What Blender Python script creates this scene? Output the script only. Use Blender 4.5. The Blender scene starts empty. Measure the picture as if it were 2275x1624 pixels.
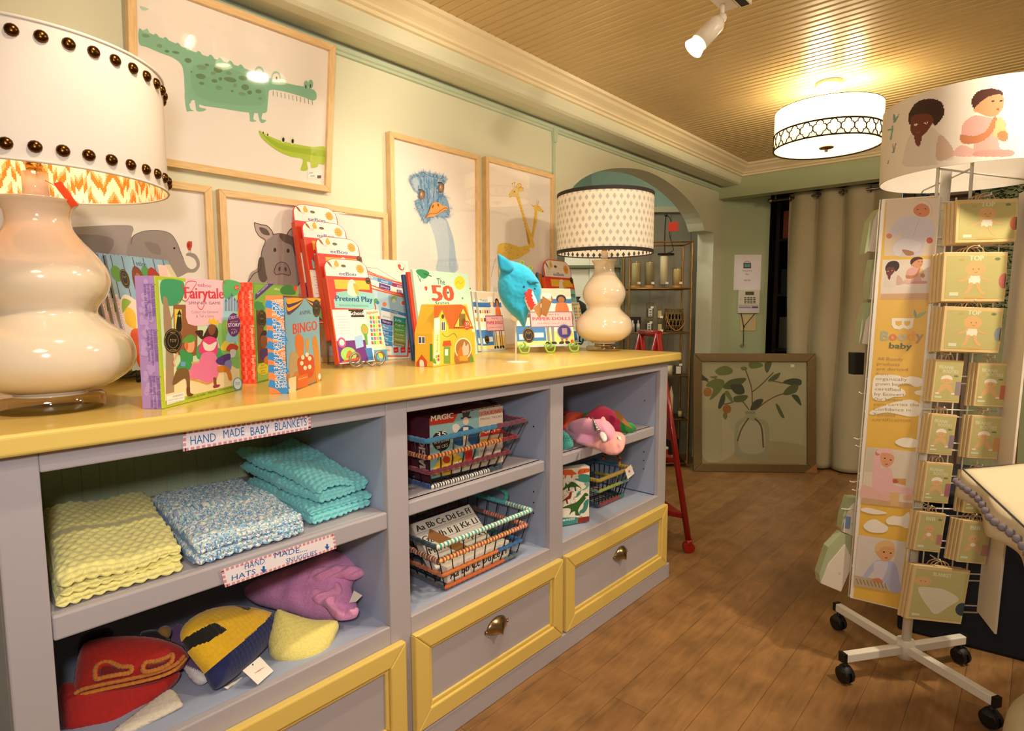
import bpy, math, random
import numpy as np
from mathutils import Vector, Matrix, noise
from mathutils.geometry import tessellate_polygon, delaunay_2d_cdt
random.seed(7)
S = bpy.context.scene
COL = S.collection
PI = math.pi

# ---------------------------------------------------------------- camera
F_PX, HCAM = 1318.5, 1.2
yaw, pitch, roll = [math.radians(a) for a in (41.626, 5.41, 0.163)]
cy_, sy_ = math.cos(yaw), math.sin(yaw)
FWD = Vector((-sy_*math.cos(pitch), cy_*math.cos(pitch), -math.sin(pitch)))
R0 = Vector((cy_, sy_, 0)); D0 = FWD.cross(R0)
RIGHT = math.cos(roll)*R0 + math.sin(roll)*D0
DOWN = -math.sin(roll)*R0 + math.cos(roll)*D0
CAM = Vector((0, 0, HCAM))
cd = bpy.data.cameras.new('camera'); cam = bpy.data.objects.new('camera', cd); COL.objects.link(cam)
cd.sensor_width = 36; cd.lens = 36*F_PX/2275; cd.clip_start = 0.02
M = Matrix.Identity(4)
for i in range(3):
    M[i][0] = RIGHT[i]; M[i][1] = -DOWN[i]; M[i][2] = -FWD[i]; M[i][3] = CAM[i]
cam.matrix_world = M
S.camera = cam

# ---------------------------------------------------------------- world, exposure, large lights
w = bpy.data.worlds.new('world'); S.world = w; w.use_nodes = True
w.node_tree.nodes['Background'].inputs[0].default_value = (1.0, 0.86, 0.68, 1)
w.node_tree.nodes['Background'].inputs[1].default_value = 0.25
S.view_settings.view_transform = 'Standard'; S.view_settings.look = 'None'
S.view_settings.gamma = 1.0; S.view_settings.exposure = 0.12
S.view_settings.use_curve_mapping = False
S.cycles.use_denoising = True
S.cycles.max_bounces = 8; S.cycles.transparent_max_bounces = 12
S.cycles.sample_clamp_indirect = 4.0

def look(o, tgt):
    o.rotation_euler = (Vector(tgt)-o.location).to_track_quat('-Z', 'Y').to_euler()
def area(name, loc, tgt, size, power, col, spread=180, shape='DISK'):
    l = bpy.data.lights.new(name, 'AREA'); l.shape = shape; l.size = size; l.energy = power; l.color = col
    l.spread = math.radians(spread)
    o = bpy.data.objects.new(name, l); COL.objects.link(o); o.location = loc; look(o, tgt); return o
def point(name, loc, power, col, r=0.03):
    l = bpy.data.lights.new(name, 'POINT'); l.energy = power; l.color = col; l.shadow_soft_size = r
    o = bpy.data.objects.new(name, l); COL.objects.link(o); o.location = loc; return o
area('flash_light', (-0.04, -0.06, 1.36), (-1.3, 1.6, 1.0), 0.10, 9, (1, 0.95, 0.92))
area('ceiling_light_near', (0.33, 1.93, 2.2), (-0.2, 1.9, 0), 0.11, 22, (1, 0.84, 0.62))
area('ceiling_fill_rear', (0.9, -0.5, 2.22), (0.7, 0.2, 0), 0.8, 20, (1, 0.83, 0.62))  # unseen fill added behind the camera to raise overall brightness
area('ceiling_fill_aisle', (0.9, 3.3, 2.22), (0.0, 3.6, 0.3), 0.7, 24, (1, 0.82, 0.58))  # added fill, out of view, brightens the far end
point('arch_room_fill', (-2.45, 2.9, 2.5), 30, (1.0, 0.97, 0.85), 0.15)  # unseen lamp added to brighten the next room and its shelf rack

# ---------------------------------------------------------------- pixel rays
def ray(x, y): return RIGHT*((x-1137.5)/F_PX) + DOWN*((y-812)/F_PX) + FWD
def on_ax(x, y, ax, v):
    d = ray(x, y); return CAM + d*((v-CAM[ax])/d[ax])
def onZ(x, y, z): return on_ax(x, y, 2, z)
def onX(x, y, v): return on_ax(x, y, 0, v)
def onY(x, y, v): return on_ax(x, y, 1, v)
CROP = dict(px=(0, 0, 1), A=(0, 0, .33407), B=(0, 400, .36934), C=(300, 560, .23398), D=(620, 420, .25867), E=(1000, 480, .22163),
            F=(80, 900, .36044), G=(80, 1170, .36044), H=(860, 860, .29564), I=(1220, 860, .23392), J=(1230, 360, .28323),
            K=(1480, 400, .41873), L=(1880, 160, .27095), M=(1880, 580, .25863), N=(1800, 980, .39649), O=(1380, 700, .34483),
            Q=(280, 380, .27253), S=(880, 340, .1971), T=(1380, 540, .32), U=(2040, 380, .1478), V=(2080, 980, .39634))
class Plane:
    """vertical or leaning plane: origin O, axes U (right), V (up), N (towards the viewer)"""
    def __init__(s, O, U, lean=0.0, N=None):
        s.O = Vector(O); s.U = Vector(U).normalized()
        Z = Vector((0, 0, 1)); n = s.U.cross(Z).normalized()   # towards viewer when U runs to the right
        a = math.radians(lean)
        s.V = Z*math.cos(a) - n*math.sin(a); s.N = n*math.cos(a) + Z*math.sin(a)
    def mat(s):
        m = Matrix.Identity(4)
        for i in range(3):
            m[i][0] = s.U[i]; m[i][1] = -s.N[i]; m[i][2] = s.V[i]; m[i][3] = s.O[i]
        return m
    def uv(s, x, y, crop='px'):
        x0, y0, k = CROP[crop]; d = ray(x0+x*k, y0+y*k)
        p = CAM + d*((s.O-CAM).dot(s.N)/d.dot(s.N)) - s.O
        return (p.dot(s.U), p.dot(s.V))
    def pt(s, u, v, n=0): return s.O + s.U*u + s.V*v + s.N*n
def base_plane(p0, p1, z, lean=0, crop='px'):
    x0, y0, k = CROP[crop]
    a = onZ(x0+p0[0]*k, y0+p0[1]*k, z); b = onZ(x0+p1[0]*k, y0+p1[1]*k, z)
    return Plane(a, b-a, lean), (b-a).length

# ---------------------------------------------------------------- materials
def lin(c):
    if isinstance(c, str):
        c = c.lstrip('#'); c = c if len(c) == 6 else ''.join(x*2 for x in c); c = [int(c[i:i+2], 16)/255 for i in (0, 2, 4)]
    return tuple(x/12.92 if x <= .04045 else ((x+.055)/1.055)**2.4 for x in c)
MATS = {}
def mat(name, col='#808080', rough=.5, metal=0, var=.06, vscale=12, bump=0, bscale=80, coat=0, trans=0, ior=1.45,
        emit=None, estr=0, attr=False, alpha=1, sss=0, sheen=0, spec=None):
    if name in MATS: return MATS[name]
    m = bpy.data.materials.new(name); m.use_nodes = True; nt = m.node_tree; N = nt.nodes; L = nt.links
    b = N['Principled BSDF']; c = lin(col)
    tc = N.new('ShaderNodeTexCoord')
    nz = N.new('ShaderNodeTexNoise'); nz.inputs['Scale'].default_value = vscale; nz.inputs['Detail'].default_value = 4
    L.new(tc.outputs['Object'], nz.inputs['Vector'])
    mp = N.new('ShaderNodeMapRange'); mp.inputs[3].default_value = 1-var; mp.inputs[4].default_value = 1+var
    L.new(nz.outputs['Fac'], mp.inputs[0])
    mx = N.new('ShaderNodeVectorMath'); mx.operation = 'SCALE'
    if attr:
        at = N.new('ShaderNodeAttribute'); at.attribute_name = 'Col'; L.new(at.outputs['Color'], mx.inputs[0])
    else: mx.inputs[0].default_value = c
    L.new(mp.outputs[0], mx.inputs['Scale']); L.new(mx.outputs[0], b.inputs['Base Color'])
    b.inputs['Roughness'].default_value = rough; b.inputs['Metallic'].default_value = metal
    b.inputs['Coat Weight'].default_value = coat; b.inputs['Coat Roughness'].default_value = .08
    b.inputs['Transmission Weight'].default_value = trans; b.inputs['IOR'].default_value = ior
    b.inputs['Alpha'].default_value = alpha
    if spec is not None: b.inputs['Specular IOR Level'].default_value = spec
    if sss: b.inputs['Subsurface Weight'].default_value = sss; b.inputs['Subsurface Radius'].default_value = (.05, .03, .02)
    if sheen: b.inputs['Sheen Weight'].default_value = sheen
    if emit: b.inputs['Emission Color'].default_value = (*lin(emit), 1); b.inputs['Emission Strength'].default_value = estr
    if bump:
        bz = N.new('ShaderNodeTexNoise'); bz.inputs['Scale'].default_value = bscale; bz.inputs['Detail'].default_value = 3
        L.new(tc.outputs['Object'], bz.inputs['Vector'])
        bp = N.new('ShaderNodeBump'); bp.inputs['Strength'].default_value = bump; bp.inputs['Distance'].default_value = .002
        L.new(bz.outputs['Fac'], bp.inputs['Height']); L.new(bp.outputs[0], b.inputs['Normal'])
    MATS[name] = m; return m
PRINT = mat('print_ink', rough=.45, var=.03, attr=True, vscale=30)
PAPERINK = mat('matte_print', rough=.8, var=.03, attr=True, vscale=30, spec=.2)
YARN = mat('yarn_colour', rough=.95, var=.18, attr=True, vscale=160, bump=.9, bscale=260, sheen=.3)
CLOTHC = mat('cloth_colour', rough=.85, var=.08, attr=True, vscale=60, bump=.3, bscale=400, sheen=.2)

# ---------------------------------------------------------------- mesh builder
class MB:
    def __init__(s): s.v = []; s.f = []; s.m = []; s.sm = []; s.c = []; s.mi = 0; s.col = None; s.smooth = False
    def add(s, vs, fs):
        o = len(s.v); s.v += [tuple(v) for v in vs]
        for f in fs:
            s.f.append([i+o for i in f]); s.m.append(s.mi); s.sm.append(s.smooth); s.c.append(s.col)
        return s
    def box(s, x0, y0, z0, x1, y1, z1):
        sm, s.smooth = s.smooth, False
        s.add([(x, y, z) for z in (z0, z1) for y in (y0, y1) for x in (x0, x1)],
              [(0, 2, 3, 1), (4, 5, 7, 6), (0, 1, 5, 4), (2, 6, 7, 3), (0, 4, 6, 2), (1, 3, 7, 5)])
        s.smooth = sm; return s
    def quadbox(s, P, N, t):
        """extrude polygon P (3d pts) by N*t"""
        n = len(P); a = [Vector(p) for p in P]; b = [p+Vector(N)*t for p in a]
        fs = [list(range(n))[::-1], list(range(n, 2*n))] + [(i, (i+1) % n, n+(i+1) % n, n+i) for i in range(n)]
        return s.add(a+b, fs)
    def tube(s, pts, r, n=8, cap=True, closed=False, cols=None):
        pts = [Vector(p) for p in pts]; N_ = len(pts); rr = r if isinstance(r, (list, tuple)) else [r]*N_
        vs = []; up = None
        for i, p in enumerate(pts):
            if closed: t = pts[(i+1) % N_]-pts[i-1]
            else: t = pts[min(i+1, N_-1)]-pts[max(i-1, 0)]
            t = t.normalized() if t.length > 1e-9 else Vector((0, 0, 1))
            if up is None:
                up = Vector((0, 0, 1)) if abs(t.z) < .9 else Vector((1, 0, 0))
            a = t.cross(up)
            if a.length < 1e-5: a = t.orthogonal()
            a.normalize(); b = a.cross(t).normalized(); up = b
            for k in range(n):
                g = 2*PI*k/n; vs.append(p + (a*math.cos(g)+b*math.sin(g))*rr[i])
        o = len(s.v); s.v += [tuple(v) for v in vs]
        segs = N_ if closed else N_-1
        for i in range(segs):
            j = (i+1) % N_
            for k in range(n):
                l = (k+1) % n
                s.f.append([o+i*n+k, o+i*n+l, o+j*n+l, o+j*n+k]); s.m.append(s.mi); s.sm.append(True); s.c.append(cols[i % len(cols)] if cols else s.col)
        if cap and not closed:
            s.f.append([o+k for k in range(n)][::-1]); s.f.append([o+(N_-1)*n+k for k in range(n)])
            for _ in range(2): s.m.append(s.mi); s.sm.append(False); s.c.append(cols[0] if cols else s.col)
        return s
    def cyl(s, p0, p1, r0, r1=None, n=16, cap=True):
        return s.tube([p0, p1], [r0, r0 if r1 is None else r1], n, cap)
    def lathe(s, prof, n=32, c=(0, 0, 0), cap=False):
        vs = []; o = len(s.v)
        for r, z in prof:
            for k in range(n):
                g = 2*PI*k/n; vs.append((c[0]+r*math.cos(g), c[1]+r*math.sin(g), c[2]+z))
        s.v += vs
        for i in range(len(prof)-1):
            for k in range(n):
                l = (k+1) % n; s.f.append([o+i*n+k, o+i*n+l, o+(i+1)*n+l, o+(i+1)*n+k]); s.m.append(s.mi); s.sm.append(True); s.c.append(s.col)
        if cap:
            s.f.append([o+k for k in range(n)][::-1]); s.f.append([o+(len(prof)-1)*n+k for k in range(n)])
            for _ in range(2): s.m.append(s.mi); s.sm.append(False); s.c.append(s.col)
        return s
    def sphere(s, c, r, n=12, sq=(1, 1, 1)):
        prof = [(max(1e-4, math.sin(PI*i/n)), -math.cos(PI*i/n)) for i in range(n+1)]
        o = len(s.v); s.lathe(prof, 2*n)
        for i in range(o, len(s.v)):
            x, y, z = s.v[i]; s.v[i] = (c[0]+x*r*sq[0], c[1]+y*r*sq[1], c[2]+z*r*sq[2])
        return s
    def grid(s, fn, nu, nv, closed_u=False, colfn=None):
        o = len(s.v)
        for j in range(nv+1):
            for i in range(nu if closed_u else nu+1): s.v.append(tuple(fn(i/nu, j/nv)))
        W = nu if closed_u else nu+1
        for j in range(nv):
            for i in range(nu):
                i2 = (i+1) % W
                s.f.append([o+j*W+i, o+j*W+i2, o+(j+1)*W+i2, o+(j+1)*W+i]); s.m.append(s.mi); s.sm.append(True)
                s.c.append(colfn((i+.5)/nu, (j+.5)/nv) if colfn else s.col)
        return s
    def obj(s, name, mats, parent=None, bevel=0, bseg=2, world=None):
        me = bpy.data.meshes.new(name); me.from_pydata(s.v, [], s.f)
        for m in (mats if isinstance(mats, (list, tuple)) else [mats]): me.materials.append(m)
        me.polygons.foreach_set('material_index', s.m); me.polygons.foreach_set('use_smooth', s.sm)
        if any(c is not None for c in s.c):
            a = me.color_attributes.new('Col', 'FLOAT_COLOR', 'CORNER')
            cols = []
            for f, c in zip(s.f, s.c):
                c = lin(c) if c is not None else (.5, .5, .5); cols += [c[0], c[1], c[2], 1.0]*len(f)
            a.data.foreach_set('color', cols)
        me.update()
        o = bpy.data.objects.new(name, me); COL.objects.link(o)
        if parent: o.parent = parent
        if world is not None: o.matrix_world = world
        if bevel:
            b = o.modifiers.new('bevel', 'BEVEL'); b.width = bevel; b.segments = bseg; b.limit_method = 'ANGLE'; b.angle_limit = math.radians(50)
            b.use_clamp_overlap = True
        return o
def tag(o, label=None, cat=None, group=None, kind=None):
    if label: o['label'] = label
    if cat: o['category'] = cat
    if group: o['group'] = group
    if kind: o['kind'] = kind
    return o
def empty(name, loc=(0, 0, 0), rz=0, label=None, cat=None, group=None, world=None):
    o = bpy.data.objects.new(name, None); COL.objects.link(o); o.empty_display_size = .02
    if world is not None: o.matrix_world = world
    else: o.location = loc; o.rotation_euler = (0, 0, rz)
    return tag(o, label, cat, group)
def struct(o): o['kind'] = 'structure'; return o
def clone(o, world=None, label=None):
    def rec(x, par):
        c = x.copy(); COL.objects.link(c)
        if par: c.parent = par
        for ch in x.children: rec(ch, c)
        return c
    c = rec(o, None)
    if world is not None: c.matrix_world = world
    if label: c['label'] = label
    return c
def catmull(P, closed=True, k=5):
    n = len(P); out = []
    rng = range(n) if closed else range(n-1)
    for i in rng:
        if closed: a, b, c, d = P[i-1], P[i], P[(i+1) % n], P[(i+2) % n]
        else: a, b, c, d = P[max(i-1, 0)], P[i], P[i+1], P[min(i+2, n-1)]
        for j in range(k):
            t = j/k
            out.append(tuple(.5*((2*b[q])+(-a[q]+c[q])*t+(2*a[q]-5*b[q]+4*c[q]-d[q])*t*t+(-a[q]+3*b[q]-3*c[q]+d[q])*t**3) for q in range(len(b))))
    if not closed: out.append(tuple(P[-1]))
    return out
TXT = {}
def text_mesh(s_):
    if s_ not in TXT:
        cu = bpy.data.curves.new('t', 'FONT'); cu.body = s_; cu.size = 1; cu.resolution_u = 2
        ob = bpy.data.objects.new('t', cu); COL.objects.link(ob)
        dg = bpy.context.evaluated_depsgraph_get(); me = bpy.data.meshes.new_from_object(ob.evaluated_get(dg))
        vs = [(v.co.x, v.co.y) for v in me.vertices]; fs = [list(p.vertices) for p in me.polygons]
        bpy.data.objects.remove(ob); bpy.data.curves.remove(cu); bpy.data.meshes.remove(me)
        x0 = min([v[0] for v in vs] or [0]); x1 = max([v[0] for v in vs] or [1])
        TXT[s_] = ([(v[0]-x0, v[1]) for v in vs], fs, x1-x0)
    return TXT[s_]
def pip(x, y, P):
    c = False; j = len(P)-1
    for i in range(len(P)):
        xi, yi = P[i][0], P[i][1]; xj, yj = P[j][0], P[j][1]
        if (yi > y) != (yj > y) and x < (xj-xi)*(y-yi)/(yj-yi)+xi: c = not c
        j = i
    return c
class Art:
    """flat printed shapes on a plane; coordinates are read in the frame of a crop of the photo or directly in metres ('m')"""
    def __init__(s, pl, crop='px', eps=.000015, off=.0004, wrap=None):
        s.pl = pl; s.crop = crop; s.mb = MB(); s.k = 0; s.eps = eps; s.off = off; s.wrap = wrap; s.clip = None
    def q(s, p):
        if s.crop == 'm': r = (p[0], p[1])
        else: r = s.pl.uv(p[0], p[1], s.crop)
        if s.clip: r = (min(max(r[0], s.clip[0]), s.clip[2]), min(max(r[1], s.clip[1]), s.clip[3]))
        return r
    def _add(s, uv, fs, col):
        s.k += 1; y = -(s.off+s.eps*s.k); s.mb.col = col
        s.mb.add([(u, y, v) for u, v in uv], fs)
    def poly(s, P, col, smooth=False):
        Q = [s.q(p) for p in P]
        if smooth: Q = catmull(Q, True, 5)
        if s.clip: Q = [(min(max(r[0], s.clip[0]), s.clip[2]), min(max(r[1], s.clip[1]), s.clip[3])) for r in Q]
        t = tessellate_polygon([[Vector((a, b, 0)) for a, b in Q]])
        s._add(Q, [list(f) for f in t], col); return s
    def blob(s, P, col): return s.poly(P, col, True)
    def rect(s, x0, y0, x1, y1, col): return s.poly([(x0, y0), (x1, y0), (x1, y1), (x0, y1)], col)
    def ell(s, cx, cy, rx, ry, col, n=22, rot=0):
        c, d = math.cos(rot), math.sin(rot)
        P = [(cx+rx*math.cos(2*PI*i/n)*c-ry*math.sin(2*PI*i/n)*d, cy+rx*math.cos(2*PI*i/n)*d+ry*math.sin(2*PI*i/n)*c) for i in range(n)]
        return s.poly(P, col)
    def line(s, P, w, col, smooth=True):
        """w in crop units"""
        Q = [s.q(p) for p in P]; q0 = s.q(P[0])
        if s.crop == 'm': ww = w
        else:
            q1 = s.pl.uv(P[0][0], P[0][1]+w, s.crop); q00 = s.pl.uv(P[0][0], P[0][1], s.crop); ww = math.hypot(q1[0]-q00[0], q1[1]-q00[1])
        if smooth and len(Q) > 2: Q = catmull(Q, False, 5)
        vs = []; fs = []
        for i, p in enumerate(Q):
            a = Q[max(i-1, 0)]; b = Q[min(i+1, len(Q)-1)]; dx, dy = b[0]-a[0], b[1]-a[1]; l = math.hypot(dx, dy) or 1
            vs += [(p[0]-dy/l*ww/2, p[1]+dx/l*ww/2), (p[0]+dy/l*ww/2, p[1]-dx/l*ww/2)]
            if i: fs.append((2*i-2, 2*i-1, 2*i+1, 2*i))
        s._add(vs, fs, col); return s
    def ring(s, cx, cy, rx, ry, w, col, n=26):
        return s.line([(cx+rx*math.cos(2*PI*i/n), cy+ry*math.sin(2*PI*i/n)) for i in range(n+1)], w, col, False)
    def star(s, cx, cy, r, n, col, inner=.78):
        return s.poly([(cx+(r if i % 2 else r*inner)*math.cos(PI*i/n), cy+(r if i % 2 else r*inner)*math.sin(PI*i/n)) for i in range(2*n)], col)
    def text(s, t, p0, p1, h, col, bold=0):
        """baseline from p0 to p1, capital height h (crop units)"""
        a = s.q(p0); b = s.q(p1); vs, fs, wd = text_mesh(t)
        if s.crop == 'm': hh = h
        else:
            hq = s.pl.uv(p0[0], p0[1]-h, s.crop); a_ = s.pl.uv(p0[0], p0[1], s.crop); hh = math.hypot(hq[0]-a_[0], hq[1]-a_[1])
        ux, uy = b[0]-a[0], b[1]-a[1]; L = math.hypot(ux, uy); ux /= L; uy /= L
        kx = L/(wd or 1); ky = hh/.70
        for dx in ([0] if not bold else [-bold*hh*.05, 0, bold*hh*.05]):
            s._add([(a[0]+(x*kx+dx)*ux-y*ky*uy, a[1]+(x*kx+dx)*uy+y*ky*ux) for x, y in vs], fs, col)
        return s
    def done(s, name, parent, m=None):
        me = s.mb
        if s.wrap: me.v = [s.wrap(v) for v in me.v]
        return me.obj(name, m or PRINT, parent)
def inflate(name, pl, P, crop='px', T=.02, Rr=.03, back=.3, step=.006, colfn=None, col='#ffffff', m=None, parent=None, ripple=None, smooth=True, zoff=0):
    """soft solid grown from an outline on a plane: swells towards the viewer by T"""
    Q = [pl.uv(x, y, crop) if crop != 'm' else (x, y) for x, y in P]
    if smooth: Q = catmull(Q, True, 4)
    # resample outline
    out = []
    for i in range(len(Q)):
        a, b = Q[i], Q[(i+1) % len(Q)]; d = math.hypot(b[0]-a[0], b[1]-a[1]); n = max(1, int(d/step))
        out += [(a[0]+(b[0]-a[0])*k/n, a[1]+(b[1]-a[1])*k/n) for k in range(n)]
    A = np.array(out); B = np.roll(A, -1, 0)
    def dist(x, y):
        d = B-A; t = np.clip(((x-A[:, 0])*d[:, 0]+(y-A[:, 1])*d[:, 1])/((d**2).sum(1)+1e-12), 0, 1)
        return float(np.sqrt(((A[:, 0]+t*d[:, 0]-x)**2+(A[:, 1]+t*d[:, 1]-y)**2).min()))
    x0, y0 = A.min(0); x1, y1 = A.max(0); pts = [tuple(p) for p in out]
    nb = len(pts); yy = y0; row = 0
    while yy < y1:
        xx = x0+(step/2 if row % 2 else 0)
        while xx < x1:
            if pip(xx, yy, out) and dist(xx, yy) > step*.55: pts.append((xx, yy))
            xx += step
        yy += step*.87; row += 1
    V_, E_, F_, _, _, _ = delaunay_2d_cdt([Vector(p) for p in pts], [], [list(range(nb))], 1, 1e-7)
    hs = []
    for v in V_:
        d = min(dist(v.x, v.y), Rr)/Rr; h = math.sqrt(max(0, 1-(1-d)**2)); e = ripple(v.x, v.y)*min(1, d*2) if ripple else 0
        hs.append((h, e))
    n = len(V_); mb = MB(); mb.smooth = True
    mb.v = [(v.x, -(T*h+e)-zoff, v.y) for v, (h, e) in zip(V_, hs)] + [(v.x, back*T*h-zoff, v.y) for v, (h, e) in zip(V_, hs)]
    for f in F_:
        cx = sum(V_[i].x for i in f)/3; cy = sum(V_[i].y for i in f)/3; c = colfn(cx, cy) if colfn else col
        mb.f.append(list(f)); mb.f.append([i+n for i in f][::-1])
        for _ in range(2): mb.m.append(0); mb.sm.append(True); mb.c.append(c)
    o = mb.obj(name, m or CLOTHC, parent)
    if parent is None: o.matrix_world = pl.mat()
    # weld the rim
    wm = o.modifiers.new('weld', 'WELD'); wm.merge_threshold = .0004
    return o

def glass_mat(name='picture_glass', refl=.045, tint='#ffffff'):
    if name in MATS: return MATS[name]
    m = MATS[name] = bpy.data.materials.new(name); m.use_nodes = True; N = m.node_tree.nodes; L = m.node_tree.links; N.remove(N['Principled BSDF'])
    t = N.new('ShaderNodeBsdfTransparent'); t.inputs[0].default_value = (*lin(tint), 1); g = N.new('ShaderNodeBsdfGlossy'); g.inputs['Roughness'].default_value = .03
    ge = N.new('ShaderNodeNewGeometry'); dt = N.new('ShaderNodeVectorMath'); dt.operation = 'DOT_PRODUCT'; L.new(ge.outputs['Normal'], dt.inputs[0]); L.new(ge.outputs['Incoming'], dt.inputs[1])
    def op(o_, a, b=None):
        q = N.new('ShaderNodeMath'); q.operation = o_; L.new(a, q.inputs[0])
        if b is not None: q.inputs[1].default_value = b
        return q.outputs[0]
    c_ = op('ABSOLUTE', dt.outputs['Value']); i_ = N.new('ShaderNodeMath'); i_.operation = 'SUBTRACT'; i_.inputs[0].default_value = 1; L.new(c_, i_.inputs[1])
    fr_ = op('ADD', op('MULTIPLY', op('POWER', i_.outputs[0], 5), .85), refl); mx = N.new('ShaderNodeMixShader')
    nz = N.new('ShaderNodeTexNoise'); nz.inputs['Scale'].default_value = 3; bp = N.new('ShaderNodeBump'); bp.inputs['Strength'].default_value = .02; L.new(nz.outputs['Fac'], bp.inputs['Height']); L.new(bp.outputs[0], g.inputs['Normal'])
    L.new(fr_, mx.inputs[0]); L.new(t.outputs[0], mx.inputs[1]); L.new(g.outputs[0], mx.inputs[2]); L.new(mx.outputs[0], N['Material Output'].inputs['Surface'])
    return m
# ================================================================ room shell
WALL = mat('sage_wall_paint', '#d9d9c0', .45, var=.04, vscale=3, bump=.15, bscale=30)
WALLB = mat('sage_wall_blue', '#a9b48e', .5, var=.04, vscale=3, bump=.15, bscale=30)
TRIM = mat('cream_trim_paint', '#e9d9b4', .4, var=.04, vscale=8, bump=.1, bscale=40)
CEIL = mat('cream_beadboard_paint', '#ceb580', .38, var=.06, vscale=4, bump=.1, bscale=60)
RAIL = mat('sage_trim_paint', '#b9c8b0', .4, var=.04)
XW, XS, YH, ZC = -1.93, -1.76, 4.60, 2.275
KW = 1.93/1.86
def zk_(z): return 1.2+(z-1.2)*KW
# floor
def floor_mat():
    m = bpy.data.materials.new('walnut_planks'); m.use_nodes = True; N = m.node_tree.nodes; L = m.node_tree.links; b = N['Principled BSDF']
    tc = N.new('ShaderNodeTexCoord'); mp = N.new('ShaderNodeMapping'); mp.inputs['Rotation'].default_value = (0, 0, PI/2)
    L.new(tc.outputs['Object'], mp.inputs['Vector'])
    br = N.new('ShaderNodeTexBrick'); br.offset = .37; br.inputs['Scale'].default_value = 1
    br.inputs['Brick Width'].default_value = 1.1; br.inputs['Row Height'].default_value = .115; br.inputs['Mortar Size'].default_value = .0012
    br.inputs['Color1'].default_value = (*lin('#88623a'), 1); br.inputs['Color2'].default_value = (*lin('#977044'), 1); br.inputs['Mortar'].default_value = (*lin('#6e4c28'), 1)
    L.new(mp.outputs[0], br.inputs['Vector'])
    st = N.new('ShaderNodeMapping'); st.inputs['Scale'].default_value = (14, 2.2, 1); L.new(tc.outputs['Object'], st.inputs['Vector'])
    nz = N.new('ShaderNodeTexNoise'); nz.inputs['Scale'].default_value = 2.2; nz.inputs['Detail'].default_value = 8; nz.inputs['Distortion'].default_value = 1.6
    L.new(st.outputs[0], nz.inputs['Vector'])
    n2 = N.new('ShaderNodeTexNoise'); n2.inputs['Scale'].default_value = 9; n2.inputs['Detail'].default_value = 6; L.new(tc.outputs['Object'], n2.inputs['Vector'])
    ad = N.new('ShaderNodeMath'); ad.operation = 'ADD'; L.new(nz.outputs['Fac'], ad.inputs[0]); L.new(n2.outputs['Fac'], ad.inputs[1])
    mr = N.new('ShaderNodeMapRange'); mr.inputs[1].default_value = .7; mr.inputs[2].default_value = 1.3; mr.inputs[3].default_value = .68; mr.inputs[4].default_value = 1.25
    L.new(ad.outputs[0], mr.inputs[0])
    vm = N.new('ShaderNodeVectorMath'); vm.operation = 'SCALE'; L.new(br.outputs['Color'], vm.inputs[0]); L.new(mr.outputs[0], vm.inputs['Scale'])
    L.new(vm.outputs[0], b.inputs['Base Color']); b.inputs['Roughness'].default_value = .38
    bp = N.new('ShaderNodeBump'); bp.inputs['Strength'].default_value = .25; bp.inputs['Distance'].default_value = .002
    L.new(br.outputs['Fac'], bp.inputs['Height']); bp.invert = True; L.new(bp.outputs[0], b.inputs['Normal'])
    return m
struct(MB().box(-4.6, -1.7, -.05, 2.7, 6.6, 0).obj('floor', floor_mat()))
# left wall with the arch
out = [(-1.6, 0), (-1.6, 3.0), (4.70, 3.0), (4.70, 0), (4.36*KW, 0), (4.36*KW, zk_(1.765)), (4.20*KW, zk_(1.765))]
for i in range(1, 24):
    t = math.cos(PI*i/24); z = (1-abs(t)**1.75)**(1/1.75); out.append(((3.36+.83*t)*KW, zk_(1.76+.28*z)))
out += [(2.52*KW, zk_(1.765)), (2.44*KW, zk_(1.765)), (2.44*KW, 0)]
tess = tessellate_polygon([[Vector((a, b, 0)) for a, b in out]]); n = len(out)
mb = MB(); mb.v = [(XW, a, b) for a, b in out]+[(XW-.13, a, b) for a, b in out]
for f in tess:
    mb.f += [list(f), [i+n for i in f][::-1]]
for i in range(n): mb.f.append([i, (i+1) % n, n+(i+1) % n, n+i])
mb.m = [0]*len(mb.f); mb.sm = [False]*len(mb.f); mb.c = [None]*len(mb.f)
struct(mb.obj('wall_left', WALL))
def extr(name, prof, axis, a, b, m, mitre=(0, 0), org=(0, 0)):
    """profile points (p, z) extruded along an axis; p is measured from the wall line org"""
    mb = MB(); n = len(prof)
    def P(p, z, t): return (org+p, t, z) if axis == 1 else (t, org-p, z)
    A = [P(p, z, a+mitre[0]*p) for p, z in prof]; B = [P(p, z, b+mitre[1]*p) for p, z in prof]
    mb.add(A+B, [list(range(n)), list(range(n, 2*n))[::-1]]+[(i, (i+1) % n, n+(i+1) % n, n+i) for i in range(n)])
    return mb.obj(name, m)
struct(extr('trim_1', [(0, ZC), (.17, ZC), (.17, 2.158), (.164, 2.145), (.15, 2.137), (.11, 2.133), (0, 2.146)], 1, -1.6, YH+.04, WALL, org=XW))  # soffit
crown = [(0, 2.193), (.012, 2.195), (.014, 2.207), (.024, 2.212), (.026, 2.22), (.034, 2.228), (.056, 2.244), (.064, 2.256), (.076, 2.262), (.08, 2.275), (0, 2.275)]
o = extr('trim_2', crown, 1, -1.6, YH, TRIM, (0, -1), XS); struct(o)
o = extr('trim_3', crown, 0, XS, 2.6, TRIM, (1, 0), YH); struct(o)
rail = [(p_, zk_(z_)) for p_, z_ in [(0, 2.07), (.010, 2.072), (.012, 2.08), (.018, 2.084), (.018, 2.10), (0, 2.102)]]
struct(extr('trim_4', rail, 1, -1.6, 4.695, RAIL, org=XW))
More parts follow.
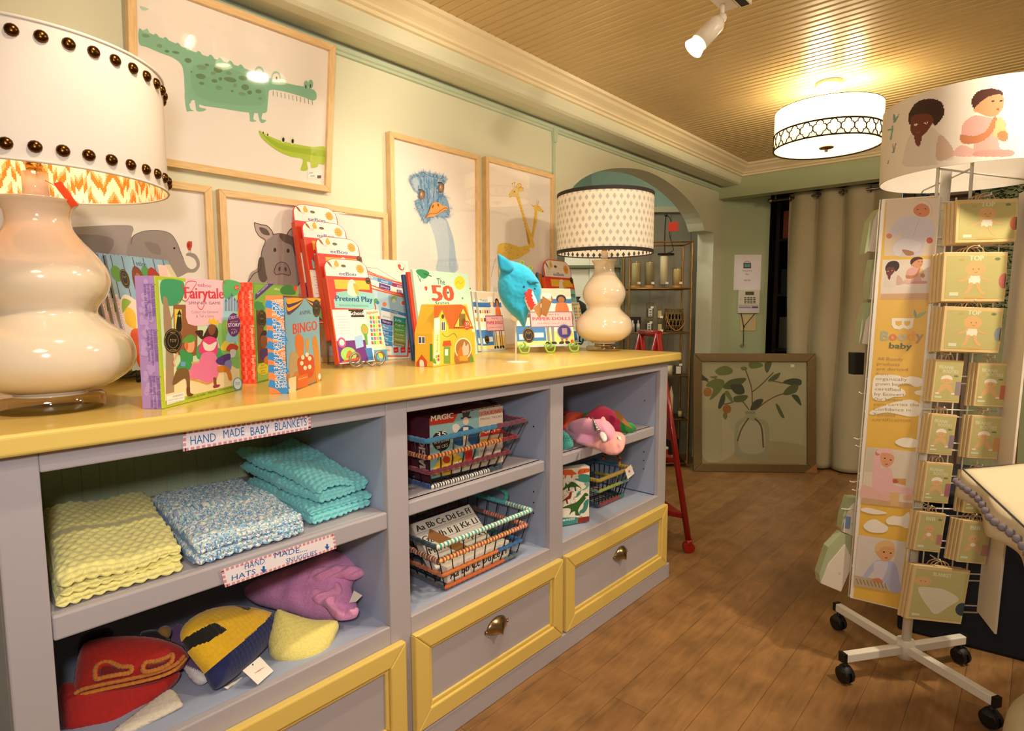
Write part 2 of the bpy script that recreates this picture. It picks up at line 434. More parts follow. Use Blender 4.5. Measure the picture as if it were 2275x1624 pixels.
# vertical strip with a flared top, right of the giraffe
mb = MB(); mb.box(XW, 2.485, .0, XW+.012, 2.502, zk_(2.07))
mb.quadbox([(XW, 2.475, zk_(2.10)), (XW, 2.485, zk_(2.02)), (XW, 2.502, zk_(2.02)), (XW, 2.52, zk_(2.10))], (1, 0, 0), .02)
struct(mb.obj('trim_5', RAIL, bevel=.002))
# header beam, corner wall, closet opening
struct(MB().box(XW, YH, 2.05, 2.6, YH+.12, ZC).obj('wall_header', WALLB))
dg0, dg1 = Vector((XW, 4.695, 0)), Vector((-1.652, 4.944, 0)); dU = (dg1-dg0).normalized(); dN = Vector((dU.y, -dU.x, 0))
mb = MB(); mb.quadbox([dg0, dg1, dg1+Vector((0, 0, ZC)), dg0+Vector((0, 0, ZC))], -dN, .11)
struct(mb.obj('wall_corner', WALLB))
mb = MB(); mb.quadbox([dg0+Vector((0, 0, zk_(2.082))), dg1+Vector((0, 0, zk_(2.082))), dg1+Vector((0, 0, zk_(2.094))), dg0+Vector((0, 0, zk_(2.094)))], dN, .006)
struct(mb.obj('trim_6', RAIL))
DARKW = mat('closet_dark_paint', '#3a2a20', .8)
struct(MB().box(-1.75, 5.75, 0, .6, 5.85, ZC).obj('wall_closet', DARKW))
struct(MB().box(-1.86, 5.04, 0, -1.76, 5.85, ZC).obj('wall_closet_side', DARKW))
struct(MB().box(-.83, 5.0, 0, 2.6, 5.1, ZC).obj('wall_back', WALLB))
struct(MB().box(2.6, -1.6, 0, 2.7, 5.1, ZC).obj('wall_right', WALL))
struct(MB().box(-1.95, -1.7, 0, 2.7, -1.6, ZC).obj('wall_front', WALL))
# beadboard ceiling: grooves run across
mb = MB(); ys = []; y = -1.6; pit = .042
while y < 5.9: ys += [(y, 0), (y+pit-.010, 0), (y+pit-.007, .006), (y+pit-.004, 0), (y+pit-.002, -.002)]; y += pit
vs = [(x, yy, ZC+z) for yy, z in ys for x in (-2.05, 2.7)]
mb.add(vs, [(2*i, 2*i+1, 2*i+3, 2*i+2) for i in range(len(ys)-1)])
k = len(mb.v); mb.box(-2.05, -1.6, ZC+.02, 2.7, 5.9, ZC+.06)
struct(mb.obj('ceiling', CEIL))
# room beyond the arch
MINT = mat('mint_wall_paint', '#c9dccb', .5, var=.03)
WHITE = mat('white_trim_paint', '#e6e2d2', .4, var=.03)
GREYP = mat('grey_panel_paint', '#857e6c', .6, var=.06)
struct(MB().box(-4.1, 1.6, 0, -4.0, 6.0, 3.0).obj('wall_beyond', MINT)); struct(MB().box(-4.1, 1.5, 3.0, -1.93, 6.0, 3.05).obj('ceiling_beyond', WHITE)); struct(MB().box(-1.93, 4.7, ZC+.06, -1.83, 6.0, 3.0).obj('wall_beyond_side', MINT))
struct(MB().box(-4.1, 5.9, 0, -1.8, 6.0, 3.0).obj('wall_beyond_end', MINT))
struct(MB().box(-4.1, 1.5, 0, -1.99, 1.6, 3.0).obj('wall_beyond_near', MINT))
# ================================================================ cabinet and worktop
CAB = mat('lavender_grey_paint', '#afa9b0', .42, var=.03, vscale=5, bump=.12, bscale=25)
CABI = mat('blue_shade_interior', '#a4aec6', .45, var=.03, vscale=5)  # blue cast of the shaded bays put into the interior colour
YEL = mat('yellow_gloss_paint', '#e0c267', .28, var=.03, vscale=5, bump=.1, bscale=20, coat=.25)
BEAD = mat('sage_beadboard', '#b9c5a0', .55, var=.05)
BRONZE = mat('aged_bronze', '#a08a66', .25, metal=1, var=.15, vscale=40)
DARKUN = mat('brown_underside', '#6a4a34', .7)
XF = -1.196                       # face plane of the cabinet
ZT, ZO, ZB, SH0, SH1 = .976, .938, .392, .649, .693
YL, YR = .136, 2.365
OPS = [(.195, .876), (.942, 1.538), (1.609, 2.300)]
cab = empty('display_cabinet', (-1.5, 1.25, 0), 0, 'long lavender grey cabinet with three open bays above yellow framed drawers', 'cabinet')
iv = cab.matrix_world.inverted()
def cpart(mb, name, m, bevel=.004, parent=None):
    ofs = Vector((-1.5, 1.25, 0))
    mb.v = [tuple(Vector(v)-ofs) for v in mb.v]
    return mb.obj(name, m, parent or cab, bevel)
mb = MB()
ff = XF-.022
ys = [YL, OPS[0][0], OPS[0][1], OPS[1][0], OPS[1][1], OPS[2][0], OPS[2][1], YR]
for i in range(0, 8, 2): mb.box(ff, ys[i], .07, XF, ys[i+1], ZT)
for a, b in OPS:
    mb.box(ff, a, ZO, XF-.0005, b, ZT); mb.box(ff, a, .07, XF-.0005, b, ZB)
cpart(mb, 'face_frame', CAB, .003)
mb = MB()
for (a, b), y0, y1 in zip(OPS, (YL, .905, 1.57), (.905, 1.57, YR)):
    pass
mb.box(-1.80, YL, .07, ff, YL+.02, ZT); mb.box(-1.80, YR-.02, .07, ff, YR, ZT)
mb.box(-1.80, OPS[0][1]+.002, .07, ff, OPS[1][0]-.002, ZT); mb.box(-1.80, OPS[1][1]+.002, .07, ff, OPS[2][0]-.002, ZT)
mb.box(-1.80, YL+.02, ZB-.025, ff, YR-.02, ZB-.004)
mb.box(-1.80, OPS[2][1]+.002, ZB, ff, YR-.02, ZT)
mb.box(-1.80, YL+.02, ZB, ff, OPS[0][0]-.002, ZT)
cpart(mb, 'carcass', CABI, .002)
mb = MB()
for k in range(56):
    y = YL+k*(YR-YL)/56; mb.box(-1.82, y+.0007, ZB-.02, -1.802, y+(YR-YL)/56-.0007, ZT)
mb.box(-1.825, YL, ZB-.02, -1.8035, YR, ZT)
cpart(mb, 'back_panel', BEAD, .002)
for i, (a, b) in enumerate(OPS):
    mb = MB(); dz = (0, .0, .015)[i]
    mb.box(-1.80, a+.001, SH0+.02, ff, b-.001, SH1-.001) if i == 0 else mb.box(-1.80, a+.003, SH0+.006, ff, b-.003, SH1)
    x1 = XF-.002 if i == 0 else XF-.035
    x0 = XF-.022 if i == 0 else XF-.05
    mb.box(x0, a+.001, SH0, x1, b-.001, SH1)
    cpart(mb, 'shelf', CAB, .004)
for a, b in (OPS[1], OPS[2]):
    for yy in (b+.0015,):
        for x in (-1.27, -1.72):
            for k in (1, 2, 3, 6, 9):
                z = .46+k*.038
                if abs(z-.67) > .04: mb = MB(); mb.cyl((x, yy-.0016, z), (x, yy-.0005, z), .0028, n=8); cpart(mb, 'peg_hole', mat('black_hole', '#151210', .9), 0)
mb = MB(); mb.box(-1.80, YL, 0, XF+.018, YR+.02, .068)
cpart(mb, 'plinth', CAB, .004)
# drawers
for i, (y0, y1) in enumerate(((.185, .908), (.938, 1.585), (1.604, 2.352))):
    z0, z1 = .072, .346; fw = .05; x0, x1 = XF, XF+.022
    mb = MB(); mb.box(x0, y0+fw-.005, z0+fw-.005, x0+.008, y1-fw+.005, z1-fw+.005)
    dr = cpart(mb, 'drawer', CAB, .001)
    mb = MB()
    def strip(pts): mb.quadbox(pts, (1, 0, 0), .022)
    strip([(x0, y0, z0), (x0, y1, z0), (x0, y1-fw, z0+fw), (x0, y0+fw, z0+fw)])
    strip([(x0, y1, z0), (x0, y1, z1), (x0, y1-fw, z1-fw), (x0, y1-fw, z0+fw)])
    strip([(x0, y1, z1), (x0, y0, z1), (x0, y0+fw, z1-fw), (x0, y1-fw, z1-fw)])
    strip([(x0, y0, z1), (x0, y0, z0), (x0, y0+fw, z0+fw), (x0, y0+fw, z1-fw)])
    fr = cpart(mb, 'drawer_frame', YEL, .004, dr)
    mb = MB(); g = .012
    a0, a1, b0, b1 = y0+fw, y1-fw, z0+fw, z1-fw
    for (p, q, r, s_) in (((a0, b0), (a1, b0), (a1-g, b0+g), (a0+g, b0+g)), ((a1, b0), (a1, b1), (a1-g, b1-g), (a1-g, b0+g)),
                          ((a1, b1), (a0, b1), (a0+g, b1-g), (a1-g, b1-g)), ((a0, b1), (a0, b0), (a0+g, b0+g), (a0+g, b1-g))):
        mb.quadbox([(x0, *p), (x0, *q), (x0, *r), (x0, *s_)], (1, 0, 0), .014)
    cpart(mb, 'moulding', YEL, .003, dr)
    # cup pull
    yc, zc = (y0+y1)/2, .238; mb = MB(); xb = x0+.008
    def cup(u, v):
        a = PI*u; b = PI/2*v
        return (xb+.001+.026*math.sin(b)*(.35+.65*math.sin(a)), yc-.044*math.cos(a)*math.cos(b*.999), zc-.006+.034*math.sin(a)*math.cos(b)-.012*math.sin(b))
    mb.smooth = True; mb.grid(cup, 18, 8)
    mb.box(xb, yc-.052, zc-.008, xb+.003, yc-.04, zc+.002); mb.box(xb, yc+.04, zc-.008, xb+.003, yc+.052, zc+.002)
    mb.sphere((xb+.004, yc-.047, zc-.003), .0035, 6); mb.sphere((xb+.004, yc+.047, zc-.003), .0035, 6)
    h = cpart(mb, 'cup_pull', BRONZE, 0, dr); sm = h.modifiers.new('s', 'SOLIDIFY'); sm.thickness = .0015
# worktop
wt = MB(); wt.box(XW+.001, -.30, ZT+.0005, XF+.036, YR+.055, 1.012)
wt = tag(wt.obj('countertop', YEL, None, .007, 4), 'glossy yellow countertop running along the top of the grey cabinet', 'countertop')

# ================================================================ paper labels on the rails
LABP = mat('label_paper', '#efe6ee', .7)
def paper_label(P, x, label, lines, col='#2f6fae', arrows=()):
    c = [onX(px, py, x) for px, py in P]      # TL TR BR BL
    pl = Plane(c[3], c[2]-c[3]); pl.V = Vector((0, 0, 1)); pl.N = pl.U.cross(pl.V).normalized()
    pl.U = Vector((0, 1, 0)); pl.N = Vector((1, 0, 0)); pl.V = Vector((0, 0, 1))
    Q = [((p-pl.O).dot(pl.U), (p-pl.O).dot(pl.V)) for p in c]
    mb = MB(); mb.quadbox([(u, 0, v) for u, v in Q[::-1]], (0, -1, 0), .0008)
    o = mb.obj('paper_label', LABP, None, world=pl.mat()); tag(o, label, 'label')
    a = Art(pl, 'm', off=.001)
    for i in range(4):
        p, q = Q[i], Q[(i+1) % 4]; n = 26 if i % 2 == 0 else 4; dx, dy = (q[0]-p[0])/n, (q[1]-p[1])/n
        for k in range(n):
            nx, ny = (0, -1) if i == 0 else (-1, 0) if i == 1 else (0, 1) if i == 2 else (1, 0); t = .0055
            A = (p[0]+dx*k, p[1]+dy*k)
            a.poly([A, (A[0]+dx*.62, A[1]+dy*.62), (A[0]+dx*.62+nx*t, A[1]+dy*.62+ny*t), (A[0]+nx*t, A[1]+ny*t)], '#d98f97')
            a.k -= 1
    a.k += 2; a.crop = 'px'
    for cr, t, p0, p1, h in lines: a.crop = cr; a.text(t, p0, p1, h, col)
    for cr, x_, y_, r in arrows:
        a.crop = cr; a.poly([(x_-r*.35, y_-r), (x_+r*.35, y_-r), (x_+r*.35, y_), (x_+r, y_), (x_, y_+r*1.2), (x_-r, y_), (x_-r*.35, y_)], col)
    a.done('writing', o, PAPERINK); return o
paper_label([(406, 958), (690, 921), (690, 953), (406, 1003)], XF+.0015, 'long strip label reading hand made baby blankets on the top rail of the left bay',
            [('F', 'HAND', (952, 246), (1108, 222), 55), ('F', 'MADE', (1155, 205), (1283, 184), 52), ('F', 'BABY', (1322, 188), (1440, 168), 52), ('F', 'BLANKETS', (1472, 158), (1668, 124), 50)])
paper_label([(490, 1266), (742, 1185), (747, 1218), (500, 1305)], XF+.0015, 'strip label reading hand made hats and snugglies, on the front edge of the blanket shelf',
            [('G', 'HATS', (1205, 334), (1352, 290), 34), ('G', 'HAND', (1285, 262), (1408, 226), 34), ('G', 'MADE....', (1468, 194), (1670, 148), 34), ('G', 'SNUGGLIES', (1540, 226), (1728, 172), 30)],
            '#2b62a8', [('G', 1402, 262, 20), ('G', 1793, 122, 16)])

# ================================================================ lamps
CER = mat('cream_glazed_ceramic', '#e6d5bc', .12, var=.02, coat=.8)
ACR = None
BRASS = mat('brass', '#c79a4e', .25, metal=1)
STUD = mat('antique_brass_stud', '#5a3a16', .25, metal=1, var=.2, vscale=60)
LINEN = mat('white_linen', '#e9e0d6', .85, bump=.25, bscale=500, var=.03)
def shade_mat(name, col, pat=None):
    """thin fabric that lets the bulb's light through"""
    m = bpy.data.materials.new(name); m.use_nodes = True; N = m.node_tree.nodes; L = m.node_tree.links
    N.remove(N['Principled BSDF']); out = N['Material Output']
    at = N.new('ShaderNodeAttribute'); at.attribute_name = 'Col'
    d = N.new('ShaderNodeBsdfDiffuse'); t = N.new('ShaderNodeBsdfTranslucent'); mx = N.new('ShaderNodeMixShader'); mx.inputs[0].default_value = pat or .5
    nz = N.new('ShaderNodeTexNoise'); nz.inputs['Scale'].default_value = 300; bp = N.new('ShaderNodeBump'); bp.inputs['Strength'].default_value = .03
    L.new(nz.outputs['Fac'], bp.inputs['Height'])
    for s_ in (d, t): L.new(at.outputs['Color'], s_.inputs['Color']); L.new(bp.outputs[0], s_.inputs['Normal'])
    L.new(d.outputs[0], mx.inputs[1]); L.new(t.outputs[0], mx.inputs[2]); L.new(mx.outputs[0], out.inputs['Surface'])
    return m
SHADE = shade_mat('lamp_fabric', '#fff', .45); SHADE_D = shade_mat('lined_lamp_fabric', '#fff', .06)
BULB = mat('bulb_glow', '#ffd9a0', .5, emit='#ffcf8a', estr=18)
def gourd(name, parent, k, H, prof):
    mb = MB(); P = catmull(prof, False, 6); mb.lathe([(r*k, z*H) for r, z in P], 56); return mb.obj(name, CER, parent)
def cord_tag(): pass
# ---- big lamp at the left front
p = onZ(108, 878, 1.012+.03)
L1 = Vector((-1.407, .256, 1.012))
lamp = empty('table_lamp', L1, 0, 'large cream double gourd table lamp with white drum shade edged in brass studs', 'lamp')
mb = MB(); mb.lathe([(.001, 0), (.083, 0), (.086, .003), (.086, .026), (.083, .029), (.001, .029)], 48); b = mb.obj('acrylic_base', glass_mat('acrylic_block', .16, '#f3e6cc'), lamp)
mb = MB(); P = [(.058, .0292), (.062, .034), (.102, .048), (.134, .074), (.142, .105), (.132, .138), (.100, .165), (.083, .182), (.085, .196), (.098, .215),
                (.107, .243), (.102, .270), (.084, .298), (.064, .322), (.052, .342), (.050, .362), (.056, .380), (.063, .389), (.060, .393), (.024, .393)]
mb.lathe(catmull(P, False, 4), 64); mb.obj('ceramic_body', CER, lamp)
mb = MB(); mb.cyl((0, 0, .392), (0, 0, .442), .020, .020, 24); mb.obj('neck', CER, lamp)
mb = MB(); mb.cyl((0, 0, .442), (0, 0, .456), .012, .014, 16); mb.cyl((0, 0, .456), (0, 0, .485), .011, .011, 16)
for s_ in (-1, 1):
    mb.tube(catmull([(0, 0, .444), (s_*.025, 0, .446), (s_*.045, 0, .465), (s_*.05, 0, .52), (s_*.04, 0, .58), (0, 0, .605)], False, 5), .0018, 6)
mb.cyl((0, 0, .605), (0, 0, .64), .003); mb.obj('harp_and_socket', BRASS, lamp)
mb = MB(); mb.sphere((0, 0, .515), .026, 10, (1, 1, 1.3)); mb.obj('bulb', BULB, lamp)
RS, Z0, Z1 = .214, .422, .636
def ikat(u, v):
    # zigzag woven pattern of the lining
    x = u*58; k = math.floor(x*3)/3; z = v*9
    tri = abs((x % 2)-1); s_ = (z+tri*1.6+.5*math.sin(k*7.3)+.3*math.sin(k*31)) % 2.4
    return '#d9843e' if s_ < .75 else ('#eab582' if s_ < 1.15 else '#fff2df')
mb = MB(); mb.grid(lambda u, v: (RS*math.cos(2*PI*u), RS*math.sin(2*PI*u), Z0+(Z1-Z0)*v), 96, 2, True, lambda u, v: '#d9cec4')
mb.tube([((RS)*math.cos(2*PI*i/96), (RS)*math.sin(2*PI*i/96), Z1) for i in range(96)], .003, 6, closed=True)
mb.tube([((RS)*math.cos(2*PI*i/96), (RS)*math.sin(2*PI*i/96), Z0) for i in range(96)], .0025, 6, closed=True)
mb.c = [c or '#d8cdc2' for c in mb.c]
shade = mb.obj('lamp_shade', SHADE_D, lamp)
mb = MB(); mb.grid(lambda u, v: ((RS-.002)*math.cos(2*PI*u), (RS-.002)*math.sin(2*PI*u), Z0+(Z1-Z0)*v), 520, 50, True, ikat)
mb.obj('patterned_lining', SHADE_D, shade)
mb = MB()
for s_ in range(3):
    g = 2*PI*s_/3+.3; mb.tube([(0, 0, .63), (RS*math.cos(g), RS*math.sin(g), .632)], .0015, 5)
mb.obj('shade_spider', BRASS, shade)
mb = MB(); mb.lathe([(.0098, 0), (.0098, .001), (.009, .004), (.006, .007), (.002, .008), (.0001, .0082)], 12)
s0 = None
for zz in (Z0+.022, Z1-.022):
    for k in range(38):
        g = 2*PI*(k+.5*(zz > .6))/38
        if s0 is None: o = s0 = mb.obj('brass_stud', STUD, shade)
        else: o = s0.copy(); COL.objects.link(o)
        m_ = Matrix.Translation((RS*math.cos(g)*1.001, RS*math.sin(g)*1.001, zz)) @ Matrix.Rotation(g, 4, 'Z') @ Matrix.Rotation(PI/2, 4, 'Y')
        o.matrix_local = m_
mb = MB(); mb.tube([(.012, .009, .43), (.03, .024, .418), (.036, .03, .405)], .0008, 5)
mb.quadbox([(.034, .022, .421), (.044, .031, .424), (.066, .05, .381), (.056, .041, .378)], (.2, -.6, .1), .003)
mb.obj('red_pull_tag', mat('orange_red_plastic', '#e4512c', .4), lamp)
point('bulb_light_left', L1+Vector((0, 0, .53)), 5.0, (1, .66, .34), .03)
# ---- far lamp
L2 = Vector((-1.475, 2.285, 1.012))
lamp = empty('table_lamp', L2, 0, 'smaller cream gourd table lamp with black trimmed white shade of grey leaf spots', 'lamp')
mb = MB(); mb.lathe([(.001, 0), (.075, 0), (.078, .003), (.078, .018), (.075, .021), (.001, .021)], 40); mb.obj('acrylic_base', glass_mat('acrylic_block', .16, '#f3e6cc'), lamp)
mb = MB(); mb.cyl((0, 0, .021), (0, 0, .034), .04, .04, 24); mb.obj('foot', mat('chrome', '#d8d4cc', .1, metal=1), lamp)
k = .127/.142
mb = MB(); mb.lathe([(r*k, .034+(z-.0292)*1.02) for r, z in catmull(P, False, 4)], 56); mb.obj('ceramic_body', CER, lamp)
mb = MB(); mb.cyl((0, 0, .405), (0, 0, .445), .015, .015, 20); mb.obj('neck', CER, lamp)
mb = MB(); mb.cyl((0, 0, .445), (0, 0, .49), .011, .011, 16); mb.tube([(0, 0, .49), (.05, 0, .52), (.05, 0, .64), (0, 0, .69)], .0018, 6); mb.tube([(0, 0, .49), (-.05, 0, .52), (-.05, 0, .64), (0, 0, .69)], .0018, 6)
mb.obj('harp_and_socket', BRASS, lamp)
mb = MB(); mb.sphere((0, 0, .55), .028, 10, (1, 1, 1.3)); mb.obj('bulb', BULB, lamp)
RS, Z0, Z1 = .212, .432, .692
def spots(col, bg, sc):
    def f(u, v):
        n = 46; x = u*n; r = v*9.0; row = math.floor(r); xx = (x+(.5 if row % 2 else 0)) % 1; yy = r-row
        return col if ((xx-.5)/.24)**2+((yy-.5)/.34)**2 < 1 and abs(xx-.5) > .0 else bg
    return f
mb = MB(); mb.grid(lambda u, v: (RS*math.cos(2*PI*u), RS*math.sin(2*PI*u), Z0+(Z1-Z0)*v), 552, 72, True, spots('#d8d1c6', '#faf3e6', 1))
shade = mb.obj('lamp_shade', shade_mat('spotted_lamp_fabric', '#fff', .33), lamp)
mb = MB(); mb.grid(lambda u, v: ((RS-.0015)*math.cos(2*PI*u), (RS-.0015)*math.sin(2*PI*u), Z0+(Z1-Z0)*v), 552, 72, True, spots('#4d565e', '#fffaf0', 1))
mb.obj('spotted_lining', SHADE, shade)
for zz in (Z0, Z1-.014):
    mb = MB(); mb.lathe([(RS+.0015, zz-.001), (RS+.002, zz+.014)], 96); mb.lathe([(RS-.003, zz-.001), (RS-.003, zz+.004)], 96); mb.lathe([(RS-.003, zz-.001), (RS+.0015, zz-.001)], 96)
    mb.obj('trim_band', mat('black_ribbon', '#2b2422', .7), shade)
mb = MB(); mb.tube([(.02, -.01, .44), (.04, -.025, .435), (.05, -.03, .42)], .003, 6); mb.obj('switch_tag', mat('white_plastic', '#e9e2d4', .4), lamp)
point('bulb_light_far', L2+Vector((0, 0, .56)), 13, (1, .84, .62), .03)
# ---- ceiling drum
c0 = Vector((-.822, 3.21, 0))
cl = empty('ceiling_light', (c0.x, c0.y, ZC-.047), 0, 'white drum ceiling light with black quatrefoil band hung under the beadboard ceiling', 'ceiling light')
RD = .233
mb = MB(); mb.grid(lambda u, v: (RD*math.cos(2*PI*u), RD*math.sin(2*PI*u), -.255+.175*v), 96, 3, True, lambda u, v: '#fff3d6')
sh = mb.obj('drum_shade', shade_mat('drum_fabric', '#fff', .6), cl)
mb = MB(); mb.lathe([(.001, -.252), (RD-.002, -.252)], 64); mb.c = ['#fff6e2']*len(mb.c); mb.obj('diffuser', shade_mat('drum_diffuser', '#fff', .75), sh)
mb = MB()
for zz in (-.255, -.185): mb.tube([((RD+.001)*math.cos(2*PI*i/96), (RD+.001)*math.sin(2*PI*i/96), zz) for i in range(96)], .0038, 6, closed=True)
mb.tube([((RD+.001)*math.cos(2*PI*i/96), (RD+.001)*math.sin(2*PI*i/96), -.08) for i in range(96)], .0014, 6, closed=True)
NQ = 26
for q in range(NQ):
    g0 = 2*PI*q/NQ; w_ = 2*PI/NQ; pts = []
    for i in range(40):
        t = 2*PI*i/40
        # quatrefoil: four lobes
        rr = .5+.0*t; lx = math.cos(t); ly = math.sin(t); r_ = .74+.26*abs(math.cos(2*t))
        r_ = .70+.30*(abs(math.cos(2*t))**.6)
        pts.append(((RD+.0015)*math.cos(g0+lx*r_*w_*.5), (RD+.0015)*math.sin(g0+lx*r_*w_*.5), -.22+ly*r_*.033))
    mb.tube(pts, .0026, 5, closed=True)
mb.obj('quatrefoil_band', mat('black_metal', '#1f1610', .45, metal=.6), sh)
mb = MB(); mb.lathe([(.001, -.256), (.034, -.256), (.03, -.261), (.012, -.263), (.001, -.263)], 24); mb.cyl((0, 0, -.262), (0, 0, -.276), .008, .007, 12); mb.obj('finial', BRONZE, cl)
mb = MB(); mb.cyl((0, 0, .012), (0, 0, .044), .06, .06, 24); mb.cyl((0, 0, -.10), (0, 0, .012), .012, .012, 10); mb.obj('canopy', mat('white_metal', '#e8dfcf', .4), cl)
for g in (0.4, 2.5, 4.6): mb = MB(); mb.sphere((.1*math.cos(g), .1*math.sin(g), -.12), .026, 8); mb.obj('bulb', BULB, cl)
for g in (0.4, 2.5, 4.6): point('drum_bulb', (c0.x+.1*math.cos(g), c0.y+.1*math.sin(g), ZC-.115), 4.6, (1, .80, .50), .02)
# ---- track spot lights
WM = mat('white_enamel', '#e9dfcf', .35)
def track_light(loc, tgt, label, power, body=True):
    r = empty('track_light', loc, 0, label, 'spotlight')
    d = (Vector(tgt)-Vector(loc)).normalized()
    mb = MB(); mb.box(-.028, -.06, -.03, .028, .06, 0); mb.obj('adapter_box', WM, r, .003)
    mb = MB(); mb.box(.036, -.05, -.036, .075, .055, -.002); mb.obj('track_end', WM, r, .002)
    mb = MB(); mb.box(.042, -.044, -.037, .069, .049, -.0355); mb.obj('track_slot', mat('black_slot', '#17140f', .5), r)
    a = Vector((-.005, 0, -.03)); b = Vector((-.005, 0, -.075))
    mb = MB(); mb.cyl(a, b, .008, .008, 10); mb.sphere(b, .016, 8); mb.obj('swivel', WM, r)
    c = b+d*.012; e = c+d*.10
    mb = MB(); mb.tube([c, c+d*.015, e], [.022, .03, .031], 20); h = mb.obj('spot_head', WM, r)
    mb = MB(); mb.tube([e, e+d*.03], [.026, .036], 20, cap=False); mb.obj('lens_rim', mat('frosted_rim', '#fff3d8', .3, emit='#ffe9c0', estr=2), h)
    mb = MB(); mb.tube([e+d*.018, e+d*.02], [.031, .031], 20); mb.obj('lens', mat('spot_glow', '#ffffff', .4, emit='#fff3d6', estr=9), h)
    mb = MB(); s_ = Vector((d.y, -d.x, 0)).normalized(); mb.tube(catmull([b+s_*.02, c+s_*.036+d*.03, c+s_*.038+d*.07, c+s_*.028+d*.1], False, 4), .003, 6); mb.obj('cable', WM, h)
    l = bpy.data.lights.new('spot', 'SPOT'); l.energy = power; l.color = (1, .82, .58); l.spot_size = math.radians(75); l.spot_blend = .6; l.shadow_soft_size = .03
    o = bpy.data.objects.new('spot_beam', l); COL.objects.link(o); o.location = Vector(loc)+e+d*.04; look(o, tgt)
    return r
tl = onZ(1608, 12, ZC-.04)
track_light((tl.x, tl.y, ZC-.004), tl+Vector((-.45, -.42, -.62)), 'white track spotlight aimed left, on the ceiling in front of the drum light', 20)
track_light((-.50, 1.1, ZC-.004), (-1.9, 2.0, 1.6), 'added unseen track spotlight brightening the wall of the bird and giraffe pictures', 34)  # added out of view as a wall wash
track_light((-.40, .35, ZC-.004), (-1.9, .9, 1.65), 'added unseen track spotlight brightening the wall of the crocodile picture', 30)  # second added wall wash, kept out of view

for tx_, ty_, lb_ in ((-.70, .35, 'white track spotlight over the blanket bay'), (-.72, 1.25, 'white track spotlight over the basket bay'), (-.76, 1.5, 'white track spotlight over the right bay')):
    track_light((tx_, ty_, ZC-.004), (-1.30, ty_+.12, .7), lb_+' of the cabinet', 20)
# ================================================================ framed pictures on the left wall
def wood_mat(name, a, b, scale=(1, 1, 18), rough=.45):
    m = bpy.data.materials.new(name); m.use_nodes = True; N = m.node_tree.nodes; L = m.node_tree.links; bs = N['Principled BSDF']
    tc = N.new('ShaderNodeTexCoord'); mp = N.new('ShaderNodeMapping'); mp.inputs['Scale'].default_value = scale; L.new(tc.outputs['Object'], mp.inputs['Vector'])
    nz = N.new('ShaderNodeTexNoise'); nz.inputs['Scale'].default_value = 12; nz.inputs['Detail'].default_value = 6; L.new(mp.outputs[0], nz.inputs['Vector'])
    cr = N.new('ShaderNodeValToRGB'); cr.color_ramp.elements[0].color = (*lin(a), 1); cr.color_ramp.elements[1].color = (*lin(b), 1)
    cr.color_ramp.elements[0].position = .3; cr.color_ramp.elements[1].position = .7
    L.new(nz.outputs['Fac'], cr.inputs[0]); L.new(cr.outputs[0], bs.inputs['Base Color']); bs.inputs['Roughness'].default_value = rough
    return m
MAPLE_H = wood_mat('pale_maple_rail', '#d9b27a', '#ecca95', (1.5, 1, 22)); MAPLE_V = wood_mat('pale_maple_stile', '#d9b27a', '#ecca95', (22, 1, 1.5))
PAPER = mat('watercolour_paper', '#f8efe8', .75, var=.02, bump=.15, bscale=200)
GLASS = glass_mat()
def rectframe(w, h, bar, dep, mats, parent, names=('frame_rail', 'frame_stile'), bevel=.0015):
    for k, P in enumerate(([(0, 0), (w, 0), (w-bar, bar), (bar, bar)], [(0, h), (bar, h-bar), (w-bar, h-bar), (w, h)])):
        mb = MB(); mb.quadbox([(a, 0, b) for a, b in P], (0, 1, 0), dep); mb.obj(names[0], mats[0], parent, bevel)
    for k, P in enumerate(([(0, 0), (bar, bar), (bar, h-bar), (0, h)], [(w, 0), (w, h), (w-bar, h-bar), (w-bar, bar)])):
        mb = MB(); mb.quadbox([(a, 0, b) for a, b in P], (0, 1, 0), dep); mb.obj(names[1], mats[1], parent, bevel)
def picture(pl, u0, v0, u1, v1, label, draw, bar=.021):
    pl = Plane(pl.O+pl.U*u0+pl.V*v0, pl.U) if False else pl
    p2 = Plane(pl.O, pl.U); p2.V = pl.V; p2.N = pl.N; p2.O = pl.O+pl.U*u0+pl.V*v0
    w, h = u1-u0, v1-v0
    r = empty('framed_picture', label=label, cat='picture', world=p2.mat())
    rectframe(w, h, bar, .028, (MAPLE_H, MAPLE_V), r)
    mb = MB(); mb.box(bar*.5, .014, bar*.5, w-bar*.5, .026, h-bar*.5); pp = mb.obj('picture_sheet', PAPER, r)
    pa = Plane(p2.O, p2.U); pa.V = p2.V; pa.N = p2.N; pa.O = p2.O-p2.N*.014
    a = Art(pa, off=.0002); a.clip = (bar, bar, w-bar, h-bar)
    draw(a); o = a.done('watercolour', pp, PAPERINK)
    o.location = (0, .014, 0)
    mb = MB(); mb.box(bar*.7, .005, bar*.7, w-bar*.7, .006, h-bar*.7); mb.obj('glass_pane', GLASS, r)
    return r, p2
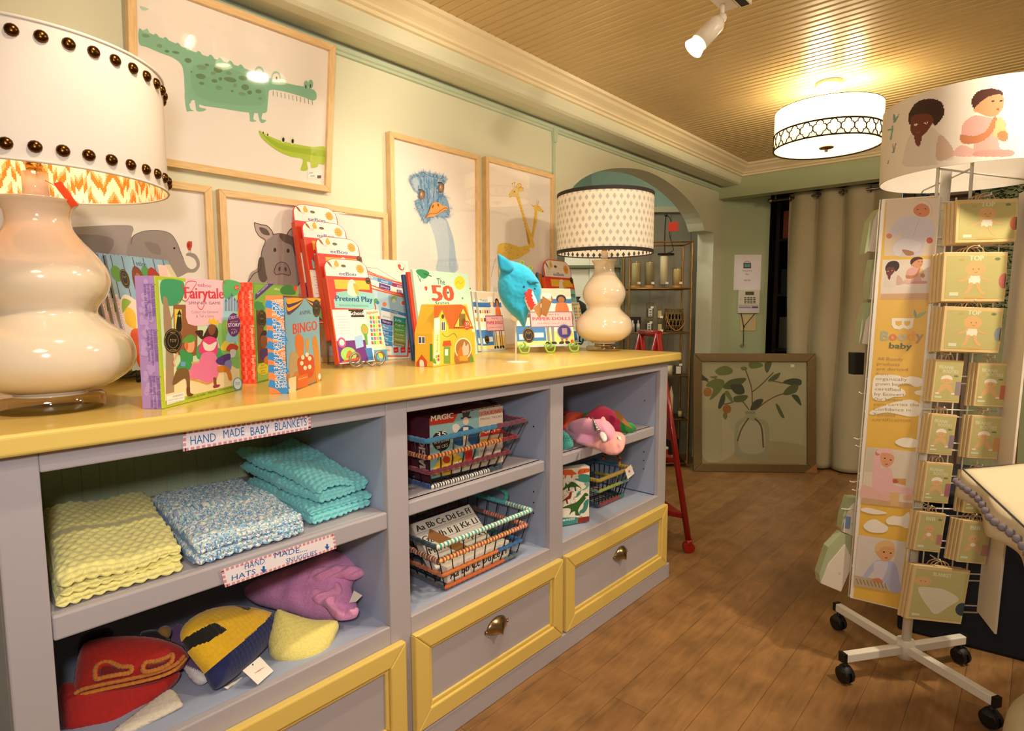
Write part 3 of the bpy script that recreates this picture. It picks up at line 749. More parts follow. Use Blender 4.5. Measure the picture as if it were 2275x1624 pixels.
def croc(a):
    a.crop = 'A'; G = '#8fc3a6'; G2 = '#a6d0b6'; D = '#6f8f6c'
    a.blob([(930, 40), (990, 60), (950, 70)], '#b9d8c6')
    a.blob([(925, 190), (960, 215), (985, 215), (1040, 240), (1105, 262), (1160, 285), (1230, 320), (1320, 355), (1410, 385), (1520, 420), (1600, 445), (1690, 480), (1720, 500), (1800, 520), (1880, 545), (1960, 565), (2040, 580), (2095, 605), (2105, 650), (2080, 668), (2000, 640), (1900, 612), (1800, 598), (1785, 640), (1778, 720), (1765, 750), (1700, 752), (1600, 742), (1480, 722), (1340, 700), (1300, 668), (1275, 668), (1262, 690), (1240, 660), (1228, 600), (1222, 500), (1205, 430), (1150, 385), (1060, 350), (980, 315), (925, 290)], G)
    a.poly([(940, 205), (980, 190), (1000, 230)], G2)
    for x, y in ((1035, 235), (1100, 258), (1180, 295), (1240, 320), (1320, 350), (1400, 375), (1460, 395), (1530, 415), (1600, 440)): a.blob([(x-25, y+18), (x, y-12), (x+28, y+24), (x, y+34)], G)
    a.blob([(1300, 430), (1500, 450), (1700, 520), (1760, 600), (1740, 700), (1500, 690), (1330, 650), (1270, 560)], '#86bb9c')
    for L in ([(1232, 600), (1250, 640), (1265, 720), (1290, 735), (1260, 740), (1240, 735), (1228, 650)], [(1295, 650), (1330, 660), (1325, 710), (1370, 725), (1350, 740), (1310, 738), (1300, 700)],
              [(1655, 735), (1690, 740), (1685, 790), (1705, 805), (1665, 808), (1660, 770)], [(1715, 740), (1745, 745), (1740, 790), (1770, 800), (1750, 818), (1730, 810), (1718, 770)]): a.blob(L, '#93c5aa')
    for x, y, rx, ry in ((968, 238, 28, 12), (1060, 305, 20, 12), (1110, 341, 16, 9), (1168, 349, 26, 9), (1250, 402, 24, 16), (1340, 448, 34, 16), (1375, 432, 14, 9), (1450, 465, 30, 20), (1418, 487, 18, 12), (1520, 487, 20, 12), (1335, 508, 34, 18), (1425, 538, 20, 12), (1465, 525, 12, 12), (1530, 530, 44, 16), (1615, 520, 30, 16), (1340, 555, 18, 10), (1455, 585, 24, 15), (1562, 568, 14, 14), (1630, 580, 26, 20), (1543, 606, 9, 8), (1610, 625, 26, 12), (1660, 615, 16, 14), (1718, 608, 22, 14), (1730, 655, 14, 9), (1272, 478, 6, 8)):
        a.ell(x, y, rx, ry, D if (x+y) % 3 else '#80a282', rot=.2, n=12)
    for x, y, r in ((1722, 490, 34), (1834, 520, 32)):
        a.ell(x, y, r, r*1.45, '#a5ccb4'); a.ell(x, y+4, r*.74, r*1.15, '#ece2d8'); a.ell(x+4, y, 6, 12, '#6c6a52'); a.rect(x-r, y+r*.75, x+r, y+r*1.5, G)
    for x, y in ((2035, 565), (2065, 560)): a.ell(x, y, 17, 30, '#94c6ab'); a.ell(x-2, y+12, 5, 14, '#4a5344')
    for k in range(11):
        x = 1815+k*26; y = 604+k*6; a.line([(x, y), (x+3, y+34)], 5, '#93a086', False)
    Y = '#b9cf4e'
    a.blob([(1720, 868), (1745, 880), (1790, 905), (1850, 930), (1920, 950), (2000, 965), (2080, 978), (2200, 990), (2200, 1095), (2120, 1090), (2110, 1110), (2070, 1115), (2062, 1080), (2040, 1078), (2045, 1128), (2000, 1130), (2012, 1060), (1930, 1040), (1850, 1005), (1780, 955), (1735, 910)], Y)
    a.blob([(1740, 890), (1850, 950), (2000, 985), (2200, 1010), (2200, 1050), (2000, 1020), (1850, 985)], '#a6c13c')
    for x, y, r in ((1882, 925, 15), (1944, 935, 15), (1748, 880, 8), (1778, 893, 8)): a.ell(x, y, r, r*1.7, '#e9e8c8'); a.ell(x+1, y+4, r*.55, r*1.0, '#2a2a24')
    a.rect(2045, 1125, 2145, 1190, '#f6f2ee'); a.rect(2108, 1166, 2134, 1186, '#6b6158'); a.rect(2062, 1168, 2090, 1173, '#8a8580'); a.rect(2055, 1148, 2080, 1152, '#8a8580')
pl = Plane((-1.906, 0, 1.60), (0, 1, 0), -7)
(u0, v0), (u1, v1) = pl.uv(292, 366), pl.uv(738, 420); ut, vt = pl.uv(745, 100)
picture(pl, u0, (v0+v1)/2, (u1+ut)/2, vt, 'high picture of a green crocodile and small lime one, pale wood frame', croc)
def eleph(a):
    a.crop = 'Q'; G = '#a59a97'
    a.blob([(-1000, 560), (-700, 480), (-300, 450), (0, 440), (60, 470), (40, 560), (20, 900), (-300, 1200), (-1000, 1200)], '#b0a5a2')
    a.blob([(-900, 620), (-500, 520), (-100, 560), (-300, 800), (-800, 820)], '#968b88')
    a.blob([(10, 620), (40, 545), (110, 500), (200, 485), (300, 488), (370, 520), (415, 580), (440, 640), (470, 720), (500, 780), (540, 800), (575, 770), (560, 720), (520, 695), (490, 690), (500, 668), (560, 675), (595, 725), (598, 780), (560, 825), (500, 830), (440, 860), (300, 900), (60, 900), (10, 760)], G)
    a.line([(40, 600), (60, 530), (150, 490), (270, 485), (360, 510), (410, 575), (440, 650), (470, 720)], 5, '#6f6562')
    a.blob([(150, 580), (260, 600), (280, 680), (200, 660)], '#948885'); a.ell(393, 629, 9, 9, '#332b28')
    a.blob([(495, 590), (510, 572), (535, 578), (538, 610), (525, 645), (505, 640), (495, 615)], '#d4553c'); a.ell(512, 606, 12, 18, '#a83a2a')
    a.line([(512, 640), (512, 668)], 3, '#6a2a20', False); a.line([(526, 640), (528, 668)], 3, '#6a2a20', False); a.line([(528, 580), (540, 574)], 4, '#7a3526', False)
pl = Plane((-1.901, 0, 1.012), (0, 1, 0), 0)
ul, _ = pl.uv(0, 500); ur, vt = pl.uv(471, 414)
picture(pl, -.02, .0005, ur, vt, 'picture of a grey elephant with red bird, behind the large lamp', eleph)
def pig(a):
    a.crop = 'Q'; G = '#a79b97'; D = '#6d605c'
    a.blob([(1100, 700), (1120, 610), (1145, 570), (1190, 530), (1210, 512), (1280, 510), (1350, 540), (1400, 600), (1450, 720), (1450, 860), (1400, 940), (1300, 960), (1150, 940), (1090, 860)], G)
    a.blob([(990, 900), (1060, 800), (1110, 780), (1150, 900), (1200, 1100), (1400, 1100), (1400, 1400), (950, 1400)], '#b8aca8')
    a.blob([(1045, 420), (1090, 440), (1145, 445), (1190, 490), (1200, 520), (1170, 545), (1140, 570), (1090, 540), (1060, 480)], '#c4b2ab'); a.line([(1045, 420), (1100, 437), (1150, 447), (1190, 490), (1198, 522)], 7, '#4a403c'); a.line([(1045, 420), (1055, 480), (1085, 530), (1135, 565), (1110, 640), (1100, 700)], 6, '#4a403c')
    a.blob([(1085, 460), (1140, 470), (1170, 510), (1160, 525), (1110, 510)], D)
    a.blob([(1310, 520), (1340, 475), (1400, 460), (1420, 540), (1370, 560)], '#b5a6a0'); a.line([(1312, 520), (1340, 475), (1390, 458)], 6, '#4a403c')
    a.blob([(1250, 515), (1300, 515), (1370, 545), (1410, 620), (1420, 700), (1380, 690), (1350, 610), (1290, 580), (1255, 545)], D)
    a.blob([(1085, 710), (1120, 705), (1130, 760), (1140, 830), (1150, 880), (1120, 910), (1085, 880), (1072, 800)], D)
    a.line([(1198, 515), (1260, 510), (1320, 522)], 5, '#5a4e4a')
    a.ell(1213, 643, 12, 17, '#4a3f3b'); a.ell(1321, 650, 12, 17, '#4a3f3b')
    a.blob([(1205, 820), (1225, 765), (1265, 742), (1310, 760), (1338, 820), (1330, 850), (1270, 838), (1225, 845)], '#9b8d89')
    a.line([(1205, 820), (1225, 765), (1265, 742), (1310, 760), (1338, 820), (1330, 850), (1270, 838), (1225, 845), (1205, 820)], 6, '#4f4440')
    a.ell(1250, 798, 9, 18, '#5a4c48', rot=.2); a.ell(1300, 800, 9, 18, '#5a4c48', rot=-.2)
    a.line([(1100, 700), (1095, 800), (1040, 840), (995, 905)], 6, '#4f4440'); a.line([(1450, 760), (1445, 860), (1400, 930)], 6, '#4f4440')
(ul, vl), (ur, vr) = pl.uv(487, 423), pl.uv(862, 470)
picture(pl, ul, .0005, ur, (vl+vr)/2, 'picture of a spotted grey pig in a pale frame, behind the stacked red toy packs', pig)
def ost(a):
    a.crop = 'S'; B = '#8fb4d6'; B2 = '#5f93c4'; B3 = '#b9cde0'
    rs = random.Random(3)
    a.blob([(370, 750), (450, 700), (560, 740), (600, 830), (650, 980), (670, 1150), (690, 1330), (460, 1330), (470, 1180), (440, 980), (400, 850)], '#c3d2e2')
    a.blob([(560, 740), (620, 880), (660, 1050), (680, 1320), (600, 1320), (600, 1000)], '#adc3da')
    a.blob([(150, 270), (240, 230), (330, 215), (430, 240), (540, 270), (540, 330), (470, 400), (545, 480), (590, 560), (605, 680), (560, 730), (430, 720), (330, 790), (260, 690), (225, 600), (215, 540), (270, 500), (200, 420), (165, 360)], B)
    a.blob([(150, 260), (230, 270), (260, 360), (240, 440), (190, 420)], B3); a.blob([(450, 260), (540, 260), (530, 330), (460, 340)], B3)
    for k in range(150):
        t = rs.random(); x = 240+rs.random()*300; y = 240+rs.random()*380; l = 40+rs.random()*60; dx = (x-380)*.18
        a.line([(x, y), (x-dx*.3, y+l*.5), (x-dx*.6+rs.uniform(-6, 6), y+l)], rs.uniform(5, 12), rs.choice([B2, B, '#4f86ba', B3, '#79a6cf']))
    ring_ = catmull([(150, 270), (240, 230), (330, 215), (430, 240), (540, 270), (540, 330), (470, 400), (545, 480), (590, 560), (605, 680), (560, 730), (430, 720), (330, 790), (260, 690), (225, 600), (215, 540), (270, 500), (200, 420), (165, 360)], True, 6)
    for x, y in ring_*2:
        dx, dy = x-380, y-500; l = math.hypot(dx, dy); k = rs.uniform(10, 42); x0, y0 = x-dx/l*30+rs.uniform(-8, 8), y-dy/l*30
        a.poly([(x0-5, y0), (x0+dx/l*(30+k)+rs.uniform(-14, 14), y0+dy/l*(30+k)+rs.uniform(-14, 14)), (x0+7, y0+4)], rs.choice([B, B3, B2, '#9fc0dd']))
    for k in range(60):
        x, y = rs.choice([(235, 600), (280, 660), (330, 730), (590, 600), (590, 680), (560, 500), (170, 300), (250, 250), (330, 230), (420, 240), (530, 280)]); x += rs.uniform(-35, 35); y += rs.uniform(-35, 35); s_ = -1 if x < 380 else 1
        a.line([(x, y), (x+s_*rs.uniform(5, 40), y+rs.uniform(-30, 40))], rs.uniform(3, 7), rs.choice([B, B3, B2]), False)
    for x, y, r in ((280, 475, 34), (497, 395, 34)):
        a.ell(x, y, r, r*1.5, '#8a6a55', rot=.1); a.ell(x-4, y, r*.6, r*1.05, '#a9886e'); a.ell(x-8, y-8, r*.2, r*.5, '#d8c4ae'); a.line([(x-40, y-62), (x, y-58), (x+34, y-30)], 10, '#5d4334')
    a.blob([(318, 735), (350, 690), (375, 620), (400, 565), (440, 553), (480, 570), (520, 598), (560, 605), (572, 640), (530, 650), (480, 680), (420, 715), (360, 725)], '#f0a964')
    a.line([(320, 735), (370, 688), (440, 685), (490, 650), (540, 622), (572, 635)], 7, '#9c5426'); a.ell(402, 605, 10, 20, '#a5642e', rot=.3); a.ell(462, 588, 10, 18, '#a5642e', rot=-.3)
    a.line([(318, 735), (352, 680), (378, 612), (405, 565), (440, 553)], 4, '#b87434')
    a.rect(800, 1470, 832, 1560, '#f7f2ec'); a.rect(805, 1520, 828, 1536, '#3a3a3a')
(ul, vl), (ur, vr) = pl.uv(866, 290), pl.uv(1067, 345)
picture(pl, ul, .0005, ur, (vl+vr)/2, 'tall picture of a blue feathered ostrich with an orange beak in a pale frame', ost)
def gir(a):
    a.crop = 'S'; Y = '#f6cf62'; Y2 = '#f4d988'; D = '#cf983f'
    rs = random.Random(5)
    a.blob([(1140, 1080), (1160, 1030), (1240, 1012), (1340, 1040), (1400, 1060), (1480, 1040), (1510, 1100), (1460, 1140), (1380, 1190), (1290, 1205), (1200, 1190), (1140, 1150)], Y)
    a.blob([(1355, 500), (1390, 490), (1415, 580), (1450, 700), (1490, 830), (1530, 930), (1560, 1060), (1500, 1060), (1480, 1000), (1470, 900), (1435, 760), (1400, 640), (1365, 540)], Y)
    a.blob([(1560, 650), (1590, 650), (1588, 760), (1560, 880), (1545, 960), (1510, 960), (1535, 880), (1550, 760)], Y)
    a.blob([(1275, 470), (1290, 430), (1330, 405), (1370, 420), (1385, 470), (1370, 500), (1320, 490), (1280, 505)], Y2)
    a.blob([(1345, 400), (1370, 350), (1400, 342), (1412, 370), (1375, 405)], Y2); a.blob([(1370, 420), (1400, 380), (1432, 395), (1430, 430), (1395, 440)], Y2)
    a.line([(1345, 400), (1370, 350), (1400, 342), (1412, 370), (1372, 405)], 5, D); a.line([(1372, 420), (1400, 388), (1432, 395), (1428, 430)], 5, D)
    a.line([(1320, 405), (1312, 350)], 6, D, False); a.line([(1335, 400), (1332, 338)], 6, D, False); a.ell(1311, 345, 9, 7, D); a.ell(1333, 335, 9, 7, D)
    a.ell(1333, 435, 6, 9, '#3a3020'); a.ell(1277, 466, 5, 7, D); a.line([(1278, 490), (1290, 492)], 4, D, False)
    a.blob([(1518, 580), (1545, 590), (1575, 585), (1620, 600), (1660, 655), (1650, 670), (1600, 655), (1560, 650), (1550, 615)], Y); a.line([(1518, 578), (1545, 600), (1560, 598)], 5, D)
    a.line([(1590, 590), (1584, 525)], 5, '#a5642e', False); a.line([(1596, 590), (1606, 540)], 5, '#a5642e', False); a.ell(1655, 658, 5, 8, '#4a3020'); a.line([(1590, 605), (1612, 606)], 4, '#7a5a30', False)
    def dots(P, n, s_):
        xs = [p[0] for p in P]; ys = [p[1] for p in P]; k = 0
        for _ in range(n*4):
            x, y = rs.uniform(min(xs), max(xs)), rs.uniform(min(ys), max(ys))
            if pip(x, y, P): a.ell(x, y, s_*rs.uniform(.6, 1.2), s_*rs.uniform(.35, .6), D, n=6, rot=rs.uniform(0, 3)); k += 1
            if k > n: break
    dots([(1150, 1080), (1170, 1030), (1240, 1020), (1400, 1070), (1480, 1050), (1500, 1100), (1380, 1180), (1290, 1195), (1160, 1160)], 60, 6)
    for k in range(14): t = k/14; a.ell(1378+t*120+rs.uniform(-8, 8), 520+t*480, 3.5, 11, D, n=8, rot=-.2)
    for k in range(26): t = k/26; a.ell(1575-t*50+rs.uniform(-10, 10), 660+t*290, 2.5, 5, D, n=6)
    a.blob([(1460, 860), (1480, 900), (1505, 1000), (1495, 1030), (1478, 990)], D)
    a.line([(1125, 1180), (1100, 1260), (1080, 1330), (1068, 1400)], 4, '#b58a4a'); a.rect(1150, 1180, 1158, 1400, '#dfae4a')
(ul, vl), (ur, vr) = pl.uv(1080, 350), pl.uv(1233, 385)
picture(pl, ul, .0005, ur, (vl+vr)/2, 'tall picture of two yellow giraffes in a pale frame, rightmost on the wall', gir)
# ================================================================ goods on the counter
ZK = 1.012
CARD = mat('white_card', '#efe9e2', .6)
def plain(name, col, **k): return mat(name, col, **k)
def depth_px(pl, x, y):
    """depth of a box whose rear left base corner shows at a pixel"""
    p = onZ(x, y, pl.O.z); return abs((p-pl.O).dot(pl.N))
def boxed(name, p0, p1, h, d, z, label, cat, base, lean=0, crop='px', zoff=0, group=None, w=None, bevel=.0008, dpx=None):
    pl, W = base_plane(p0, p1, z, lean, crop)
    if w: W = w
    if dpx: d = depth_px(pl, *dpx)
    pl.O = pl.O+Vector((0, 0, zoff+.0005))
    mb = MB(); mb.box(0, 0, 0, W, d, h); o = mb.obj(name, base, None, bevel, 1, world=pl.mat()); tag(o, label, cat, group)
    pl.w, pl.h, pl.d = W, h, d
    return o, pl
def side(o, pl, crop='m'):
    """art plane on the left side of a box; u runs from the back edge to the front edge"""
    s_ = Plane(pl.O+pl.N*(-pl.d), pl.N); s_.V = pl.V; s_.U = pl.N; s_.N = -pl.U
    a = Art(s_, crop)
    def wrap(v): return (v[1], pl.d-v[0], v[2])
    a.wrap = lambda v: (v[1], pl.d-v[0], v[2])
    return a
def toy_seal(a, cx, cy, r, ry=None):
    ry = ry or r*1.15
    a.ell(cx, cy, r, ry, '#171310', n=28); a.ring(cx, cy, r*.9, ry*.9, r*.05, '#b08a3e'); a.ring(cx, cy, r*.58, ry*.58, r*.04, '#b08a3e')
    a.text('TOY', (cx-r*.36, cy+r*.15), (cx+r*.36, cy+r*.15), r*.34, '#c9a24e'); a.text('BEST', (cx-r*.3, cy-ry*.62), (cx+r*.3, cy-ry*.62), r*.16, '#c9a24e'); a.text('AWARD', (cx-r*.34, cy+ry*.8), (cx+r*.34, cy+ry*.8), r*.16, '#c9a24e')
# ---- fairytale game
o, pl = boxed('board_game_box', (361, 909), (538, 865), .352, .075, ZK, 'large square Fairytale Spinner Game box with lilac side standing on the yellow counter', 'game', plain('lime_card', '#b6c93a', rough=.4), dpx=(328, 906))
V0 = pl.uv(352, 613)[1]; o.data.transform(Matrix.Scale(V0/.352, 4, (0, 0, 1))); pl.h = V0
W, H = pl.w, pl.h
a = Art(pl, 'm'); b = .016*W/.33
def mm(x0, y0, x1, y1, c): a.rect(x0*W, y0*H, x1*W, y1*H, c)
mm(.03, .055, .97, .97, '#cfe3b8'); mm(.03, .055, .97, .30, '#f5dfae'); mm(.55, .45, .97, .96, '#a5d3e0')
a.crop = 'C'
a.blob([(250, 270), (430, 270), (470, 330), (450, 440), (400, 500), (300, 510), (250, 470)], '#3f9e6c'); a.blob([(840, 270), (990, 290), (985, 380), (900, 440), (840, 420)], '#5bb06a')
a.poly([(262, 420), (300, 430), (345, 640), (365, 1000), (370, 1330), (290, 1350), (290, 900), (270, 700)], '#a68a6c'); a.line([(345, 640), (380, 540), (420, 470)], 18, '#a68a6c'); a.line([(320, 560), (300, 480), (280, 440)], 16, '#a68a6c')
a.poly([(360, 500), (470, 500), (590, 540), (590, 980), (470, 1000), (370, 960)], '#96603c'); a.poly([(372, 540), (440, 545), (445, 745), (375, 740)], '#e8c84c')
a.blob([(405, 600), (420, 570), (435, 600), (440, 740), (390, 738), (395, 640)], '#1b1712'); a.poly([(395, 598), (440, 598), (420, 545)], '#1b1712'); a.ell(420, 605, 10, 12, '#8fc26a')
a.blob([(590, 900), (660, 860), (760, 900), (860, 940), (860, 1010), (700, 1020), (590, 1010)], '#4aa860'); a.blob([(780, 720), (850, 640), (900, 700), (860, 820), (900, 900), (960, 860), (990, 1100), (880, 1040), (800, 900)], '#8fc46a')
a.blob([(820, 880), (860, 840), (895, 880), (880, 930), (820, 930)], '#f3d84e')
for x, y, w_, h_ in ((850, 470, 20, 90), (880, 450, 18, 110), (905, 420, 20, 140), (935, 460, 16, 100), (960, 480, 16, 80)): a.rect(x, y, x+w_, y+h_, '#8a93a8'); a.poly([(x-3, y), (x+w_+3, y), (x+w_/2, y-34)], '#5b6a90')
a.poly([(475, 245), (830, 270), (832, 620), (820, 680), (740, 655), (700, 690), (640, 700), (560, 700), (500, 680), (480, 620)], '#f6c2cf')
a.text('eeboo', (592, 325), (718, 337), 34, '#a23a5e'); a.text('Fairytale', (470, 440), (838, 442), 110, '#d8394a', 1.2); a.line([(445, 300), (440, 330), (470, 345), (480, 300), (520, 275), (580, 290), (540, 360), (490, 460), (450, 455), (440, 420)], 8, '#d8394a')
a.line([(838, 390), (825, 330), (835, 285), (855, 290)], 8, '#d8394a'); a.line([(588, 500), (600, 530), (630, 545), (655, 500)], 8, '#d8394a')
a.text('SPINNER GAME', (505, 497), (806, 497), 28, '#7b3f78'); a.text('Collect the Elements', (532, 582), (786, 578), 26, '#b58a96'); a.text('& Tell a Story', (576, 622), (748, 618), 26, '#b58a96')
a.star(932, 690, 76, 18, '#f0b43c', .86); a.ell(934, 690, 62, 112, '#74307a'); a.text('CREATE', (890, 640), (978, 625), 28, '#f4e4f0'); a.text('your own', (900, 668), (968, 664), 17, '#f0c86a'); a.text('STORY', (880, 712), (992, 706), 34, '#ffffff', 1); a.text('as you', (910, 740), (958, 738), 16, '#f0c86a'); a.text('PLAY!', (912, 782), (968, 766), 26, '#f4e4f0')
a.ell(962, 336, 22, 24, '#e2562e'); a.text('3+', (948, 346), (978, 346), 18, '#fff')
# princess
a.blob([(640, 800), (700, 700), (760, 700), (785, 760), (760, 830), (700, 800), (640, 830), (590, 790), (570, 750), (640, 745)], '#4a2c22'); a.blob([(700, 690), (760, 700), (750, 770), (715, 790), (692, 750)], '#8a5234'); a.poly([(690, 670), (700, 625), (722, 650), (742, 615), (760, 655), (790, 640), (782, 700)], '#f0c232')
a.blob([(640, 830), (700, 800), (770, 830), (782, 930), (760, 980), (700, 960), (610, 960), (605, 900)], '#e8487e'); a.blob([(640, 850), (700, 880), (770, 850), (740, 930), (660, 930)], '#f6e6d6')
a.blob([(640, 960), (750, 960), (790, 1100), (770, 1200), (690, 1240), (600, 1210), (500, 1190), (520, 1090), (600, 1040)], '#ee7ea6'); a.line([(510, 1205), (600, 1225), (690, 1250), (775, 1205)], 12, '#e0a02c')
a.poly([(735, 1190), (765, 1190), (770, 1260), (745, 1260)], '#8a5234'); a.blob([(742, 1265), (800, 1258), (790, 1280), (745, 1290)], '#a3324a')
# boy in green
a.blob([(480, 830), (555, 830), (550, 940), (500, 950), (465, 900)], '#e8a878'); a.blob([(440, 860), (480, 800), (540, 785), (570, 830), (520, 860)], '#5f9e3a'); a.blob([(470, 870), (490, 850), (500, 900), (480, 940)], '#d8732c')
a.blob([(420, 930), (500, 950), (545, 990), (510, 1120), (390, 1120), (430, 1030)], '#3f9a52'); a.poly([(430, 1040), (475, 1045), (470, 1085), (430, 1080)], '#6f9fd8')
a.blob([(400, 1115), (500, 1120), (515, 1290), (490, 1290), (470, 1200), (370, 1260), (355, 1230)], '#7a5a30'); a.blob([(485, 1285), (515, 1280), (520, 1335), (550, 1350), (525, 1370), (490, 1360)], '#6b4424'); a.line([(400, 960), (360, 1040), (375, 1080)], 20, '#e8a878'); a.line([(530, 1050), (600, 1050)], 18, '#e8a878')
# musketeer
a.blob([(860, 920), (900, 870), (970, 890), (960, 930), (880, 940)], '#d3442e'); a.blob([(900, 930), (950, 930), (945, 990), (905, 1000)], '#d9d4cc'); a.blob([(760, 1030), (830, 980), (900, 970), (880, 1060), (800, 1070)], '#5c3a84'); a.blob([(850, 1040), (910, 1030), (900, 1120), (850, 1110)], '#8e86c8'); a.blob([(780, 1090), (850, 1080), (900, 1130), (915, 1210), (885, 1210), (860, 1140), (790, 1140)], '#d8842c')
toy_seal(a, 355, 842, 86, 116)
a.ell(968, 1252, 44, 62, '#5aa3cf'); a.ell(968, 1250, 36, 52, '#e9f1f5'); a.text('50', (948, 1262), (990, 1258), 26, '#5aa3cf')
a.poly([(292, 1368), (462, 1325), (462, 1405), (295, 1452)], '#f5efe4'); a.text('WARNING', (350, 1385), (452, 1360), 22, '#6d6a60'); a.text('CHOKING HAZARD small parts', (305, 1418), (452, 1385), 14, '#8d8a80'); a.text('not for children under 3 years', (306, 1440), (430, 1412), 12, '#8d8a80')
a.text('Cuentos de hadas - Marchen - Contes de fees', (480, 1402), (922, 1288), 22, '#5a5040')
a.done('cover_print', o)
b_ = side(o, pl); d = pl.d
b_.rect(0, 0, d-.002, H, '#b591cf')
for k in range(60): b_.ell(random.uniform(.008, d-.01), random.uniform(.01, H-.01), .005, .006, '#c4a4dc', n=8)
for r, zs in enumerate((.94, .60, .25)):
    for c, s_ in enumerate(('Cree su historia, recoja los elementos', 'Recoger los elementos y contar un cuento', 'Sammle die Elemente')):
        x = d*(.80-.18*c); b_.text(s_, (x, H*zs), (x, H*(zs-.24-.03*(c == 1))), .007 if c else .010, '#6d4a96')
b_.done('side_print', o)
# ---- forest game with a red checked side
o, pl = boxed('board_game_box', (571, 852), (668, 826), .245, .06, ZK, 'board game box with red checked side and green forest cover, between two other games', 'game', plain('green_card', '#6f9e3e', rough=.4), dpx=(541, 850))
V0 = pl.uv(567, 628)[1]; o.data.transform(Matrix.Scale(V0/.245, 4, (0, 0, 1))); pl.h = H = V0; W = pl.w
a = Art(pl, 'm'); a.rect(.004, .004, W-.004, H-.004, '#7fae48'); a.rect(.004, .004, W*.8, H*.32, '#a8c45a'); a.rect(.01, .05, .05, H-.05, '#6b4226')
a.crop = 'C'; a.poly([(1140, 455), (1140, 400), (1260, 300), (1318, 300)], '#4a3284'); a.text('New cooperative', (1160, 408), (1262, 318), 22, '#e0d8f0')
a.blob([(1380, 350), (1440, 310), (1500, 330), (1520, 400), (1400, 400)], '#2f7a40'); a.ell(1520, 345, 16, 26, '#d3442e'); a.text('eeboo', (1322, 358), (1372, 366), 26, '#e8f0d0')
a.blob([(1140, 470), (1200, 480), (1230, 540), (1200, 560), (1140, 540)], '#3d8a4a'); toy_seal(a, 1202, 634, 46, 86)
a.blob([(1185, 800), (1215, 745), (1255, 760), (1262, 830), (1240, 850), (1190, 840)], '#2a1712'); a.blob([(1195, 800), (1250, 800), (1255, 870), (1225, 920), (1195, 870)], '#8a4e2e'); a.blob([(1190, 930), (1280, 920), (1300, 1010), (1200, 1020)], '#4a2c74'); a.blob([(1225, 1010), (1300, 960), (1330, 1040), (1240, 1060)], '#d8762c')
a.star(1212, 1112, 58, 24, '#f0d83c', .9); a.text('Spin', (1196, 1082), (1226, 1076), 16, '#6a5420'); a.text('to pick the', (1180, 1110), (1244, 1098), 14, '#6a5420'); a.text('game', (1196, 1135), (1230, 1128), 14, '#6a5420'); a.text("you'll play", (1184, 1160), (1240, 1148), 14, '#6a5420')
a.done('cover_print', o)
b_ = side(o, pl); d = pl.d; b_.rect(0, 0, d-.001, H, '#e8382a'); n = 6
for i in range(n):
    for j in range(24):
        if (i+j) % 2: b_.rect(d*i/n, H*j/24, d*(i+1)/n, H*(j+1)/24, '#f25a40'); b_.k -= 1
b_.k += 2
for zs in (.92, .58, .28): b_.text('El juego cooperativo', (d*.78, H*zs), (d*.78, H*(zs-.24)), .009, '#fbe0b8'); b_.text('Colores y formas para familia', (d*.35, H*(zs-.01)), (d*.35, H*(zs-.25)), .006, '#f7b08e')
b_.done('side_print', o)
# ---- animal bingo
o, pl = boxed('board_game_box', (638, 875), (714, 846), .25, .063, ZK, 'Animal Bingo game box with blue and orange striped side', 'game', plain('blue_card', '#4c6f94', rough=.4), dpx=(602, 874))
V0 = pl.uv(635, 657)[1]; o.data.transform(Matrix.Scale(V0/.25, 4, (0, 0, 1))); pl.h = H = V0; W = pl.w
a = Art(pl, 'm'); a.rect(.003, .003, W-.003, H-.003, '#7fb2cc'); a.rect(.003, .003, W-.003, H*.2, '#c47a3c'); a.rect(0, H-.004, W, H, '#8a2f2a')
a.crop = 'C'
for i, (c) in enumerate(('#4a2a52', '#f0a820', '#3c2a60', '#f0a820')):
    k = 1-i*.22; a.blob([(1445, 440), (1445, 440+150*k), (1500, 440+130*k), (1570, 440+60*k), (1590, 440)], c); a.blob([(1625, 440), (1660, 440+60*k), (1720, 440+110*k), (1752, 440+90*k), (1752, 440)], c)
a.text('ANIMAL', (1560, 600), (1670, 584), 40, '#3f3a44'); a.text('BINGO', (1500, 780), (1726, 738), 100, '#d8452e', 1.4); toy_seal(a, 1720, 534, 38, 84)
a.blob([(1520, 800), (1560, 780), (1598, 830), (1595, 980), (1560, 1000), (1525, 930)], '#d87428'); a.blob([(1680, 850), (1700, 790), (1722, 830), (1750, 1000), (1755, 1220), (1720, 1220), (1700, 1000)], '#cf8a34'); a.blob([(1615, 840), (1640, 820), (1650, 850), (1642, 950), (1625, 950)], '#c9994c')
a.blob([(1465, 1000), (1500, 940), (1560, 1000), (1570, 1080), (1520, 1130), (1480, 1200), (1462, 1150)], '#b59a72'); a.blob([(1540, 1020), (1600, 980), (1680, 980), (1700, 1060), (1680, 1180), (1580, 1190), (1545, 1120)], '#c8481e')
for x, y in ((1590, 1000), (1630, 975), (1655, 1010), (1580, 1055), (1612, 1100), (1655, 1090)): a.ell(x, y, 17, 22, '#f0e2c8', n=10)
a.poly([(1455, 1200), (1525, 1180), (1525, 1320), (1455, 1340)], '#e8d8b0'); a.poly([(1540, 1180), (1640, 1150), (1640, 1270), (1540, 1300)], '#d8662a'); a.text('A game of animals', (1545, 1215), (1635, 1190), 18, '#f4d8a0'); a.ell(1748, 1180, 14, 30, '#dfe8e4')
a.done('cover_print', o)
b_ = side(o, pl); d = pl.d; b_.rect(0, 0, d-.001, H, '#f08a52'); b_.clip = (0, 0, d-.001, H)
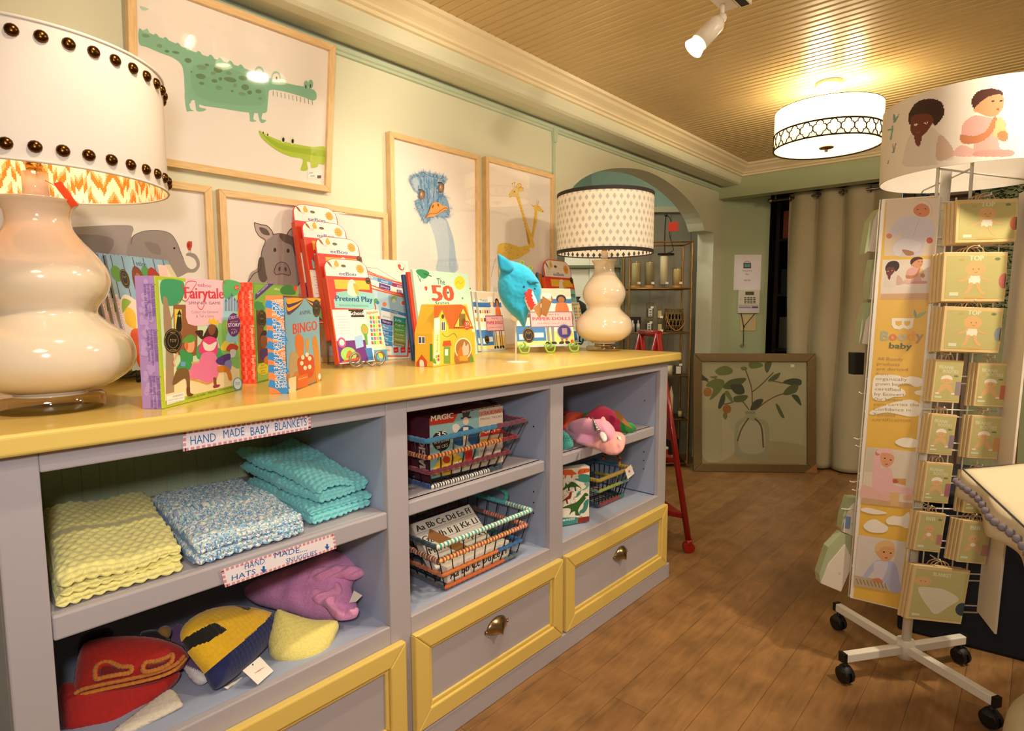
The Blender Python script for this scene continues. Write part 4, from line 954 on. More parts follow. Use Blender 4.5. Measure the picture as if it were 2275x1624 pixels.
for z0, s_ in ((.86, -.06), (.68, -.15), (.56, .0), (.45, .10), (.33, -.12), (.20, -.16), (.05, -.1)): b_.line([(-.005, H*(z0+.06)), (d*.5, H*(z0+.03)), (d+.005, H*(z0+s_))], .017, '#3b8fd6')
for c, s_ in enumerate(('BINGO IS A GAME OF LUCK & SKILL FOR EVERYONE', 'BUSCA Y EMPAREJA 24 ANIMALES', 'SUCHE DIE TIERE UND RUFE BINGO')): b_.text(s_, (d*(.78-.22*c), H*.96), (d*(.78-.22*c), H*.06), .009, '#fbeedd')
b_.done('side_print', o)

# ---- wire easels
def easel(name, P, r, m, label, crop='px', plane=None, extra=None, group=None):
    root = empty(name, plane.O, 0, label, 'display easel', group)
    for pts in P:
        mb = MB(); mb.tube([Vector(q)-plane.O for q in catmull(pts, False, 6)], r, 8); mb.obj('wire_scroll', m, root)
    return root
def spiral(c, U, V, r0, turns, a0, n=22, dirn=1, shrink=.62):
    return [c+U*(r0*(1-shrink*i/n)*math.cos(a0+dirn*2*PI*turns*i/n))+V*(r0*(1-shrink*i/n)*math.sin(a0+dirn*2*PI*turns*i/n)) for i in range(n+1)]
Zv = Vector((0, 0, 1))
# ---- pretend play packs, four in a cascade
def pretend(p0, p1, topl, label, lean=14, full=False, group=None, zoff=.012, back=0, ref=None):
    pl, W = base_plane(p0, p1, ZK+zoff, lean)
    pl.O = pl.O - pl.N*back
    H = pl.uv(*topl)[1]; hr = W*.36
    r = empty('activity_pack', label=label, cat='toy pack', world=pl.mat(), group=group)
    bh = H-hr
    mb = MB(); mb.box(0, 0, 0, W, .022, bh); mb.obj('tray', plain('orange_red_card', '#e04a26', rough=.4), r, .001)
    # hanging header: white arch edged in red
    def arch(w0, w1, z0, hh, k=.0):
        P = [(w0, z0), (w1, z0)]+[(w1-(w1-w0)*0*(1), z0+hh*.45)]
        rr = hh*.55
        for i in range(9): g = PI/2*i/8; P.append((w1-rr*1.3+rr*1.3*math.cos(g), z0+hh-rr+rr*math.sin(g)))
        for i in range(9): g = PI/2+PI/2*i/8; P.append((w0+rr*1.3+rr*1.3*math.cos(g), z0+hh-rr+rr*math.sin(g)))
        P.append((w0, z0+hh*.45)); return P
    mb = MB(); mb.quadbox([(x, .002, z) for x, z in arch(-W*.01, W*.97, bh-.004, hr+.004)], (0, -1, 0), .003)
    hd = mb.obj('hanging_header', plain('red_edge_card', '#dd3a34', rough=.4), r)
    a = Art(pl, 'm', off=.0015); P = arch(W*.012, W*.95, bh+.002, hr*.93); a.poly(P, '#fbf4ee')
    a.ell(W*.42, bh+hr*.62, W*.055, hr*.075, '#6a5a40'); a.star(W*.79, bh+hr*.5, W*.105, 14, '#f0a62c', .72); a.text('3+', (W*.75, bh+hr*.45), (W*.83, bh+hr*.45), hr*.12, '#b8541c')
    a.blob([(W*.07, bh+hr*.82), (W*.11, bh+hr*.62), (W*.17, bh+hr*.5), (W*.13, bh+hr*.75)], '#9c5a2c'); a.blob([(W*.22, bh+hr*.72), (W*.28, bh+hr*.92), (W*.32, bh+hr*.62), (W*.25, bh+hr*.55)], '#f0b23c'); a.blob([(W*.15, bh+hr*.45), (W*.22, bh+hr*.55), (W*.24, bh+hr*.42)], '#e8dcd0')
    a.text('eeBoo', (W*.3, bh+hr*.1), (W*.68, bh+hr*.1), hr*.2, '#4a5fa0', 1)
    for k in (.3, .55, .8): a.line([(W*.1, bh+hr*k), (W*.9, bh+hr*(k-.03))], .0006, '#d8cfc8', False)
    a.rect(0, 0, W, bh, '#e63c2c')
    a.rect(W*.17, bh*.86, W*.95, bh*.97, '#f0c43c'); a.poly([(W*.1, bh*.74), (W*.17, bh*.74), (W*.17, bh*.82), (W*.42, bh*.84), (W*.55, bh*.94), (W*.68, bh*.84), (W, bh*.82), (W, bh*.62), (W*.1, bh*.64)], '#8fd0cc')
    a.text('Pretend Play', (W*.14, bh*.72), (W*.97, bh*.71), bh*.065, '#20548f', 1.2); a.text('BUILDING IMAGINATIONS', (W*.2, bh*.66), (W*.85, bh*.65), bh*.022, '#3f7a84')
    a.blob([(W*.42, bh*.82), (W*.48, bh*.95), (W*.6, bh*.97), (W*.68, bh*.84), (W*.6, bh*.78), (W*.5, bh*.78)], '#f3e6dc'); a.blob([(W*.58, bh*.93), (W*.68, bh*.9), (W*.66, bh*.8), (W*.6, bh*.82)], '#f0b43c')
    a.rect(.004, .0, W, bh*.62, '#e9ece4'); a.rect(W*.02, .003, W*.66, bh*.26, '#6d2c80')
    a.rect(W*.38, bh*.53, W*.72, bh*.62, '#2a2620'); a.text('School', (W*.40, bh*.555), (W*.71, bh*.555), bh*.045, '#f6f2ea', 1)
    a.rect(W*.02, bh*.26, W*.42, bh*.60, '#fbf6ee')
    for k in range(7): a.line([(W*.08+.004*(k % 3), bh*(.54-.033*k)), (W*.36-.003*(k % 2), bh*(.54-.033*k))], .0016, '#b5afa6', False)
    a.poly([(W*.76, bh*.60), (W*1.08, bh*.62), (W*1.12, bh*.12), (W*.84, bh*.10)], '#cfe3c0'); a.text('Alphabet', (W*.78, bh*.56), (W*1.06, bh*.58), bh*.03, '#e0582e', 1)
    cs = ['#e8503a', '#f0a83c', '#5fb05a', '#4a90c8', '#f0d048', '#c85a98']
    for i in range(4):
        for j in range(7): x = W*(.79+.065*i+.008*(6-j)); z = bh*(.50-.05*j); a.rect(x, z, x+W*.05, z+bh*.038, cs[(i*2+j*3) % 6])
    a.ring(W*.55, bh*.40, W*.07, bh*.055, W*.03, '#d8e6ea'); a.ell(W*.68, bh*.38, W*.085, bh*.07, '#8fb23c'); a.ell(W*.68, bh*.38, W*.055, bh*.045, '#f0a050'); a.poly([(W*.64, bh*.33), (W*.72, bh*.33), (W*.70, bh*.2), (W*.66, bh*.2)], '#5fa04a')
    a.poly([(W*.42, bh*.30), (W*.60, bh*.32), (W*.60, bh*.18), (W*.42, bh*.16)], '#9fc6ee'); a.poly([(W*.62, bh*.16), (W*.78, bh*.16), (W*.78, .004), (W*.66, .004)], '#3f7fc4')
    a.ell(W*.13, bh*.24, W*.09, bh*.06, '#e8508c'); a.ell(W*.13, bh*.24, W*.055, bh*.038, '#f5ead8')
    a.ell(W*.24, bh*.10, W*.17, bh*.085, '#9fd06a'); a.blob([(W*.18, bh*.06), (W*.22, bh*.13), (W*.30, bh*.14), (W*.33, bh*.07)], '#e0782c'); a.poly([(W*.06, bh*.03), (W*.46, bh*.06), (W*.44, bh*.03), (W*.08, .003)], '#e8502c')
    a.rect(W*.82, -bh*.01, W*1.12, bh*.13, '#5aaade'); a.ell(W*.97, bh*.07, W*.06, bh*.045, '#f3d23c')
    a.rect(0, bh*.03, .004, bh*.98, '#d8642c'); toy_seal(a, W*.93, bh*.97, W*.06, W*.07)
    a.done('cover_print', r)
    mb = MB(); mb.box(.002, -.0008, .0, W*.99, .001, bh*.95); mb.obj('clear_sleeve', glass_mat('blister_film'), r)
    return r, pl, W, H
GP = 'cascade of matching activity packs'
packs = []
for i, (p0, p1, tl, lb) in enumerate([((752, 809), (850, 801), (709, 572), 'red Pretend Play School activity pack, frontmost of four cascaded'),
                                      ((738, 790), (838, 778), (690, 522), 'red Pretend Play pack second from the front of four cascaded'),
                                      ((706, 768), (806, 758), (660, 486), 'red Pretend Play pack third from the front of four cascaded'),
                                      ((688, 752), (788, 742), (640, 449), 'red Pretend Play pack rearmost and tallest standing of four cascaded')]):
    if i == 0: R_, pl0, W0, H0 = pretend(p0, p1, tl, lb, 12, zoff=.016); packs.append(R_)
    else:
        # same pack, raised and set back on the tiers of the easel
        m_ = pl0.mat().copy(); bk = .036*i; up = .043*i
        d_ = ray(tl[0], tl[1]); A = pl0.O+pl0.V*H0 - pl0.N*bk      # keep on the plane bk behind
        t_ = (A-CAM).dot(pl0.N)/d_.dot(pl0.N); hit = CAM+d_*t_; rel = hit-pl0.O
        u_, v_ = rel.dot(pl0.U), rel.dot(pl0.V)-H0
        u0_, _ = pl0.uv(709, 572)
        m_.translation = pl0.O+pl0.U*(u_-u0_)+pl0.V*v_-pl0.N*bk
        packs.append(clone(R_, m_, lb))
for r in packs: r['group'] = GP
SIL = mat('silver_grey_wire', '#9e968a', .35, metal=.8); GRN = mat('lime_wire', '#8fb83a', .4); BLK = mat('black_wire', '#1c1917', .4, metal=.3)
def scroll_easel(pl, W, m, label, r=.004, H=.2, tiers=0):
    root = empty('wire_easel', pl.O, 0, label, 'display easel'); U, N = pl.U, Vector((pl.N.x, pl.N.y, 0)).normalized(); zf = ZK-pl.O.z
    c = U*(W*.5)
    for s_ in (-1, 1):
        q = [c+U*(s_*.008)+N*.012+Zv*(zf+.02), c+U*(s_*.018)+N*.03+Zv*(zf+.006)]
        q += spiral(c+U*(s_*.045)+N*.036+Zv*(zf+.006+.026), U*s_, Zv, .026, 1.15, -PI*.7, dirn=1, shrink=.55)
        mb = MB(); mb.tube(catmull(q, False, 4), r, 8); mb.obj('scroll_foot', m, root)
        mb = MB(); b0 = c+U*(s_*.035)+Zv*(zf+.012)+N*.01; mb.tube([b0, b0-N*.03+Zv*0, c+U*(s_*.03)-N*(.03+.12*tiers)+Zv*(zf+.006)], r*.8, 8)
        mb.tube([c+U*(s_*.03)-N*(.03+.12*tiers)+Zv*(zf+.006), c+U*(s_*.03)-N*(.055+.10*tiers)+Zv*(zf+H)], r*.8, 8); mb.obj('back_strut', m, root)
    mb = MB(); mb.tube([c-U*.04+N*.006+Zv*(zf+.012), c+U*.04+N*.006+Zv*(zf+.012)], r*.8, 8); mb.obj('cross_bar', m, root)
    return root
scroll_easel(pl0, W0, SIL, 'silver wire easel with scroll feet carrying the cascaded red packs', H=.16, tiers=1)
# ---- white magnetic calendar box
o, pl = boxed('calendar_box', (752, 804), (922.6, 793), .33, .02, ZK+.004, 'white box of a magnetic Beautiful Calendar leaning behind the red packs', 'toy box', plain('ivory_card', '#f4eddc', rough=.4), lean=6)
pl.O.z -= .004; o.matrix_world = pl.mat()
H = pl.uv(910, 580)[1]; o.data.transform(Matrix.Scale(H/.33, 4, (0, 0, 1))); W = pl.w
a = Art(pl, 'D'); R_ = '#e8522e'
a.ring(1040, 673, 38, 42, 3, '#c9b79a'); a.blob([(1018, 655), (1035, 645), (1048, 665), (1040, 675), (1060, 690), (1068, 672), (1072, 690), (1052, 700), (1030, 685)], '#dd4a30')
a.line([(700, 670), (840, 680), (1080, 825)], 3, '#8f8a6a', False)
a.poly([(722, 680), (840, 735), (1000, 790), (1115, 820), (1112, 930), (940, 885), (790, 830), (740, 810)], R_)
a.poly([(745, 728), (1090, 830), (1098, 905), (930, 870), (760, 810)], '#fbf5ee'); a.poly([(750, 735), (845, 760), (845, 790), (752, 768)], '#8cc0e0'); a.poly([(845, 760), (970, 795), (970, 832), (845, 795)], '#4f8fc8'); a.poly([(970, 800), (1090, 832), (1090, 860), (970, 835)], '#b0386a')
a.text('A BEAUTIFUL CALENDAR', (742, 722), (990, 790), 20, '#f6cabb'); a.text('date', (760, 757), (805, 770), 22, '#f4f8fa'); a.text('month', (878, 798), (935, 812), 22, '#f4f8fa'); a.text('year', (1010, 836), (1060, 850), 22, '#f4e0e8')
a.poly([(858, 803), (955, 835), (955, 875), (858, 846)], '#5f3a8c'); a.text('January', (868, 838), (945, 862), 22, '#efe8f6'); a.poly([(1010, 862), (1055, 872), (1055, 900), (1010, 890)], '#6a4a80'); a.text('2014', (1015, 884), (1052, 893), 18, '#efe8f6')
a.poly([(760, 840), (1120, 935), (1142, 960), (1110, 1440), (860, 1440), (820, 1000)], R_); a.poly([(775, 855), (1115, 945), (1128, 965), (1098, 1430), (870, 1430), (830, 1000)], '#b7dcec')
for x, y, r, c in ((830, 960, 20, '#5fa85a'), (845, 975, 14, '#3f90c8'), (905, 990, 18, '#f08a5a'), (985, 945, 24, '#9fd06a'), (1068, 975, 26, '#f4e6dc'), (1068, 978, 17, '#e8705a'), (985, 960, 16, '#e8ece8')): a.ell(x, y, r, r*1.1, c)
a.poly([(878, 1015), (1095, 1070), (1080, 1345), (870, 1310)], '#eef4f6'); a.poly([(878, 1015), (1095, 1070), (1093, 1095), (877, 1040)], '#4f8fc8'); a.text('months', (950, 1052), (1022, 1072), 18, '#fff')
for i, (t, c) in enumerate((('January', None), ('February', '#4f3a8c'), ('March', '#5a9fd8'), ('April', '#3f80c8'), ('May', '#3fa0d8'), ('June', '#3f8ac8'))):
    y = 1062+i*45
    if c: a.poly([(875, y+5), (975, y+28), (972, y+70), (872, y+47)], c)
    a.text(t, (888, y+36), (958 if len(t) > 5 else 935, y+52), 20, '#fff' if c else '#8a8f94')
for i, (t, c) in enumerate((('July', '#2fa0a0'), ('August', '#3f9a50'), ('September', '#5fae4a'), ('October', '#7fae3a'), ('November', '#9aae3a'), ('December', '#8a8a3a'))):
    y = 1090+i*42; a.poly([(982, y), (1088, y+22), (1085, y+62), (980, y+40)], c); a.text(t, (992, y+36), (1075 if len(t) > 5 else 1050, y+50), 18, '#f4f8ee')
a.poly([(878, 1345), (965, 1350), (965, 1425), (888, 1420)], '#f2eadc'); a.text('WARNING', (885, 1392), (950, 1392), 16, '#55504a')
for x in (1000, 1060, 1120, 1165): a.poly([(x-20, 1362), (x+22, 1355), (x+26, 1402), (x-16, 1408)], '#d83a34'); a.text('no', (x-8, 1390), (x+14, 1388), 14, '#fbe8e4')
a.done('cover_print', o)
# ---- the 50 states book and two behind it
pl, W = base_plane((942, 800), (1062, 786), ZK+.004, 8)
pl.O.z = ZK+.0005
H = pl.uv(920, 598)[1]
bk = []
for i, (c, lb) in enumerate((('#bfe0cf', 'large mint hardback The 50 States leaning against the wall pictures'), ('#d8452e', 'book with red spine, directly behind the mint 50 States book'), ('#23486e', 'book with dark blue spine, rearmost of the three leaning picture books'))):
    q = Plane(pl.O-pl.U*(.012*i)-pl.N*(.0135*i)-Zv*0, pl.U, 8); q.O.z = ZK+.0005+(.0135*i)*math.sin(math.radians(8))
    o = empty('hardback_book', label=lb, cat='book', world=q.mat(), group='leaning picture books')
    mb = MB(); mb.box(0, 0, 0, W, .002, H-.012*i); mb.box(0, .010, 0, W, .012, H-.012*i); mb.box(0, .002, 0, .002, .010, H-.012*i); mb.obj('cover', plain('book_cover_%s' % c[1:], c, rough=.4), o, .0006, 1)
    mb = MB(); mb.box(.002, .0025, .002, W-.004, .0095, H-.012*i-.003); mb.obj('page_block', CARD, o)
    if i == 0:
        o0 = o
        a = Art(q, 'D'); a.ell(1550, 805, 46, 58, '#efd03c'); a.line([(1515, 820), (1535, 795), (1560, 815), (1585, 790)], 5, '#b89a2c')
        a.text('The', (1358, 818), (1425, 822), 52, '#3c5a48'); a.text('50', (1325, 960), (1502, 960), 135, '#e2553a', 2.2); a.star(1450, 890, 16, 5, '#2c5a78', .42); a.text('States', (1345, 1000), (1462, 992), 34, '#3c5a48')
        a.blob([(1175, 700), (1230, 690), (1290, 720), (1250, 770), (1200, 740)], '#2f8a5a'); a.line([(1240, 725), (1310, 750)], 8, '#2a4a3a'); a.line([(1190, 740), (1215, 800)], 6, '#2a4a3a'); a.line([(1225, 745), (1210, 790)], 6, '#2f8a5a')
        a.blob([(1248, 840), (1270, 838), (1272, 865), (1258, 872)], '#e2553a'); a.ell(1575, 938, 7, 9, '#3f9a70'); a.done('cover_print', o)
# ---- bunny house box
pl, W = base_plane((962, 816), (1056, 803), ZK, 0)
pl.O = pl.O + Zv*.0005
HH = pl.uv(958, 742)[1]; pk = pl.uv(1000, 676); D_ = .075
V3 = [(0, 0), (W, 0), (W, pl.uv(1053, 728)[1]), (pl.uv(1018, 676)[0], pk[1]), (pl.uv(975, 678)[0], pk[1]), (-.004, HH)]
house = empty('house_box', label='yellow cardboard bunny farmhouse shaped play box with orange roof', cat='toy', world=pl.mat())
mb = MB(); mb.quadbox([(x, 0, z) for x, z in [(0, 0), (W, 0), (W, HH*.97), (W*.93, HH), (W*.80, pk[1]), (W*.15, pk[1]), (0, HH)]], (0, 1, 0), D_)
mb.obj('carton', plain('yellow_house_card', '#e8b93c', rough=.45), house, .001)
a = Art(pl, 'D'); a.clip = (0, 0, W, pk[1])
a.poly([(1330, 1200), (1330, 1000), (1560, 990), (1600, 1010), (1670, 1200)], '#e0622e'); a.poly([(1330, 1190), (1400, 1040), (1455, 1190), (1450, 1500), (1325, 1530)], '#ecc548'); a.line([(1325, 1190), (1398, 1045), (1458, 1190)], 16, '#8ab83c', False)
a.poly([(1500, 1190), (1580, 1020), (1655, 1180)], '#f0cc5a'); a.line([(1500, 1190), (1580, 1020), (1658, 1185), (1500, 1190)], 9, '#7a4424', False); a.rect(1545, 1070, 1600, 1180, '#8a6a3a'); a.ell(1585, 1140, 18, 30, '#7a4a28')
a.ell(1405, 1095, 12, 20, '#6a3a1c'); a.rect(1390, 1135, 1428, 1220, '#e6e6e0'); a.rect(1396, 1142, 1406, 1212, '#4a4a58'); a.rect(1411, 1142, 1422, 1212, '#4a4a58')
a.poly([(1330, 1110), (1380, 1100), (1378, 1500), (1325, 1515)], '#e9ead2'); a.blob([(1345, 1180), (1350, 1110), (1362, 1145), (1375, 1150), (1375, 1195)], '#f8f4ec'); a.poly([(1338, 1250), (1378, 1240), (1375, 1405), (1335, 1415)], '#cfdc9c')
a.text('Bunny Box', (1362, 1400), (1366, 1250), 20, '#6a9a3a')
for x, y, c in ((1350, 1440, '#8ab83c'), (1368, 1435, '#e8502c'), (1350, 1470, '#f0c03c'), (1368, 1465, '#d8346a')): a.rect(x-8, y-12, x+8, y+12, c)
a.blob([(1515, 1500), (1515, 1360), (1545, 1290), (1585, 1275), (1625, 1310), (1645, 1370), (1645, 1480)], '#a5703a'); a.ring(1580, 1370, 68, 88, 12, '#f4e6c4'); a.blob([(1560, 1420), (1590, 1310), (1602, 1350), (1625, 1330), (1625, 1420)], '#c8bca8'); a.blob([(1530, 1440), (1560, 1350), (1580, 1440), (1560, 1480)], '#e0762c'); a.rect(1550, 1435, 1620, 1475, '#d8a03a')
a.rect(1412, 1350, 1470, 1500, '#7a9a3c'); a.poly([(1402, 1350), (1410, 1305), (1470, 1300), (1480, 1345)], '#e0502c'); a.rect(1422, 1375, 1450, 1430, '#eef0e6'); a.line([(1400, 1240), (1440, 1270), (1500, 1240), (1530, 1280)], 5, '#5a8a3a'); a.ell(1612, 1170, 26, 40, '#e84a34'); a.text('23', (1600, 1172), (1626, 1170), 26, '#fff'); a.text('pieces', (1598, 1192), (1626, 1190), 10, '#fff')
a.blob([(1310, 1490), (1330, 1450), (1350, 1500)], '#5a9a3a'); a.blob([(1640, 1480), (1655, 1420), (1670, 1480)], '#5a9a3a')
a.done('front_print', house)
sd = Plane(pl.O, pl.U); sd.U = pl.N; sd.V = pl.V; sd.N = -pl.U; sd.O = pl.O-pl.N*D_
b_ = Art(sd, 'D'); b_.wrap = lambda v: (v[1], D_-v[0], v[2]); b_.clip = (0, 0, D_, HH*1.0)
b_.rect(1195, 1265, 1255, 1330, '#e9ece6'); b_.rect(1200, 1272, 1222, 1322, '#4a5a78'); b_.rect(1230, 1272, 1250, 1322, '#4a5a78'); b_.poly([(1178, 1490), (1225, 1420), (1272, 1480), (1272, 1545), (1180, 1545)], '#d8502c'); b_.ell(1225, 1500, 26, 34, '#6a3a1c'); b_.blob([(1210, 1470), (1240, 1475), (1245, 1530), (1210, 1530)], '#f0e8dc'); b_.rect(1295, 1330, 1325, 1480, '#5a9a3a')
b_.done('side_print', house)
# roof slopes
mb = MB(); mb.quadbox([(-.003, -.003, HH-.004), (-.003, D_*.5, HH+.03), (W*.2, D_*.5, pk[1]+.0), (W*.2, -.003, pk[1])], (0, 0, 1), .002)
# ---- paper doll books: three stacked and one on the green easel
def doll(pl, W, H, root, full=True):
    a = Art(pl, 'm'); a.rect(0, 0, W, H, '#eef0ea'); a.rect(0, H*.86, W, H*.99, '#e8d8c4'); a.rect(0, 0, W, H*.26, '#f2dc86'); a.rect(0, H*.74, W, H*.82, '#3f74b8'); a.rect(0, H*.42, W*.6, H*.72, '#f3e9d8')
    for k in range(6): a.rect(W*(.03+.1*k), H*.64, W*(.09+.1*k), H*.69, ['#8a4a2a', '#e8b23c', '#c84a5a'][k % 3])
    for k in range(4): a.rect(W*(.03+.14*k), H*.5, W*(.12+.14*k), H*.56, ['#e8a23c', '#7a4030', '#d86a80', '#f0d8a0'][k])
    a.rect(0, H*.1, W*.5, H*.36, '#3f7fc4'); a.rect(W*.04, H*.13, W*.2, H*.22, '#e8ece8'); a.rect(W*.26, H*.16, W*.46, H*.24, '#dfe6ea')
    a.text('Patisserie', (W*.12, H*.84), (W*.62, H*.83), H*.04, '#4a4a50')
    for cx, sk, hr_, sh in ((.58, '#f0c8a0', '#b0602c', '#f4f0ea'), (.82, '#a8683c', '#2a1a14', '#e8763c')):
        a.ell(W*cx, H*.82, W*.09, H*.075, hr_); a.ell(W*cx, H*.80, W*.06, H*.06, sk); a.blob([(W*(cx-.11), H*.5), (W*(cx-.1), H*.72), (W*cx, H*.75), (W*(cx+.1), H*.72), (W*(cx+.11), H*.5)], sh)
        for s_ in (-1, 1): a.poly([(W*(cx+s_*.015), H*.34), (W*(cx+s_*.07), H*.34), (W*(cx+s_*.06), H*.09), (W*(cx+s_*.02), H*.09)], '#8a8a94' if cx < .7 else sk); a.blob([(W*(cx+s_*.01), H*.08), (W*(cx+s_*.08), H*.08), (W*(cx+s_*.1), H*.04), (W*(cx+s_*.03), H*.035)], '#2a2a2e')
    a.rect(W*.42, H*.83, W*.64, H*.92, '#f6f2ec'); a.rect(W*.24, H*.33, W*1.0, H*.6, '#8a4a6a'); a.rect(W*.26, H*.345, W*.985, H*.585, '#f3bcc4')
    a.text('PAPER DOLLS', (W*.29, H*.45), (W*.96, H*.45), H*.055, '#c83a5a', 1); a.text('reusable wardrobe', (W*.36, H*.39), (W*.88, H*.39), H*.02, '#8a5a6a'); a.text('Paris', (W*.5, H*.54), (W*.76, H*.54), H*.025, '#8a5a6a')
    toy_seal(a, W*.2, H*.2, W*.1, W*.12); a.rect(0, 0, W, H*.035, '#b9c4cc')
    return a
plr, Wr = base_plane((1074, 782), (1140, 776), ZK, 8); Wr = .165; Hd = plr.uv(1058, 648)[1]
dolls = []
for i in range(3):
    q = Plane(plr.O-plr.U*(.016*i)-plr.N*(.0145*i), plr.U, 8); q.O.z = ZK+.0005+.0145*i*math.sin(math.radians(8))
    if i == 0:
        r = empty('activity_book', label='Paper Dolls activity book in front of two others, beside the farmhouse box', cat='activity book', world=q.mat(), group='stacked paper doll books')
        mb = MB(); mb.box(0, 0, 0, Wr, .012, Hd); mb.obj('booklet', plain('doll_book_edge', '#cfd8d4', rough=.35), r, .001, 1); doll(q, Wr, Hd, r).done('cover_print', r)
        r0 = r
    else:
        r = clone(r0, q.mat(), ('Paper Dolls activity book in the middle of three leaning copies', 'Paper Dolls activity book rearmost of three leaning copies')[i-1])
q = Plane(plr.O-plr.U*.045-plr.N*.046, plr.U, 8); q.O.z = ZK+.0005+.046*math.sin(math.radians(8))
mb = MB(); mb.box(0, 0, 0, .15, .01, Hd*.99); o = mb.obj('hardback_book', plain('teal_blue_cover', '#2a6a8c', rough=.4), None, .001, 1, world=q.mat()); tag(o, 'plain dark teal book behind the three paper doll books', 'book')
plg, Wg = base_plane((1150, 772), (1277, 768), ZK+.026, 10)
Hg = plg.uv(1150, 640)[1]
r = empty('activity_book', label='Paper Dolls activity book held on the lime green wire easel', cat='activity book', world=plg.mat())
mb = MB(); mb.box(0, 0, 0, Wg, .012, Hg); mb.obj('booklet', MATS['doll_book_edge'], r, .001, 1); a = doll(plg, Wg, Hg, r)
a.ell(Wg*.83, Hg*.25, Wg*.13, Hg*.13, '#3f3480'); a.ring(Wg*.83, Hg*.25, Wg*.12, Hg*.12, .0012, '#e8e2f0'); a.rect(Wg*.79, Hg*.2, Wg*.88, Hg*.31, '#a88a98'); a.ell(Wg*.96, Hg*.08, Wg*.03, Hg*.03, '#d83a34'); a.done('cover_print', r)
# green easel: ringed uprights and leaf feet
ge = empty('wire_easel', plg.O, 0, 'lime green wire easel with ring tops and curled feet, holding a Paper Dolls book', 'display easel')
N_ = Vector((plg.N.x, plg.N.y, 0)).normalized(); U_ = plg.U; zf = ZK-plg.O.z+.004
for s_ in (.06, .5, .92):
    c = U_*(Wg*s_); mb = MB()
    mb.tube(catmull([c-N_*.02+Zv*(zf+.03), c+N_*.015+Zv*(zf+.016), c+U_*.022+N_*.03+Zv*(zf+.026), c+U_*.016+N_*.036+Zv*(zf+.004), c+N_*.042+Zv*(zf), c-U_*.016+N_*.036+Zv*(zf+.004), c-U_*.024+N_*.03+Zv*(zf+.028), c-U_*.008+N_*.024+Zv*(zf+.034)], False, 5), .0042, 8)
    mb.tube(catmull([c+N_*.022+Zv*(zf+.02), c+U_*.006+N_*.03+Zv*(zf+.035), c-U_*.002+N_*.026+Zv*(zf+.046)], False, 4), .004, 8)
    mb.obj('curled_foot', GRN, ge)
for px, py in ((1164, 582), (1183, 593)):
    u, v = plg.uv(px, py); u = max(u, .0); back = -.022
    top = plg.pt(u, v, back)-plg.O; mb = MB(); mb.tube([top+U_*(.0095*math.cos(g*PI/10))+plg.V*(.0095*math.sin(g*PI/10)) for g in range(20)], .0036, 8, closed=True)
    bot = plg.pt(u, 0, -.018)-plg.O; bot.z = zf+.03; mb.tube([top-plg.V*.0095, bot], .003, 8); mb.obj('upright', GRN, ge)
mb = MB(); mb.tube([U_*(Wg*.06)-N_*.02+Zv*(zf+.03), U_*(Wg*.92)-N_*.02+Zv*(zf+.03)], .0035, 8); mb.obj('cross_bar', GRN, ge)
# second pretend play pack on a black easel, and the awning pack behind
R2, pl2, W2, H2 = pretend((1236, 762), (1296, 757), (1200, 574), 'red Pretend Play activity pack leaning beside the far lamp', 12, zoff=.02, back=0)
scroll_easel(pl2, W2, BLK, 'black wire easel with scroll feet beside the far lamp', H=.15)
m_ = pl2.mat().copy(); u_, v_ = pl2.uv(1178, 545); 
pb = Plane(pl2.O-pl2.N*.045+pl2.U*(-.02), pl2.U, 12); pb.O.z = pl2.O.z+.045*math.sin(math.radians(12))
u_, v_ = pb.uv(1180, 548); ur_, _ = pb.uv(1238, 560); Wp = .115
r = empty('activity_pack', label='activity pack with blue and yellow striped awning header behind the red pack', cat='toy pack', world=pb.mat())
mb = MB(); mb.box(u_+.0, 0, 0, u_+Wp, .02, v_-.045); mb.obj('tray', plain('purple_card', '#6a3080', rough=.4), r, .001)
Pp = [(u_-.003, v_-.047), (u_+Wp+.003, v_-.047), (u_+Wp+.001, v_-.02), (u_+Wp-.02, v_), (u_+.02, v_), (u_-.001, v_-.02)]
mb = MB(); mb.quadbox([(x, .002, z) for x, z in Pp], (0, -1, 0), .003); mb.obj('awning_header', plain('awning_blue', '#3d4f96', rough=.4), r, .001)
a = Art(pb, 'm', off=.0014)
for k in range(4): x = u_+.012+k*.027; a.poly([(x, v_-.045), (x+.014, v_-.045), (x+.012, v_-.004), (x+.003, v_-.004)], '#f0b428')
a.text('eeboo', (u_+.035, v_-.043), (u_+.085, v_-.043), .008, '#c83a3a'); a.ell(u_+Wp-.02, v_-.028, .008, .008, '#5aa3cf'); a.rect(u_+.006, .01, u_+Wp-.006, v_-.06, '#5aaade'); a.rect(u_+.02, .02, u_+.05, v_-.09, '#f0a83c'); a.done('cover_print', r)
